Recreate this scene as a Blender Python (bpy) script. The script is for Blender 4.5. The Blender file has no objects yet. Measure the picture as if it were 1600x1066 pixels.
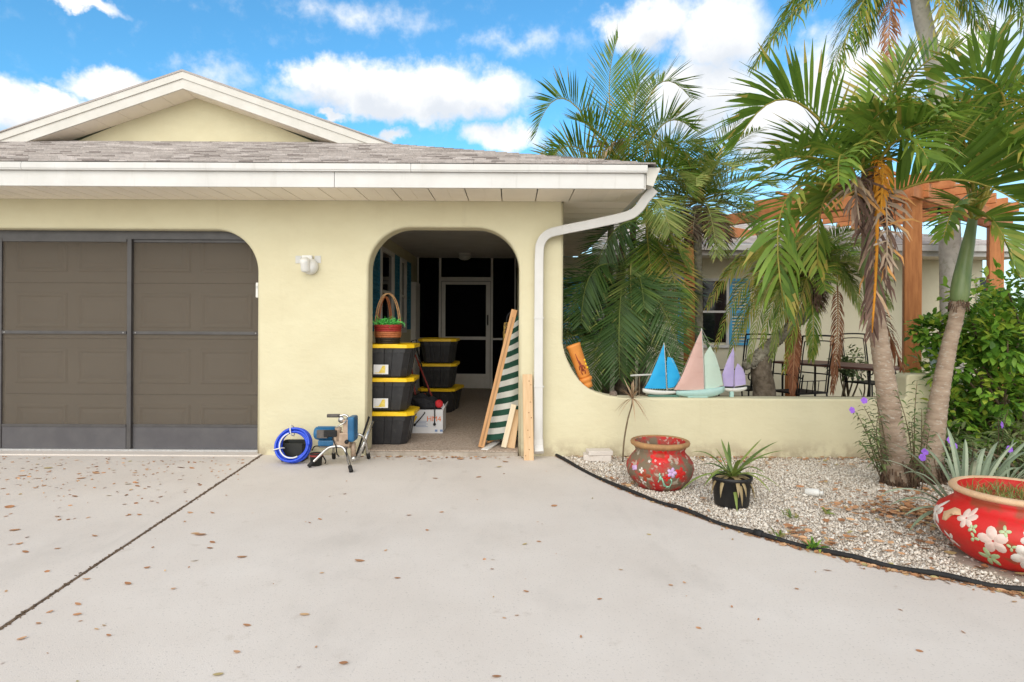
import bpy, bmesh, math, random
import numpy as np
from mathutils import Vector, Matrix
from mathutils.geometry import tessellate_polygon

R = math.radians
scene = bpy.context.scene
COL = scene.collection
random.seed(7)

# ------------------------------------------------------------------ camera, world, sun, exposure
F, CX, HY, ROLL, H = 960.0, 800.0, 505.0, 0.0052, 1.342      # focal length in photo pixels, principal point, roll, eye height
cam_data = bpy.data.cameras.new("camera")
cam = bpy.data.objects.new("camera", cam_data)
COL.objects.link(cam)
cam.location = (0, 0, H)
cam.rotation_euler = (R(90), -ROLL, 0)
cam_data.sensor_width = 36.0
cam_data.lens = F / 1600 * 36
cam_data.shift_y = -(533 - HY) / 1600
cam_data.clip_end = 2000
cam_data.clip_start = 0.05
scene.camera = cam

scene.view_settings.view_transform = 'Standard'
scene.view_settings.look = 'None'
scene.view_settings.gamma = 1
scene.view_settings.use_curve_mapping = False
scene.view_settings.exposure = 1.02
scene.cycles.max_bounces = 8
scene.cycles.diffuse_bounces = 5
scene.cycles.transparent_max_bounces = 16
scene.cycles.use_adaptive_sampling = True
scene.cycles.use_denoising = True
scene.cycles.sample_clamp_indirect = 6

SUN_EL, SUN_AZ = R(27), R(195)       # azimuth clockwise from +Y: behind the camera, a little to the left
sun_data = bpy.data.lights.new("sun", 'SUN')
sun_data.energy = 1.5
sun_data.angle = R(75)
sun_data.color = (1.0, 0.93, 0.83)
sun = bpy.data.objects.new("sun", sun_data)
COL.objects.link(sun)
sd = Vector((math.sin(SUN_AZ) * math.cos(SUN_EL), math.cos(SUN_AZ) * math.cos(SUN_EL), math.sin(SUN_EL)))
sun.rotation_euler = sd.to_track_quat('Z', 'Y').to_euler()
sun.location = sd * 30

def build_world():
    w = bpy.data.worlds.new("World"); scene.world = w
    w.use_nodes = True
    nt = w.node_tree; N = nt.nodes; L = nt.links
    N.clear()
    out = N.new('ShaderNodeOutputWorld'); bg = N.new('ShaderNodeBackground')
    L.new(bg.outputs[0], out.inputs[0]); bg.inputs[1].default_value = 0.1
    sky = N.new('ShaderNodeTexSky'); sky.sky_type = 'NISHITA'; sky.sun_disc = False
    sky.sun_elevation = SUN_EL; sky.sun_rotation = SUN_AZ
    sky.air_density = 1.0; sky.dust_density = 0.3; sky.ozone_density = 2.0
    def math_(op, a, b=None, clamp=False):
        n = N.new('ShaderNodeMath'); n.operation = op; n.use_clamp = clamp
        for i, x in enumerate((a, b)):
            if x is None: continue
            if isinstance(x, (int, float)): n.inputs[i].default_value = x
            else: L.new(x, n.inputs[i])
        return n.outputs[0]
    def vmath(op, a, b=None):
        n = N.new('ShaderNodeVectorMath'); n.operation = op
        for i, x in enumerate((a, b)):
            if x is None: continue
            if isinstance(x, tuple): n.inputs[i].default_value = x
            else: L.new(x, n.inputs[i])
        return n
    tc = N.new('ShaderNodeTexCoord')
    d = tc.outputs['Generated']
    sep = N.new('ShaderNodeSeparateXYZ'); L.new(d, sep.inputs[0])
    az = math_('ARCTAN2', sep.outputs[0], sep.outputs[1])
    el = math_('ARCSINE', sep.outputs[2])
    comb = N.new('ShaderNodeCombineXYZ'); L.new(az, comb.inputs[0]); L.new(el, comb.inputs[1])
    def noise(scale, detail, rough, vec):
        n = N.new('ShaderNodeTexNoise'); n.inputs['Scale'].default_value = scale
        n.inputs['Detail'].default_value = detail; n.inputs['Roughness'].default_value = rough
        L.new(vec, n.inputs['Vector']); return n
    n1 = noise(13, 5, 0.6, d)
    n2 = noise(34, 4, 0.62, d)
    w1 = vmath('SUBTRACT', n1.outputs['Color'], (0.5, 0.5, 0.5)).outputs[0]
    w1 = vmath('MULTIPLY', w1, (0.075, 0.065, 0)).outputs[0]
    q = vmath('ADD', comb.outputs[0], w1).outputs[0]
    w2 = vmath('MULTIPLY', vmath('SUBTRACT', n2.outputs['Color'], (0.5, 0.5, 0.5)).outputs[0], (0.03, 0.025, 0)).outputs[0]
    q = vmath('ADD', q, w2).outputs[0]
    blobs = [(505, 130, 75, 34, 1), (600, 140, 90, 42, 1), (690, 142, 85, 44, 1), (760, 148, 70, 36, 1), (620, 168, 190, 26, 1),
             (785, 214, 62, 24, .9), (30, 172, 60, 48, 1), (95, 165, 40, 24, 1), (170, 142, 75, 28, 1), (60, 195, 130, 30, .9),
             (330, 122, 90, 26, .35), (1010, 34, 82, 40, 1), (1120, 55, 85, 60, .9), (1090, 150, 110, 66, 1), (1215, 190, 110, 60, 1),
             (120, 2, 80, 12, .9), (512, 186, 26, 9, .8), (606, 213, 26, 9, .7), (1330, 130, 140, 80, .8), (560, 25, 170, 22, .28),
             (820, 70, 120, 20, .25), (1500, 60, 140, 60, .6), (-150, 170, 150, 60, 1), (1700, 190, 160, 80, .9), (500, -140, 220, 70, .8)]
    def cover(vec, sel):
        acc = None
        for px, py, ra, rb, wt in sel:
            dx, dz = (px - CX) / F, (HY - py) / F
            a0 = math.atan2(dx, 1); e0 = math.atan2(dz, math.hypot(1, dx))
            s = vmath('SUBTRACT', vec, (a0, e0, 0)).outputs[0]
            s = vmath('MULTIPLY', s, (F / ra * (1 + dx * dx), F / rb * math.hypot(1, dx), 0)).outputs[0]
            l = vmath('LENGTH', s).outputs['Value']
            v = math_('MULTIPLY', math_('SUBTRACT', 1.22, l), wt)
            acc = v if acc is None else math_('MAXIMUM', acc, v)
        return acc
    c1 = cover(q, blobs)
    # cumulus outside the view, made denser there to whiten the light
    zz = math_('ADD', math_('MAXIMUM', sep.outputs[2], 0.0), 0.22)
    pl = vmath('DIVIDE', d, None); 
    cz = N.new('ShaderNodeCombineXYZ'); L.new(zz, cz.inputs[0]); L.new(zz, cz.inputs[1]); L.new(zz, cz.inputs[2])
    L.new(cz.outputs[0], pl.inputs[1])
    ng = noise(1.7, 7, 0.58, pl.outputs[0])
    side = math_('MAXIMUM', math_('MULTIPLY', math_('SUBTRACT', math_('ABSOLUTE', az), 0.86), 5, True), math_('MULTIPLY', math_('SUBTRACT', el, 0.62), 5, True))
    gen = math_('MULTIPLY', math_('MULTIPLY', math_('SUBTRACT', ng.outputs[0], 0.40), 7), side)
    c1 = math_('MAXIMUM', c1, gen)
    fine = math_('MULTIPLY', math_('SUBTRACT', n2.outputs[0], 0.5), 0.65)
    dens = math_('ADD', c1, fine)
    mr = N.new('ShaderNodeMapRange'); mr.interpolation_type = 'SMOOTHSTEP'
    L.new(dens, mr.inputs[0]); mr.inputs[1].default_value = 0.0; mr.inputs[2].default_value = 0.70
    # lit tops and greyer bases
    up = vmath('ADD', q, (0, 0.035, 0)).outputs[0]
    c2 = math_('ADD', cover(up, [b for b in blobs if b[2] * b[3] > 2400 and b[4] > .7 and -200 < b[0] < 1400 and b[1] > 0]), fine)
    ms = N.new('ShaderNodeMapRange'); ms.interpolation_type = 'SMOOTHSTEP'
    L.new(c2, ms.inputs[0]); ms.inputs[1].default_value = 0.0; ms.inputs[2].default_value = 1.1
    cc = N.new('ShaderNodeMix'); cc.data_type = 'RGBA'
    L.new(ms.outputs[0], cc.inputs[0])
    cc.inputs[6].default_value = (6.0, 5.9, 5.75, 1); cc.inputs[7].default_value = (4.0, 4.25, 4.6, 1)
    tint = N.new('ShaderNodeMix'); tint.data_type = 'RGBA'; tint.blend_type = 'MULTIPLY'; tint.inputs[0].default_value = 1
    L.new(sky.outputs[0], tint.inputs[6]); tint.inputs[7].default_value = (0.48, 0.98, 1.13, 1)
    hz = N.new('ShaderNodeMapRange'); hz.interpolation_type = 'SMOOTHSTEP'; L.new(el, hz.inputs[0])
    hz.inputs[1].default_value = 0.0; hz.inputs[2].default_value = 0.30; hz.inputs[3].default_value = 0.85; hz.inputs[4].default_value = 0.0
    hm = N.new('ShaderNodeMix'); hm.data_type = 'RGBA'; L.new(hz.outputs[0], hm.inputs[0]); L.new(tint.outputs[2], hm.inputs[6]); hm.inputs[7].default_value = (4.9, 5.3, 5.6, 1)
    mx = N.new('ShaderNodeMix'); mx.data_type = 'RGBA'
    L.new(mr.outputs[0], mx.inputs[0]); L.new(hm.outputs[2], mx.inputs[6]); L.new(cc.outputs[2], mx.inputs[7])
    L.new(mx.outputs[2], bg.inputs[0])
build_world()
scene.world.cycles.sampling_method = 'MANUAL'; scene.world.cycles.sample_map_resolution = 256

# ------------------------------------------------------------------ helpers
def P(px, py, Y):
    """photo pixel at depth Y -> point"""
    dx, dy = px - CX, py - HY
    u, v = dx + dy * ROLL, dy - dx * ROLL
    return Vector((u * Y / F, Y, H - v * Y / F))
def G(px, py, z=0.0):
    dx, dy = px - CX, py - HY
    u, v = dx + dy * ROLL, dy - dx * ROLL
    Y = (H - z) * F / v
    return Vector((u * Y / F, Y, z))

MATS = {}
def pm(name, col, col2=None, vscale=6, vdetail=4, rough=0.6, bump=0.0, bscale=60, bdetail=3, metallic=0.0, spec=0.4,
       stretch=None, tint=None, trans=0.0, alpha=1.0, coord='Object', ramp=(0.35, 0.65), speck=None, coat=0.0, objrand=0.0, transmission=0.0, bdist=0.01):
    """one procedural material: two colours mixed by noise, optional bump, per-face tint attribute, specks, translucency"""
    m = bpy.data.materials.new(name); MATS[name] = m
    m.use_nodes = True
    nt = m.node_tree; N = nt.nodes; L = nt.links
    b = N['Principled BSDF']; out = N['Material Output']
    b.inputs['Roughness'].default_value = rough
    b.inputs['Metallic'].default_value = metallic
    b.inputs['Specular IOR Level'].default_value = spec
    if coat: b.inputs['Coat Weight'].default_value = coat; b.inputs['Coat Roughness'].default_value = 0.15
    if transmission: b.inputs['Transmission Weight'].default_value = transmission
    tc = N.new('ShaderNodeTexCoord'); vec = tc.outputs[coord] if coord != 'Position' else N.new('ShaderNodeNewGeometry').outputs['Position']
    if stretch:
        mp = N.new('ShaderNodeMapping'); mp.inputs['Scale'].default_value = stretch
        L.new(vec, mp.inputs[0]); vec = mp.outputs[0]
    def rgba(c): return (c[0], c[1], c[2], 1)
    col_out = None
    if col2 is not None:
        n = N.new('ShaderNodeTexNoise'); n.inputs['Scale'].default_value = vscale; n.inputs['Detail'].default_value = vdetail
        n.inputs['Roughness'].default_value = 0.6
        L.new(vec, n.inputs['Vector'])
        cr = N.new('ShaderNodeValToRGB'); cr.color_ramp.elements[0].position = ramp[0]; cr.color_ramp.elements[1].position = ramp[1]
        cr.color_ramp.elements[0].color = rgba(col); cr.color_ramp.elements[1].color = rgba(col2)
        L.new(n.outputs[0], cr.inputs[0]); col_out = cr.outputs[0]
    else:
        rgb = N.new('ShaderNodeRGB'); rgb.outputs[0].default_value = rgba(col); col_out = rgb.outputs[0]
    if tint:        # list of (position, colour) read by the per-face 'tint' attribute
        at = N.new('ShaderNodeAttribute'); at.attribute_name = 'tint'
        cr = N.new('ShaderNodeValToRGB')
        els = cr.color_ramp.elements
        while len(els) < len(tint): els.new(0.5)
        for e, (p_, c_) in zip(els, tint): e.position = p_; e.color = rgba(c_)
        L.new(at.outputs['Fac'], cr.inputs[0])
        if col2 is not None:
            mx = N.new('ShaderNodeMix'); mx.data_type = 'RGBA'; mx.blend_type = 'MULTIPLY'; mx.inputs[0].default_value = 1
            L.new(cr.outputs[0], mx.inputs[6]); L.new(col_out, mx.inputs[7]); col_out = mx.outputs[2]
        else: col_out = cr.outputs[0]
    if speck:       # (scale, threshold, colour, amount)
        n = N.new('ShaderNodeTexNoise'); n.inputs['Scale'].default_value = speck[0]; n.inputs['Detail'].default_value = 2
        L.new(vec, n.inputs['Vector'])
        mr = N.new('ShaderNodeMapRange'); L.new(n.outputs[0], mr.inputs[0])
        mr.inputs[1].default_value = speck[1]; mr.inputs[2].default_value = speck[1] + 0.06; mr.inputs[4].default_value = speck[3]
        mx = N.new('ShaderNodeMix'); mx.data_type = 'RGBA'
        L.new(mr.outputs[0], mx.inputs[0]); L.new(col_out, mx.inputs[6]); mx.inputs[7].default_value = rgba(speck[2]); col_out = mx.outputs[2]
    if objrand:
        oi = N.new('ShaderNodeObjectInfo'); hsv = N.new('ShaderNodeHueSaturation')
        mr = N.new('ShaderNodeMapRange'); L.new(oi.outputs['Random'], mr.inputs[0]); mr.inputs[3].default_value = 1 - objrand; mr.inputs[4].default_value = 1 + objrand
        L.new(mr.outputs[0], hsv.inputs['Value']); L.new(col_out, hsv.inputs['Color']); col_out = hsv.outputs[0]
    L.new(col_out, b.inputs['Base Color'])
    if bump:
        n = N.new('ShaderNodeTexNoise'); n.inputs['Scale'].default_value = bscale; n.inputs['Detail'].default_value = bdetail
        L.new(vec, n.inputs['Vector'])
        bp = N.new('ShaderNodeBump'); bp.inputs['Strength'].default_value = bump; bp.inputs['Distance'].default_value = bdist
        L.new(n.outputs[0], bp.inputs['Height']); L.new(bp.outputs[0], b.inputs['Normal'])
    sh = b.outputs[0]
    if trans:
        t = N.new('ShaderNodeBsdfTranslucent'); L.new(col_out, t.inputs[0])
        ms = N.new('ShaderNodeMixShader'); ms.inputs[0].default_value = trans
        L.new(sh, ms.inputs[1]); L.new(t.outputs[0], ms.inputs[2]); sh = ms.outputs[0]
    if alpha < 1:
        t = N.new('ShaderNodeBsdfTransparent'); ms = N.new('ShaderNodeMixShader'); ms.inputs[0].default_value = alpha
        L.new(t.outputs[0], ms.inputs[1]); L.new(sh, ms.inputs[2]); sh = ms.outputs[0]
    L.new(sh, out.inputs[0])
    return m

def stain(name, vec_scale, scale, lo, hi, colour, amount, zmax=None, detail=5, crack=False):
    """lay a stain, dirt or crack pattern with its own shape over a material's base colour"""
    m = MATS[name]; nt = m.node_tree; N = nt.nodes; L = nt.links
    b = N['Principled BSDF']; old = b.inputs['Base Color'].links[0].from_socket
    geo = N.new('ShaderNodeNewGeometry'); mp = N.new('ShaderNodeMapping'); mp.inputs['Scale'].default_value = vec_scale
    L.new(geo.outputs['Position'], mp.inputs[0]); vec = mp.outputs[0]
    n = N.new('ShaderNodeTexNoise'); n.inputs['Scale'].default_value = scale; n.inputs['Detail'].default_value = detail; n.inputs['Roughness'].default_value = .65
    L.new(vec, n.inputs['Vector']); val = n.outputs[0]
    if crack:
        vo = N.new('ShaderNodeTexVoronoi'); vo.feature = 'DISTANCE_TO_EDGE'; vo.inputs['Scale'].default_value = crack
        ad = N.new('ShaderNodeVectorMath'); ad.operation = 'MULTIPLY_ADD'; ad.inputs[1].default_value = (.35, .35, .35)
        L.new(n.outputs['Color'], ad.inputs[0]); L.new(vec, ad.inputs[2]); L.new(ad.outputs[0], vo.inputs['Vector']); val = vo.outputs['Distance']
    mr = N.new('ShaderNodeMapRange'); mr.interpolation_type = 'SMOOTHSTEP'; L.new(val, mr.inputs[0])
    mr.inputs[1].default_value = lo; mr.inputs[2].default_value = hi
    mr.inputs[3].default_value = amount if crack else 0; mr.inputs[4].default_value = 0 if crack else amount
    fac = mr.outputs[0]
    if zmax:
        sp = N.new('ShaderNodeSeparateXYZ'); L.new(geo.outputs['Position'], sp.inputs[0])
        mz = N.new('ShaderNodeMapRange'); L.new(sp.outputs[2], mz.inputs[0]); mz.inputs[1].default_value = 0; mz.inputs[2].default_value = zmax; mz.inputs[3].default_value = 1; mz.inputs[4].default_value = 0
        mu = N.new('ShaderNodeMath'); mu.operation = 'MULTIPLY'; L.new(fac, mu.inputs[0]); L.new(mz.outputs[0], mu.inputs[1]); fac = mu.outputs[0]
    mx = N.new('ShaderNodeMix'); mx.data_type = 'RGBA'; L.new(fac, mx.inputs[0]); L.new(old, mx.inputs[6]); mx.inputs[7].default_value = (*colour, 1)
    L.new(mx.outputs[2], b.inputs['Base Color'])
def tag(o, label=None, cat=None, group=None, kind=None):
    if label: o['label'] = label
    if cat: o['category'] = cat
    if group: o['group'] = group
    if kind: o['kind'] = kind
    return o
def thing(name, label, cat, loc=(0, 0, 0), group=None, rot=(0, 0, 0)):
    o = bpy.data.objects.new(name, None); COL.objects.link(o)
    o.empty_display_size = 0.1
    o.location = loc; o.rotation_euler = rot
    return tag(o, label, cat, group)
def world_loc(o):
    v = Vector((0, 0, 0))
    while o is not None:
        v += Vector(o.location); o = o.parent
    return v
def copy_tree(o, parent=None):
    c = o.copy(); COL.objects.link(c); c.parent = parent
    for ch in list(o.children): copy_tree(ch, c)
    return c

class MB:
    """collects shapes, then links them as ONE mesh object"""
    def __init__(s): s.v = []; s.f = []; s.t = []; s.sm = []; s.tint = None
    def add(s, verts, faces, smooth=False, tint=None):
        o = len(s.v); s.v.extend([tuple(p) for p in verts])
        for f in faces:
            s.f.append([i + o for i in f]); s.sm.append(smooth); s.t.append(tint if tint is not None else 0.5)
        return s
    def box(s, c, d, M=None, tint=None):
        x, y, z = d[0] / 2, d[1] / 2, d[2] / 2
        vs = [Vector((a * x, b * y, e * z)) for a in (-1, 1) for b in (-1, 1) for e in (-1, 1)]
        if M is not None: vs = [M @ p for p in vs]
        vs = [p + Vector(c) for p in vs]
        return s.add(vs, [(0, 1, 3, 2), (4, 6, 7, 5), (0, 4, 5, 1), (2, 3, 7, 6), (0, 2, 6, 4), (1, 5, 7, 3)], tint=tint)
    def bb(s, x0, x1, y0, y1, z0, z1, tint=None):
        return s.box(((x0 + x1) / 2, (y0 + y1) / 2, (z0 + z1) / 2), (abs(x1 - x0), abs(y1 - y0), abs(z1 - z0)), tint=tint)
    def beam(s, a, b, w, h, up=(0, 0, 1), tint=None):
        a, b = Vector(a), Vector(b); d = b - a; l = d.length; d.normalize()
        sx = d.cross(Vector(up))
        if sx.length < 1e-4: sx = d.cross(Vector((1, 0, 0)))
        sx.normalize(); u = sx.cross(d)
        M = Matrix((sx, d, u)).transposed()
        return s.box((a + b) / 2, (w, l, h), M, tint)
    def sweep(s, pts, prof, cap=True, smooth=True, tint=None, scl=None, up0=None):
        pts = [Vector(p) for p in pts]; n = len(prof); k = len(pts); vs = []
        T = [(pts[min(i + 1, k - 1)] - pts[max(i - 1, 0)]).normalized() for i in range(k)]
        u = Vector(up0) if up0 else Vector((0, 0, 1))
        if abs(T[0].dot(u)) > 0.95: u = Vector((0, 1, 0)) if abs(T[0].y) < 0.9 else Vector((1, 0, 0))
        for i in range(k):
            u = (u - T[i] * u.dot(T[i])).normalized(); r = T[i].cross(u)
            sc = scl[i] if scl else 1.0
            for a, b in prof: vs.append(pts[i] + r * (a * sc) + u * (b * sc))
        fs = [(i * n + j, i * n + (j + 1) % n, (i + 1) * n + (j + 1) % n, (i + 1) * n + j) for i in range(k - 1) for j in range(n)]
        if cap: fs += [tuple(range(n - 1, -1, -1)), tuple((k - 1) * n + j for j in range(n))]
        return s.add(vs, fs, smooth, tint)
    def tube(s, pts, r, n=8, cap=True, tint=None):
        scl = list(r) if isinstance(r, (list, tuple)) else [r] * len(pts)
        prof = [(math.cos(2 * math.pi * j / n), math.sin(2 * math.pi * j / n)) for j in range(n)]
        return s.sweep(pts, prof, cap, True, tint, scl)
    def lathe(s, prof, c=(0, 0, 0), n=32, M=None, tint=None, smooth=True, cap=True):
        vs = []
        for r, z in prof:
            for j in range(n):
                a = 2 * math.pi * j / n; p = Vector((r * math.cos(a), r * math.sin(a), z))
                if M is not None: p = M @ p
                vs.append(p + Vector(c))
        fs = [(i * n + j, i * n + (j + 1) % n, (i + 1) * n + (j + 1) % n, (i + 1) * n + j) for i in range(len(prof) - 1) for j in range(n)]
        if cap and prof[0][0] > 1e-5: fs.append(tuple(range(n - 1, -1, -1)))
        if cap and prof[-1][0] > 1e-5: fs.append(tuple((len(prof) - 1) * n + j for j in range(n)))
        return s.add(vs, fs, smooth, tint)
    def sheet(s, pts, th, d, tint=None):
        """a flat polygon given as 3D points, th thick along direction d"""
        pts = [Vector(p) for p in pts]; n = len(pts); d = Vector(d).normalized() * th
        tri = tessellate_polygon([pts])
        fs = [tuple(t) for t in tri] + [tuple(i + n for i in t) for t in tri] + [(i, (i + 1) % n, (i + 1) % n + n, i + n) for i in range(n)]
        return s.add(pts + [p + d for p in pts], fs, tint=tint)
    def blade(s, pts, ws, wdir, tint=0.5, fold=0.0):
        """a leaf: centre line, half widths, width directions"""
        vs = []; k = len(pts)
        for i in range(k):
            w = wdir[i] if isinstance(wdir, list) else wdir
            vs += [pts[i] - w * ws[i], pts[i] + w * ws[i]]
        return s.add(vs, [(2 * i, 2 * i + 1, 2 * i + 3, 2 * i + 2) for i in range(k - 1)], True, tint)
    def xf(s, M): s.v = [tuple(M @ Vector(p)) for p in s.v]; return s
    def mesh(s, name, mat, bevel=0.0, seg=2, recalc=True):
        me = bpy.data.meshes.new(name)
        me.from_pydata(s.v, [], s.f)
        a = me.attributes.new('tint', 'FLOAT', 'FACE'); a.data.foreach_set('value', s.t)
        me.polygons.foreach_set('use_smooth', s.sm)
        if recalc or bevel:
            bm = bmesh.new(); bm.from_mesh(me)
            if recalc: bmesh.ops.recalc_face_normals(bm, faces=bm.faces)
            if bevel:
                es = [e for e in bm.edges if len(e.link_faces) == 2 and e.calc_face_angle(0) > R(30)]
                bmesh.ops.bevel(bm, geom=es, offset=bevel, segments=seg, profile=0.6, affect='EDGES', clamp_overlap=True)
            bm.to_mesh(me); bm.free()
        if mat: me.materials.append(MATS[mat])
        return me
    def build(s, name, mat, parent=None, bevel=0.0, seg=2, world=True, recalc=True, loc=None):
        if parent is not None and world:
            o = world_loc(parent); s.v = [(p[0] - o.x, p[1] - o.y, p[2] - o.z) for p in s.v]
        elif parent is None and loc is not None:
            s.v = [(p[0] - loc[0], p[1] - loc[1], p[2] - loc[2]) for p in s.v]
        ob = bpy.data.objects.new(name, s.mesh(name, mat, bevel, seg, recalc)); COL.objects.link(ob)
        if parent is not None: ob.parent = parent
        elif loc is not None: ob.location = loc
        return ob
def piece(name, me, parent, loc, rot=(0, 0, 0), scale=None):
    """a child that shares mesh data; loc in world coordinates, parent unrotated"""
    o = bpy.data.objects.new(name, me); COL.objects.link(o); o.parent = parent
    o.location = Vector(loc) - world_loc(parent); o.rotation_euler = rot
    if scale: o.scale = scale
    return o
def bez(p0, p1, p2, n):
    return [p0 * (1 - t) ** 2 + p1 * 2 * t * (1 - t) + p2 * t * t for t in (i / (n - 1) for i in range(n))]
def smooth_path(pts, n=6):
    """Catmull-Rom through the points"""
    pts = [Vector(p) for p in pts]; o = []
    for i in range(len(pts) - 1):
        a, b, c, d = pts[max(i - 1, 0)], pts[i], pts[i + 1], pts[min(i + 2, len(pts) - 1)]
        for k in range(n):
            t = k / n
            o.append(0.5 * ((2 * b) + (c - a) * t + (2 * a - 5 * b + 4 * c - d) * t * t + (3 * b - a - 3 * c + d) * t ** 3))
    o.append(pts[-1]); return o
def arc(cx, cz, r, a0, a1, n): return [(cx + r * math.cos(R(a0 + (a1 - a0) * i / n)), cz + r * math.sin(R(a0 + (a1 - a0) * i / n))) for i in range(n + 1)]
def wall_plate(mb, outline, flags, y0, th, b):
    """wall with outline [(x,z)] counter-clockwise seen from the front; rounded arrises on flagged edges"""
    n = len(outline); pts = [Vector((p[0], p[1])) for p in outline]
    def inset(k):
        res = []
        for i in range(n):
            e0 = (pts[i] - pts[i - 1]).normalized(); e1 = (pts[(i + 1) % n] - pts[i]).normalized()
            n0 = Vector((-e0.y, e0.x)) ; n1 = Vector((-e1.y, e1.x))
            d0 = k if flags[i - 1] else 0.0; d1 = k if flags[i] else 0.0
            det = n0.x * n1.y - n0.y * n1.x
            if abs(det) < 1e-3: off = (n0 * d0 + n1 * d1) / 2 if flags[i - 1] == flags[i] else Vector((0, 0))
            else: off = Vector(((d0 * n1.y - d1 * n0.y) / det, (n0.x * d1 - n1.x * d0) / det))
            res.append(pts[i] + off)
        return res
    rings = []
    for j in range(5):
        th_ = math.pi / 2 * j / 4
        rings.append([Vector((p.x, y0 + b * (1 - math.cos(th_)), p.y)) for p in inset(b * (1 - math.sin(th_)))])
    rings.append([Vector((p.x, y0 + th, p.y)) for p in pts])
    tri = tessellate_polygon([rings[0]])
    mb.add(rings[0], [tuple(t) for t in tri])
    for k in range(len(rings) - 1):
        vs = rings[k] + rings[k + 1]
        mb.add(vs, [(i, (i + 1) % n, (i + 1) % n + n, i + n) for i in range(n)], smooth=(k < 4))
    mb.add(rings[-1], [tuple(t) for t in tri])
    return mb
def weld(ob, dist=0.0005):
    bm = bmesh.new(); bm.from_mesh(ob.data); bmesh.ops.remove_doubles(bm, verts=bm.verts, dist=dist)
    bmesh.ops.recalc_face_normals(bm, faces=bm.faces); bm.to_mesh(ob.data); bm.free(); return ob
# ------------------------------------------------------------------ materials
pm('stucco', (0.605, 0.55, 0.372), (0.64, 0.588, 0.405), vscale=2.5, rough=0.85, bump=0.32, bscale=18, bdetail=5, spec=0.2, coord='Position', bdist=0.012, stretch=(1, 1, 1.6))
pm('stucco_back', (0.66, 0.62, 0.46), (0.69, 0.65, 0.49), vscale=2.5, rough=0.85, bump=0.4, bscale=22, bdetail=5, spec=0.2, coord='Position')
pm('white_trim', (0.64, 0.625, 0.60), (0.58, 0.565, 0.535), vscale=3, rough=0.45, coord='Position', bump=0.05, bscale=30)
pm('soffit_vinyl', (0.90, 0.82, 0.70), (0.86, 0.78, 0.66), vscale=4, rough=0.6, coord='Position', objrand=0.03)
pm('gutter_white', (0.63, 0.60, 0.55), (0.57, 0.545, 0.49), vscale=5, rough=0.4, coord='Position')
pm('shingle', (0.8, 0.8, 0.8), (1.1, 1.1, 1.1), vscale=60, rough=0.95, bump=0.6, bscale=300, spec=0.1, tint=[(0, (0.25, 0.215, 0.20)), (0.3, (0.42, 0.375, 0.35)), (0.75, (0.55, 0.50, 0.47)), (1, (0.66, 0.605, 0.575))])
pm('concrete', (0.60, 0.54, 0.483), (0.67, 0.615, 0.56), vscale=1.1, vdetail=10, rough=0.9, bump=0.3, bscale=160, bdetail=4, spec=0.15, coord='Position', speck=(90, 0.62, (0.36, 0.33, 0.30), 0.45), ramp=(0.3, 0.7), bdist=0.004)
pm('concrete_old', (0.30, 0.25, 0.20), (0.42, 0.37, 0.31), vscale=9, rough=0.95, bump=0.5, bscale=60, coord='Position')
pm('joint_dirt', (0.09, 0.06, 0.04), (0.20, 0.135, 0.085), vscale=30, rough=1, bump=0.8, bscale=80, coord='Position')
pm('pebble_floor', (0.33, 0.25, 0.19), (0.50, 0.41, 0.33), vscale=45, vdetail=3, rough=0.8, bump=0.5, bscale=90, coord='Position', speck=(70, 0.60, (0.12, 0.09, 0.07), 0.7))
pm('gravel_base', (0.44, 0.37, 0.30), (0.60, 0.53, 0.45), vscale=60, rough=1, bump=0.8, bscale=80, coord='Position')
pm('gravel_stone', (1, 1, 1), None, rough=0.9, bump=0.3, bscale=200, spec=0.2, tint=[(0, (0.32, 0.245, 0.18)), (0.25, (0.54, 0.455, 0.37)), (0.6, (0.71, 0.635, 0.54)), (1, (0.82, 0.77, 0.69))])
pm('mulch', (0.07, 0.045, 0.028), (0.17, 0.12, 0.075), vscale=20, rough=1, bump=0.9, bscale=50, coord='Position')
pm('lawn', (0.06, 0.09, 0.025), (0.11, 0.13, 0.04), vscale=8, rough=1, coord='Position')
pm('bronze_frame', (0.055, 0.050, 0.050), (0.075, 0.07, 0.068), vscale=8, rough=0.45, spec=0.4, coord='Position')
pm('kick_metal', (0.075, 0.07, 0.075), (0.092, 0.087, 0.09), vscale=5, rough=0.5, coord='Position', bump=0.1, bscale=40)
pm('screen_mesh', (0.12, 0.10, 0.08), (0.145, 0.122, 0.097), vscale=40, rough=0.9, alpha=0.52, coord='Position', spec=0.05)
pm('screen_black', (0.005, 0.005, 0.006), (0.009, 0.009, 0.011), vscale=40, rough=0.9, alpha=0.9, coord='Position', spec=0.0)
pm('garage_paint', (0.50, 0.44, 0.36), (0.54, 0.475, 0.39), vscale=4, rough=0.55, coord='Position')
pm('rubber', (0.012, 0.012, 0.013), (0.022, 0.021, 0.02), vscale=20, rough=0.7, spec=0.3)
pm('aluminium', (0.62, 0.62, 0.62), (0.5, 0.5, 0.5), vscale=30, rough=0.35, metallic=0.8)
pm('frame_white', (0.78, 0.74, 0.68), (0.72, 0.68, 0.62), vscale=8, rough=0.5)
pm('blue_shutter', (0.03, 0.20, 0.30), (0.04, 0.23, 0.35), vscale=8, rough=0.6, coord='Position')
pm('dark_glass', (0.01, 0.012, 0.014), rough=0.05, spec=0.6)
pm('ceiling_paint', (0.60, 0.57, 0.54), (0.66, 0.63, 0.60), vscale=3, rough=0.9, bump=0.5, bscale=40, coord='Position')
pm('dark_room', (0.05, 0.048, 0.045), (0.07, 0.066, 0.06), vscale=3, rough=0.95)
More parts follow.
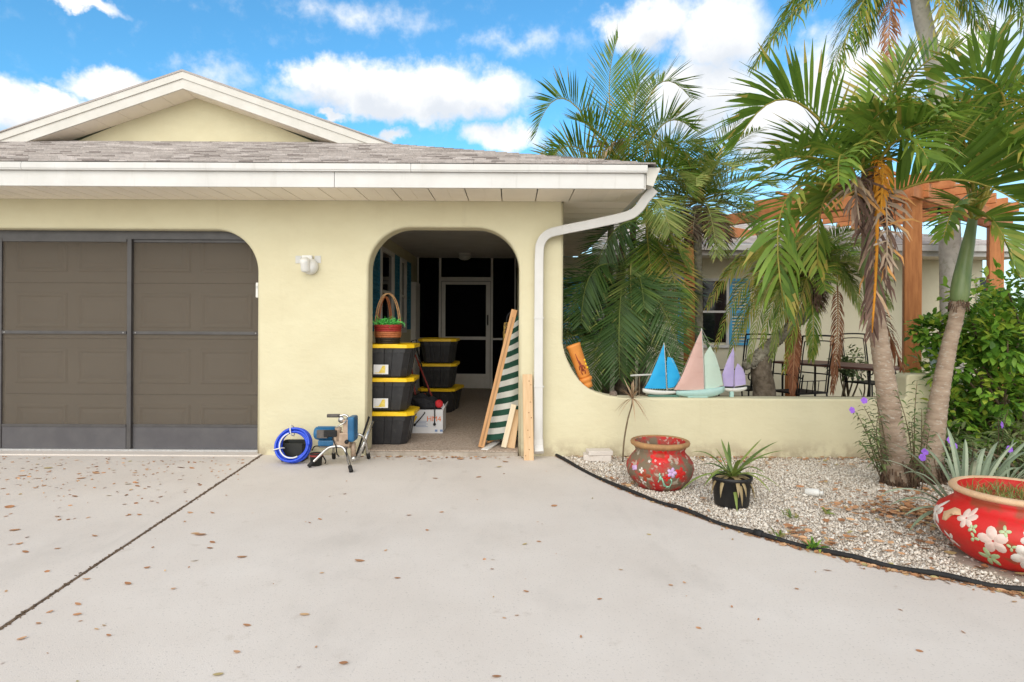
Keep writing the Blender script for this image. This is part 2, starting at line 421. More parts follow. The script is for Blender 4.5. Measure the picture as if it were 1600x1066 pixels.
pm('cedar', (0.38, 0.13, 0.036), (0.52, 0.20, 0.062), vscale=5, rough=0.6, stretch=(6, 6, 0.7), bump=0.15, bscale=18, coord='Object')
pm('cedar_flat', (0.46, 0.16, 0.055), (0.58, 0.23, 0.085), vscale=9, rough=0.6, bump=0.1, bscale=30, coord='Object')
pm('pine', (0.56, 0.36, 0.19), (0.66, 0.46, 0.27), vscale=6, rough=0.65, stretch=(9, 9, 0.6), coord='Object', bump=0.1, bscale=20)
pm('pine_orange', (0.47, 0.24, 0.095), (0.57, 0.32, 0.145), vscale=6, rough=0.55, stretch=(9, 9, 0.6), coord='Object', bump=0.1, bscale=20)
pm('pine_pale', (0.66, 0.55, 0.38), (0.72, 0.62, 0.46), vscale=6, rough=0.65, stretch=(9, 9, 0.6), coord='Object')

stain('concrete', (1, .6, 1), 1.6, .50, .72, (0.49, 0.445, 0.40), .45, detail=9)
stain('concrete', (1, 1, 1), 5.5, .60, .72, (0.46, 0.40, 0.34), .4, detail=9)
stain('concrete', (2.2, .25, 1), 1.3, .60, .75, (0.48, 0.44, 0.40), .35, detail=6)
stain('stucco', (1, 1, 1), 7, .38, .62, (0.36, 0.29, 0.20), .85, zmax=.20)
stain('stucco', (5, 5, .35), 1.4, .56, .8, (0.50, 0.44, 0.29), .22)
stain('white_trim', (9, 9, .8), 1.5, .56, .74, (0.48, 0.46, 0.42), .5)
# ------------------------------------------------------------------ setting: ground, driveway, gravel bed
WY, TH = 6.194, 0.20                              # front face of the house wall and its thickness
XR = P(880, 450, WY).x                            # right end of the tall wall
g = MB(); g.add([(-150, -120, -0.07), (150, -120, -0.07), (150, 300, -0.07), (-150, 300, -0.07)], [(0, 1, 2, 3)])
tag(g.build('ground', 'lawn'), kind='structure')

edge_px = [(868, 712.5), (905, 733), (960, 760), (1020, 783), (1070, 800), (1130, 822), (1200, 842), (1280, 862), (1360, 881), (1440, 897), (1520, 912), (1600, 926)]
edge = [G(*p) for p in edge_px]
edge += [edge[-1] + Vector((0.5, -0.12, 0)), edge[-1] + Vector((1.3, -0.35, 0)), edge[-1] + Vector((3.0, -1.0, 0)), edge[-1] + Vector((6.0, -2.6, 0))]
edge_s = smooth_path(edge, 5)
driveway = bpy.data.objects.new('driveway', None); COL.objects.link(driveway); tag(driveway, kind='structure')
jA, jB = G(403, 715), G(0, 983)
jd = (jB - jA).normalized(); jn = Vector((-jd.y, jd.x, 0)); 
if jn.x < 0: jn = -jn
jC = jA + jd * 24.0
jA2 = jA - jd * 0.14
hw = 0.010
s = MB(); s.sheet([jA2 + jn * hw, jC + jn * hw, Vector((16, jC.y, 0)), Vector((16, edge_s[-1].y, 0))] + [p for p in reversed(edge_s)] + [Vector((edge_s[0].x, WY + 0.02, 0)), Vector((jA2.x + hw, WY + 0.02, 0))], 0.065, (0, 0, -1))
s.build('slab', 'concrete', driveway, bevel=0.006, seg=1)
s = MB(); s.sheet([jA2 - jn * hw, Vector((-14, jA2.y, 0)), Vector((-14, jC.y, 0)), jC - jn * hw], 0.065, (0, 0, -1))
s.build('slab', 'concrete', driveway, bevel=0.006, seg=1)
s = MB(); s.add([jA2 + jn * .03 + Vector((0, 0, -.002)), jA2 - jn * .03 + Vector((0, 0, -.002)), jC - jn * .03 + Vector((0, 0, -.002)), jC + jn * .03 + Vector((0, 0, -.002))], [(0, 1, 2, 3)])
rj = random.Random(3)
for i in range(900):                               # crumbs of dirt and leaf in the joint
    t = rj.random() ** 1.3 * 4.2; c = jA2 + jd * t + jn * rj.gauss(0, 0.008); r_ = rj.uniform(0.002, 0.006)
    s.box((c.x, c.y, 0.001), (r_ * 2.4, r_, r_), Matrix.Rotation(rj.uniform(0, 3.1), 3, 'Z'))
tag(s.build('joint_filling', 'joint_dirt', driveway), kind='stuff')
s = MB(); s.bb(-7.6, jA2.x - 0.0, WY - 0.075, WY + 0.30, -0.06, 0.012); s.build('garage_sill', 'concrete_old' if False else 'concrete', driveway, bevel=0.005, seg=1)

bed = MB(); bed.add([Vector((p.x, p.y, -0.012)) for p in edge_s] + [Vector((edge_s[-1].x, 9, -0.012)), Vector((edge_s[0].x, 9, -0.012))], [tuple(t) for t in tessellate_polygon([[Vector((p.x, p.y, 0)) for p in edge_s] + [Vector((edge_s[-1].x, 9, 0)), Vector((edge_s[0].x, 9, 0))]])])
tag(bed.build('gravel_bed', 'gravel_base'), kind='structure')
court = MB(); court.bb(XR + .01, 14, WY + TH + 0.01, 12.2, -0.05, 0.0)
tag(court.build('courtyard_ground', 'mulch'), kind='structure')

ex = np.array([p.x for p in edge_s]); ey = np.array([p.y for p in edge_s])
def edge_y(x): return np.interp(x, ex, ey)
def scatter_stones():
    rng = np.random.default_rng(5)
    n = 290000
    x = rng.uniform(ex[0], 6.2, n); y = rng.uniform(2.2, 6.2, n)
    ok = (y > edge_y(x) + 0.015)
    dist = np.hypot(x, y)
    ok &= (x < y * 0.86 + 1.6)
    x, y = x[ok], y[ok]; n = len(x)
    base = np.array([[1, 0, 0], [0, 1, 0], [-1, 0, 0], [0, -1, 0], [0, 0, 1], [0, 0, -1]], float)
    tri = np.array([[0, 1, 4], [1, 2, 4], [2, 3, 4], [3, 0, 4], [1, 0, 5], [2, 1, 5], [3, 2, 5], [0, 3, 5]])
    v = np.repeat(base[None], n, 0) * rng.uniform(0.6, 1.25, (n, 6, 1))
    sz = rng.gamma(3.0, 0.0020, n).clip(0.003, 0.024)
    v *= (sz[:, None, None] * np.stack([np.ones(n), rng.uniform(.55, 1, n), rng.uniform(.45, .8, n)], 1)[:, None, :])
    a = rng.uniform(0, 6.28, n); b = rng.normal(0, .35, n)
    ca, sa, cb, sb = np.cos(a), np.sin(a), np.cos(b), np.sin(b)
    X = v[..., 0] * cb[:, None] - v[..., 2] * sb[:, None]; Z = v[..., 0] * sb[:, None] + v[..., 2] * cb[:, None]; Yv = v[..., 1]
    V = np.stack([X * ca[:, None] - Yv * sa[:, None] + x[:, None], X * sa[:, None] + Yv * ca[:, None] + y[:, None], Z + (-0.008 + sz * .45 + rng.uniform(0, .006, n))[:, None]], -1)
    faces = (tri[None] + (np.arange(n) * 6)[:, None, None]).reshape(-1, 3)
    me = bpy.data.meshes.new('gravel')
    me.vertices.add(n * 6); me.vertices.foreach_set('co', V.reshape(-1))
    me.loops.add(len(faces) * 3); me.loops.foreach_set('vertex_index', faces.reshape(-1).astype(np.int32))
    me.polygons.add(len(faces)); me.polygons.foreach_set('loop_start', np.arange(0, len(faces) * 3, 3, dtype=np.int32)); 
    me.update(calc_edges=True)
    t = np.repeat(np.clip(rng.normal(.62, .25, n), 0, 1), 8).astype(np.float32)
    at = me.attributes.new('tint', 'FLOAT', 'FACE'); at.data.foreach_set('value', t)
    me.materials.append(MATS['gravel_stone'])
    o = bpy.data.objects.new('gravel', me); COL.objects.link(o)
    tag(o, 'pale crushed shell gravel covering the planting bed', 'gravel', kind='stuff')
scatter_stones()

e3 = MB(); path = [Vector((p.x, p.y - 0.0, 0.012 + 0.006 * math.sin(i * .7))) for i, p in enumerate(edge_s)]
e3.tube(path, 0.016, 8)
eo = e3.build('garden_edging', 'rubber', loc=path[0]); tag(eo, 'black plastic edging curving between driveway and gravel bed', 'edging')
cm = MB(); i0 = 29; cm.tube([path[i0 - 1].lerp(path[i0], .6), path[i0], path[i0].lerp(path[i0 + 1], .4)], 0.024, 10)
cm.build('coupling', 'rubber', eo)

# ------------------------------------------------------------------ house
house = thing('house', 'pale yellow stucco house front with shingle roof, garage opening and breezeway arch', 'house', (-2.5, WY, 0))
SOF = P(440, 313, WY).z; YE = 5.59; EX = 1.205; FT = 2.705; RT = 2.775; PITCH = (P(286, 112, 8.54).z - 2.778) / (1.305 - P(286, 112, 8.54).x)
GX0, GX1, GZ, GR = -7.47, P(401.5, 600, WY).x, P(200, 358, WY).z, 0.43
BX0, BX1, BZ, BR = P(574.5, 600, WY).x, P(810.5, 560, WY).x, P(692, 355.5, WY).z, 0.43
out = [(-9.5, 0), (GX0, 0)] + [(GX0, GZ - GR)] + arc(GX0 + GR, GZ - GR, GR, 180, 90, 12)[1:] + arc(GX1 - GR, GZ - GR, GR, 90, 0, 14) + [(GX1, 0), (BX0, 0)]
out += [(BX0, BZ - BR)] + arc(BX0 + BR, BZ - BR, BR, 180, 90, 14)[1:] + arc(BX1 - BR, BZ - BR, BR, 90, 0, 14) + [(BX1, 0)]
zc0 = P(880, 540, WY).z
n_arch = len(out) - 1
out += [(XR, 0), (XR, zc0), (XR, zc0 + .03), (XR, SOF + 0.02), (-9.5, SOF + 0.02)]
flags = []
for i in range(len(out)):
    a, b = out[i], out[(i + 1) % len(out)]
    onb = abs(a[1]) < 1e-6 and abs(b[1]) < 1e-6
    fl = not onb
    if a[0] == XR and b[0] == XR and a[1] == 0: fl = False
    if a[1] > SOF and b[1] > SOF or (a[0] < -9 and b[0] < -9): fl = False
    flags.append(fl)
w = MB(); wall_plate(w, out, flags, WY, TH, 0.028); weld(w.build('front_wall', 'stucco', house))

# low courtyard wall that flows out of the tall one
cpts = [(880, 540), (882.6, 552), (886.5, 562), (892, 574), (898, 584), (905, 594), (913, 602), (922, 608.5), (934, 614), (950, 618.5), (970, 621), (992, 622)]
cx = [(XR, zc0)] + [(P(a, b, WY).x, P(a, b, WY).z) for a, b in cpts[1:]]
LZ = cx[-1][1]
sx0, sx1, SZ = P(1417, 600, WY).x, P(1476, 600, WY).x, P(1440, 585, WY).z
gout = [(XR, 0), (sx1, 0), (sx1, SZ - .06)] + arc(sx1 - .06, SZ - .06, .06, 0, 90, 5)[1:] + arc(sx0 + .05, SZ - .05, .05, 90, 180, 5) + [(sx0, LZ + .03), (sx0 - .03, LZ)] + list(reversed(cx))
gfl = []
for i in range(len(gout)):
    a, b = gout[i], gout[(i + 1) % len(gout)]
    gfl.append(not ((abs(a[1]) < 1e-6 and abs(b[1]) < 1e-6) or (abs(a[0] - XR) < 1e-6 and abs(b[0] - XR) < 1e-6)))
w = MB(); wall_plate(w, gout, gfl, WY, TH, 0.022)
gw = weld(w.build('courtyard_wall', 'stucco', loc=(2.5, WY, 0)))
tag(gw, 'low pale yellow stucco wall sweeping down from the house, sailboats on its top', 'wall')

# other walls of the house body, breezeway
BYE, BXL, BXR, CZ = 12.05, P(650, 500, 12.05).x, BX1 + 0.03, 2.62
FZ = 0.05
m = MB(); m.bb(BXL - .12, BXL, WY + TH + .002, BYE + 2.4, 0, CZ); m.build('breezeway_wall', 'stucco', house)
m = MB(); m.bb(BXR, XR - .002, WY + TH + .002, 7.35, 0, CZ); m.bb(BXR, XR - .002, 11.3, BYE + 2.19, 0, CZ); m.bb(BXR + .001, XR - .003, 7.351, 11.299, 2.3, CZ); m.bb(BXR + .001, XR - .003, 7.351, 11.299, -.05, .5); m.build('breezeway_wall', 'stucco', house)  # unseen opening to the courtyard, added in this wall to brighten the breezeway
m = MB(); m.bb(BXL - .1, XR - .02, WY + TH + .004, BYE + 2.2, CZ, CZ + .05); m.build('breezeway_ceiling', 'ceiling_paint', house)
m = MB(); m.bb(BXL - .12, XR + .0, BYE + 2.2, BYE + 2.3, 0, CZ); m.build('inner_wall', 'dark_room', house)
m = MB(); m.bb(BX0 + .002, BX1 - .002, WY + .03, WY + TH, -.05, FZ); m.bb(BXL + .001, BXR - .001, WY + TH, BYE + 2.2, -.05, FZ); m.build('breezeway_floor', 'pebble_floor', house)
m = MB(); m.bb(BX0 + .004, BX1 - .004, WY - .012, WY + .029, -.05, FZ - .012); m.build('door_step', 'concrete_old', house, bevel=.006)
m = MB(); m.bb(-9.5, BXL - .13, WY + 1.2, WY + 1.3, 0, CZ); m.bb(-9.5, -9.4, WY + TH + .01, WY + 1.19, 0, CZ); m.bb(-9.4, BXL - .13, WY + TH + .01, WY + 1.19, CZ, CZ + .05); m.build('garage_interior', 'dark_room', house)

# soffit panels, fascia and gutter trim
pw = 0.335
me_s = MB(); me_s.bb(-pw / 2 + .005, pw / 2 - .005, YE + .004, WY - .004, SOF, SOF + .012); 
me_s.bb(-.004, .004, YE + .01, WY - .01, SOF - .0035, SOF - .0002)
me_s = me_s.mesh('soffit_panel', 'soffit_vinyl')
x = XR - pw / 2 + 0.05
k = 0
while x > -8.5:
    piece('soffit_panel', me_s, house, (x, 0, 0)); x -= pw
x = XR + 0.05 + pw / 2
while x < EX - .1:
    piece('soffit_panel', me_s, house, (min(x, EX - pw / 2 - .002), 0, 0.0 if x + pw / 2 < EX else .001)); x += pw
sw = EX - XR - .01
me_r = MB(); me_r.bb(XR + .006, EX - .004, -pw / 2 + .002, pw / 2 - .002, SOF + .0, SOF + .012)
for q in (-.11, -.055, 0, .055, .11): me_r.bb(XR + .01, EX - .01, q - .004, q + .004, SOF - .004, SOF - .0003)
me_r = me_r.mesh('side_soffit_panel', 'soffit_vinyl')
y = WY + pw / 2
while y < 11.2:
    piece('soffit_panel', me_r, house, (0, y, 0)); y += pw
m = MB(); m.bb(-9.6, -1.62, YE - .02, YE + .002, SOF - .004, FT - .001); m.build('fascia', 'white_trim', house, bevel=.003)
m = MB(); m.bb(-1.615, EX - .015, YE - .022, YE + .002, SOF - .004, FT - .001); m.build('fascia', 'white_trim', house, bevel=.003)
for a, b in ((-9.6, -4.43), (-4.427, -.92), (-.917, EX + .01)):
    m = MB(); m.bb(a, b, YE - .055, YE + .01, FT, RT); m.bb(a, b, YE - .061, YE - .0555, FT + .012, RT - .012); m.build('drip_trim', 'white_trim', house, bevel=.003)
m = MB(); m.bb(EX - .012, EX + .008, YE + .004, 10.9, SOF - .004, FT - .001); m.build('fascia', 'white_trim', house, bevel=.003)
# side gutter, seen end-on, with its corner outlet
gp = [(EX + .012, RT - .012), (EX + .012, FT - .10), (EX + .075, FT - .115), (EX + .10, FT - .04), (EX + .135, RT - .03), (EX + .135, RT - .012)]
m = MB(); m.sheet([(a, YE - .005, b) for a, b in gp], 5.2, (0, 1, 0)); m.build('gutter', 'gutter_white', house, bevel=.004)
# downspout
dp = smooth_path([P(1022, 296, 5.74), P(1008, 312, 5.76), P(996, 328, 5.79), P(978, 338, 5.83), P(925, 350, 5.95), P(880, 359, 6.06), P(856, 366, 6.11), P(845, 380, 6.128), P(842.5, 400, 6.13), P(842, 450, 6.13), P(841.5, 560, 6.13), P(841.2, 690, 6.13)], 5)
prof = [(.044, -.03), (.044, .03), (-.044, .03), (-.044, -.03)]
prof = [(.044, -.024), (.044, .024), (.038, .03), (-.038, .03), (-.044, .024), (-.044, -.024), (-.038, -.03), (.038, -.03)]
m = MB(); m.sweep(dp, prof, smooth=False, up0=(0, 1, 0)); dso = m.build('downspout', 'white_trim', house)
b0 = P(841.2, 690, 6.13); m = MB(); m.sweep([b0 + Vector((0, 0, .02)), b0 + Vector((0, -.01, -.04)), b0 + Vector((0.005, -.05, -.10))], [(a * 1.08, b * 1.08) for a, b in prof], smooth=False, up0=(0, 1, 0)); m.build('outlet_elbow', 'white_trim', dso)
for yy in (497, 604):
    c = P(842, yy, 6.13); m = MB(); m.bb(c.x - .05, c.x + .05, 6.094, 6.164, c.z - .006, c.z + .006); m.build('strap', 'white_trim', dso)
m = MB(); c = P(842, 490, 6.13)

# roof: hip slope in front, Dutch gable above, slopes to both sides
APX, APZ = P(286, 112, 8.54).x, P(286, 112, 8.54).z
RY0 = YE - .05
roof = MB()
zr = lambda d: RT + .004 + PITCH * d
hipd = 3.62
roof.add([(-11.5, RY0, RT + .004), (EX + .10, RY0, RT + .004), (EX + .10 - hipd, RY0 + hipd, zr(hipd)), (-11.5 + hipd, RY0 + hipd, zr(hipd))], [(0, 1, 2, 3)])
roof.add([(EX + .10, RY0, RT + .003), (EX + .10, 16, RT + .003), (APX, 16, APZ), (APX, 8.54, APZ), (EX + .10 - 2.95, RY0 + 2.95, zr(2.95))], [(0, 1, 2, 3, 4)])
xl = 2 * APX - (EX + .10)
roof.add([(xl, RY0, RT + .003), (xl, 16, RT + .003), (APX, 16, APZ), (APX, 8.54, APZ), (2 * APX - (EX + .10 - 2.95), RY0 + 2.95, zr(2.95))], [(4, 3, 2, 1, 0)])
ro = roof.build('roof', 'shingle', house)
# shingle tabs: nearest courses one by one, the rest as one mass
rs = random.Random(11)
course = 0.143; cosb = 1 / math.hypot(1, PITCH); rot_x = math.atan(PITCH)
meshes = []
for k in range(9):
    wv = (0.12, 0.16, 0.2, 0.24, 0.28, 0.15, 0.19, 0.22, 0.26)[k]
    b = MB(); b.add([(-wv / 2, -.01, .004), (wv / 2, -.01, .004), (wv / 2, course + .02, .002), (-wv / 2, course + .02, .002), (-wv / 2, -.01, .017), (wv / 2, -.01, .017), (wv / 2, course + .02, .005), (-wv / 2, course + .02, .005)],
                    [(0, 1, 2, 3), (4, 5, 6, 7), (0, 1, 5, 4), (1, 2, 6, 5), (2, 3, 7, 6), (3, 0, 4, 7)])
    b.t = [(.05, .95, .35, .7, .55, .15, .8, .42, .62)[k]] * len(b.t)
    meshes.append((wv, b.mesh('shingle', 'shingle')))
mass = MB(); cnt = 0
for row in range(26):
    sdist = row * course
    yb, zb = RY0 + sdist * cosb, RT + .004 + sdist * cosb * PITCH
    xmax = EX + .10 - sdist * cosb - .02; xmin = -6.3 - row * .12
    xx = xmax
    while xx > xmin:
        k = rs.randrange(9); wv, me = meshes[k]
        cxp = xx - wv / 2
        if row < 9 and cnt < 295 and cxp > -5.2:
            piece('shingle', me, ro, (cxp, yb, zb), (rot_x, 0, 0)); cnt += 1
        else:
            M = Matrix.Translation((cxp, yb, zb)) @ Matrix.Rotation(rot_x, 4, 'X')
            mass.add([M @ v.co for v in me.vertices], [tuple(p.vertices) for p in me.polygons], tint=min(1, max(0, rs.gauss(.55, .28))))
        xx -= wv + .003
mo = mass.build('shingle_courses', 'shingle', ro, recalc=False); tag(mo, kind='stuff')
# Dutch gable
GY, GW = 8.54, 8.90
zg = RT + .004 + PITCH * (GW - RY0)
hw_g = (APZ - .26 - zg) / PITCH * 1.05
m = MB(); m.sheet([(APX - 2.6, GW, zg - .35), (APX + 2.6, GW, zg - .35), (APX, GW, APZ - .17)], .12, (0, 1, 0)); m.build('gable_wall', 'stucco', house)
sl = PITCH * 1.0
for sgn in (-1, 1):
    def rp(dx, dz, y): return Vector((APX + sgn * dx, y, APZ - PITCH * dx + dz))
    LN = 2.92
    m = MB(); m.sheet([rp(0, -.005, GY - .03), rp(LN, -.005, GY - .03), rp(LN, .022, GY - .03), rp(0, .022, GY - .03)], .9, (0, 1, 0)); m.build('rake_shingles', 'shingle', ro)
    m = MB(); m.sheet([rp(0, -.10, GY - .022), rp(LN, -.10, GY - .022), rp(LN, -.006, GY - .022), rp(0, -.006, GY - .022)], .02, (0, 1, 0)); m.build('rake_trim', 'gutter_white', house)
    m = MB(); m.sheet([rp(0, -.236, GY - .004), rp(LN - .3, -.236, GY - .004), rp(LN - .3, -.085, GY - .004), rp(0, -.085, GY - .004)], .022, (0, 1, 0)); m.build('rake_board', 'gutter_white', house)
    m0 = MB(); n_p = 9
    for k in range(n_p):
        a, b = k * .31 + .003, (k + 1) * .31 - .003
        m = MB(); m.sheet([rp(a, -.238, GY + .019), rp(b, -.238, GY + .019), rp(b, -.238, GW - .002), rp(a, -.238, GW - .002)], .012, (0, 0, 1)); m.build('soffit_panel', 'soffit_vinyl', house)

# breezeway: windows and blue shutters on the left wall, white screen wall with a door at the far end
def shutter(parent, x, y0, y1, z0, z1, facing=1):
    m = MB(); t = .03 * facing
    def b2(ya, yb, za, zb, d=1.0): m.bb(x, x + t * d, ya, yb, za, zb)
    f = .05
    b2(y0, y0 + f, z0, z1); b2(y1 - f, y1, z0, z1)
    zm = (z0 + z1) / 2
    for za in (z0, zm - f / 2, z1 - f): b2(y0 + f, y1 - f, za, za + f)
    m.bb(x, x + t * .15, y0 + f, y1 - f, z0 + f, z1 - f)
    o = m.build('shutter', 'blue_shutter', parent)
    for lo, hi in ((z0 + f, zm - f / 2), (zm + f / 2, z1 - f)):
        n = max(3, int((hi - lo) / .055)); sl_ = MB()
        for i in range(n):
            zz = lo + (i + .5) * (hi - lo) / n
            sl_.box((x + t * .45, (y0 + y1) / 2, zz), (.028, y1 - y0 - 2 * f, .008), Matrix.Rotation(R(45 * facing), 3, 'Y'))
        sl_.build('louvres', 'blue_shutter', o)
for a, b in ((7.95, 8.62), (9.62, 10.12), (10.72, 11.25)): shutter(house, BXL + .002, a, b, 1.22, 2.42)
for a, b in ((8.66, 9.56), (10.18, 10.68)):
    m = MB(); m.bb(BXL + .001, BXL + .012, a, b, 1.22, 2.38); wo = m.build('window', 'dark_glass', house)
    m = MB()
    for q in ((a - .03, a + .04), (b - .04, b + .03)): m.bb(BXL + .002, BXL + .05, q[0], q[1], 1.17, 2.42)
    m.bb(BXL + .002, BXL + .05, a + .041, b - .041, 1.17, 1.24); m.bb(BXL + .002, BXL + .05, a + .041, b - .041, 2.36, 2.42); m.bb(BXL + .002, BXL + .03, a + .041, b - .041, 1.77, 1.81)
    m.build('window_frame', 'frame_white', wo)
m = MB(); m.bb(BXL + .001, BXL + .09, 11.42, 11.95, FZ, 2.10); m.build('side_door', 'frame_white', house, bevel=.005)
sw_ = thing('screen_wall', 'black screen wall in white frames at the far end of the breezeway', 'screen wall', ((BXL + BXR) / 2, BYE, FZ))
def fpx(px): return P(px, 500, BYE).x
zt = lambda py: P(700, py, BYE).z
top = zt(398)
posts = [(651, 654), (685.5, 689), (766.5, 770), (803.5, 806)]
for a, b in posts:
    m = MB(); m.bb(fpx(a), fpx(b), BYE, BYE + .045, FZ, CZ - .003); m.build('post', 'frame_white', sw_, bevel=.003)
m = MB(); m.bb(BXL + .003, BXR - .003, BYE + .003, BYE + .04, top - .04, top + .0); m.bb(fpx(689) + .001, fpx(766.5) - .001, BYE + .003, BYE + .045, zt(439), zt(433)); m.build('rail', 'frame_white', sw_)
m = MB(); m.bb(fpx(770) + .001, fpx(803.5) - .001, BYE + .003, BYE + .04, zt(531), zt(528)); m.bb(fpx(654) + .001, fpx(685.5) - .001, BYE + .003, BYE + .04, zt(531), zt(528)); m.build('rail', 'frame_white', sw_)
m = MB(); m.bb(BXL + .003, BXR - .003, BYE + .01, BYE + .03, top, CZ - .003); m.build('header_panel', 'ceiling_paint', sw_)
for a, b, c, d in ((654, 685.5, FZ, top - .04), (770, 803.5, FZ, top - .04), (689, 766.5, zt(433), top - .04)):
    m = MB(); m.bb(fpx(a), fpx(b), BYE + .02, BYE + .022, c + .002, d); m.build('screen', 'screen_black', sw_)
dr = thing('screen_door', 'white framed screen door with kick plate at the breezeway end', 'door', (fpx(728), BYE, FZ))
x0, x1, z1 = fpx(690), fpx(766), zt(440)
m = MB(); m.bb(x0, x0 + .075, BYE - .02, BYE + .015, FZ + .01, z1); m.bb(x1 - .085, x1, BYE - .02, BYE + .015, FZ + .01, z1); m.build('stile', 'frame_white', dr, bevel=.004)
m = MB(); m.bb(x0 + .076, x1 - .086, BYE - .018, BYE + .013, z1 - .06, z1); m.build('top_rail', 'frame_white', dr, bevel=.004)
m = MB(); m.bb(x0 + .076, x1 - .086, BYE - .018, BYE + .013, zt(531), zt(526)); m.build('middle_rail', 'frame_white', dr, bevel=.004)
m = MB(); m.bb(x0 + .076, x1 - .086, BYE - .016, BYE + .011, FZ + .01, zt(584)); m.build('kick_plate', 'frame_white', dr, bevel=.004)
m = MB(); m.bb(x0 + .07, x1 - .08, BYE - .002, BYE, zt(584), z1 - .05); m.build('screen', 'screen_black', dr)
m = MB(); m.bb(x1 - .06, x1 - .035, BYE - .06, BYE - .021, zt(508), zt(492)); m.build('handle', 'rubber', dr, bevel=.004)
# ceiling lights of the breezeway
pm('lamp_glass', (0.55, 0.53, 0.48), (0.62, 0.6, 0.55), vscale=20, rough=0.3)
for nm, px, Y, lab in (('ceiling_light', 726, 11.3, 'round frosted ceiling light before the far screen wall'), ('ceiling_light', 712, 7.35, 'round frosted ceiling light just inside the arch top')):
    x = P(px, 400, Y).x
    t = thing(nm, lab, 'ceiling light', (x, Y, CZ), 'breezeway ceiling lights')
    m = MB(); m.lathe([(.0, -.001), (.12, -.002), (.125, -.02), (.10, -.03)], (x, Y, CZ), 24); m.build('base', 'frame_white', t)
    m = MB(); m.lathe([(.10, -.03), (.115, -.06), (.105, -.095), (.06, -.12), (0, -.128)], (x, Y, CZ), 24); m.build('shade', 'lamp_glass', t)

# garage door of raised panels, sliding screens before it
DY = WY + .34
gd = thing('garage_door', 'tan sectional garage door with raised panels behind the screens', 'garage door', (-5, DY, 0))
secz = [P(300, py, DY).z for py in (711, 617, 530, 443, 350)]
secz[0] = .013
panw, panp = .555, .655
x_first = P(395, 500, DY).x
for si in range(4):
    z0, z1 = secz[si] + .004, secz[si + 1] - .004
    m = MB(); m.bb(GX0 - .15, GX1 + .15, DY, DY + .04, z0, z1); so = m.build('section', 'garage_paint', gd, bevel=.004)
    zb, zt_ = z0 + .11, z1 - .10
    pb = MB(); hx, hz = panw / 2, (zt_ - zb) / 2
    def ring(a, d): return [(-hx + a, d, -hz + a), (hx - a, d, -hz + a), (hx - a, d, hz - a), (-hx + a, d, hz - a)]
    rr = ring(0, 0) + ring(.014, -.018) + ring(.03, -.019) + ring(.05, -.002) + ring(.095, -.015)
    pb.add(rr, [(i * 4 + j, i * 4 + (j + 1) % 4, (i + 1) * 4 + (j + 1) % 4, (i + 1) * 4 + j) for i in range(4) for j in range(4)] + [(16, 17, 18, 19)])
    pme = pb.mesh('panel', 'garage_paint')
    for k in range(8):
        piece('panel', pme, so, (x_first - panw / 2 - k * panp, DY - .0006, (zb + zt_) / 2))
SY = WY + .15
m = MB(); m.bb(GX0 - .03, GX1 + .1, SY - .03, SY + .06, GZ - .085, GZ + .05); m.build('screen_header', 'bronze_frame', house)
edges = [P(409, 500, SY).x, P(204.5, 500, SY).x, P(3, 500, SY).x, P(-198, 500, SY).x]
labs = ['bronze framed sliding garage screen next to the wall light', 'bronze framed sliding garage screen on the left, seen whole between two posts', 'bronze framed garage screen at the left picture edge, only its post showing']
for k in range(3):
    xr, xl = edges[k], edges[k + 1]
    yk = SY + (.012 if k % 2 == 0 else -.012)
    t = thing('garage_screen', labs[k], 'screen', ((xl + xr) / 2, yk, .013), 'sliding screens of the garage')
    zt2 = GZ - .08
    for a, b in ((xl - .022, xl + .022), (xr - .022, xr + .022)) if k != 0 else ((xl - .022, xl + .022), (xr - .03, xr + .02)):
        m = MB(); m.bb(a, b, yk - .02, yk + .003, .03, zt2); m.build('stile', 'bronze_frame', t, bevel=.003)
    m = MB(); m.bb(xl + .023, xr - .031, yk - .017, yk + .003, zt2 - .035, zt2); m.build('top_rail', 'bronze_frame', t, bevel=.003)
    zm = P(300, 520.5, SY).z
    m = MB(); m.bb(xl + .023, xr - .031, yk - .018, yk + .003, zm - .016, zm + .016); mr_ = m.build('middle_rail', 'bronze_frame', t, bevel=.003)
    for xx in (xl + .05, xr - .06):
        m = MB(); m.lathe([(0, 0), (.006, 0), (.006, .004), (0, .005)], (xx, yk - .018, zm), 8, Matrix.Rotation(R(90), 3, 'X')); m.build('screw', 'aluminium', mr_)
    m = MB(); m.bb(xl + .023, xr - .031, yk - .012, yk + .003, .03, P(300, 668, SY).z); m.build('kick_plate', 'kick_metal', t, bevel=.004)
    m = MB(); m.bb(xl + .023, xr - .031, yk - .016, yk + .003, P(300, 668, SY).z + .001, P(300, 668, SY).z + .03); m.build('lower_rail', 'bronze_frame', t, bevel=.003)
    m = MB(); m.bb(xl + .02, xr - .02, yk - .004, yk - .003, P(300, 668, SY).z + .02, zt2 - .03); m.build('mesh_screen', 'screen_mesh', t)
m = MB(); m.bb(GX0, GX1 + .05, SY - .06, SY + .06, .0125, .03); m.build('screen_track', 'aluminium', house)

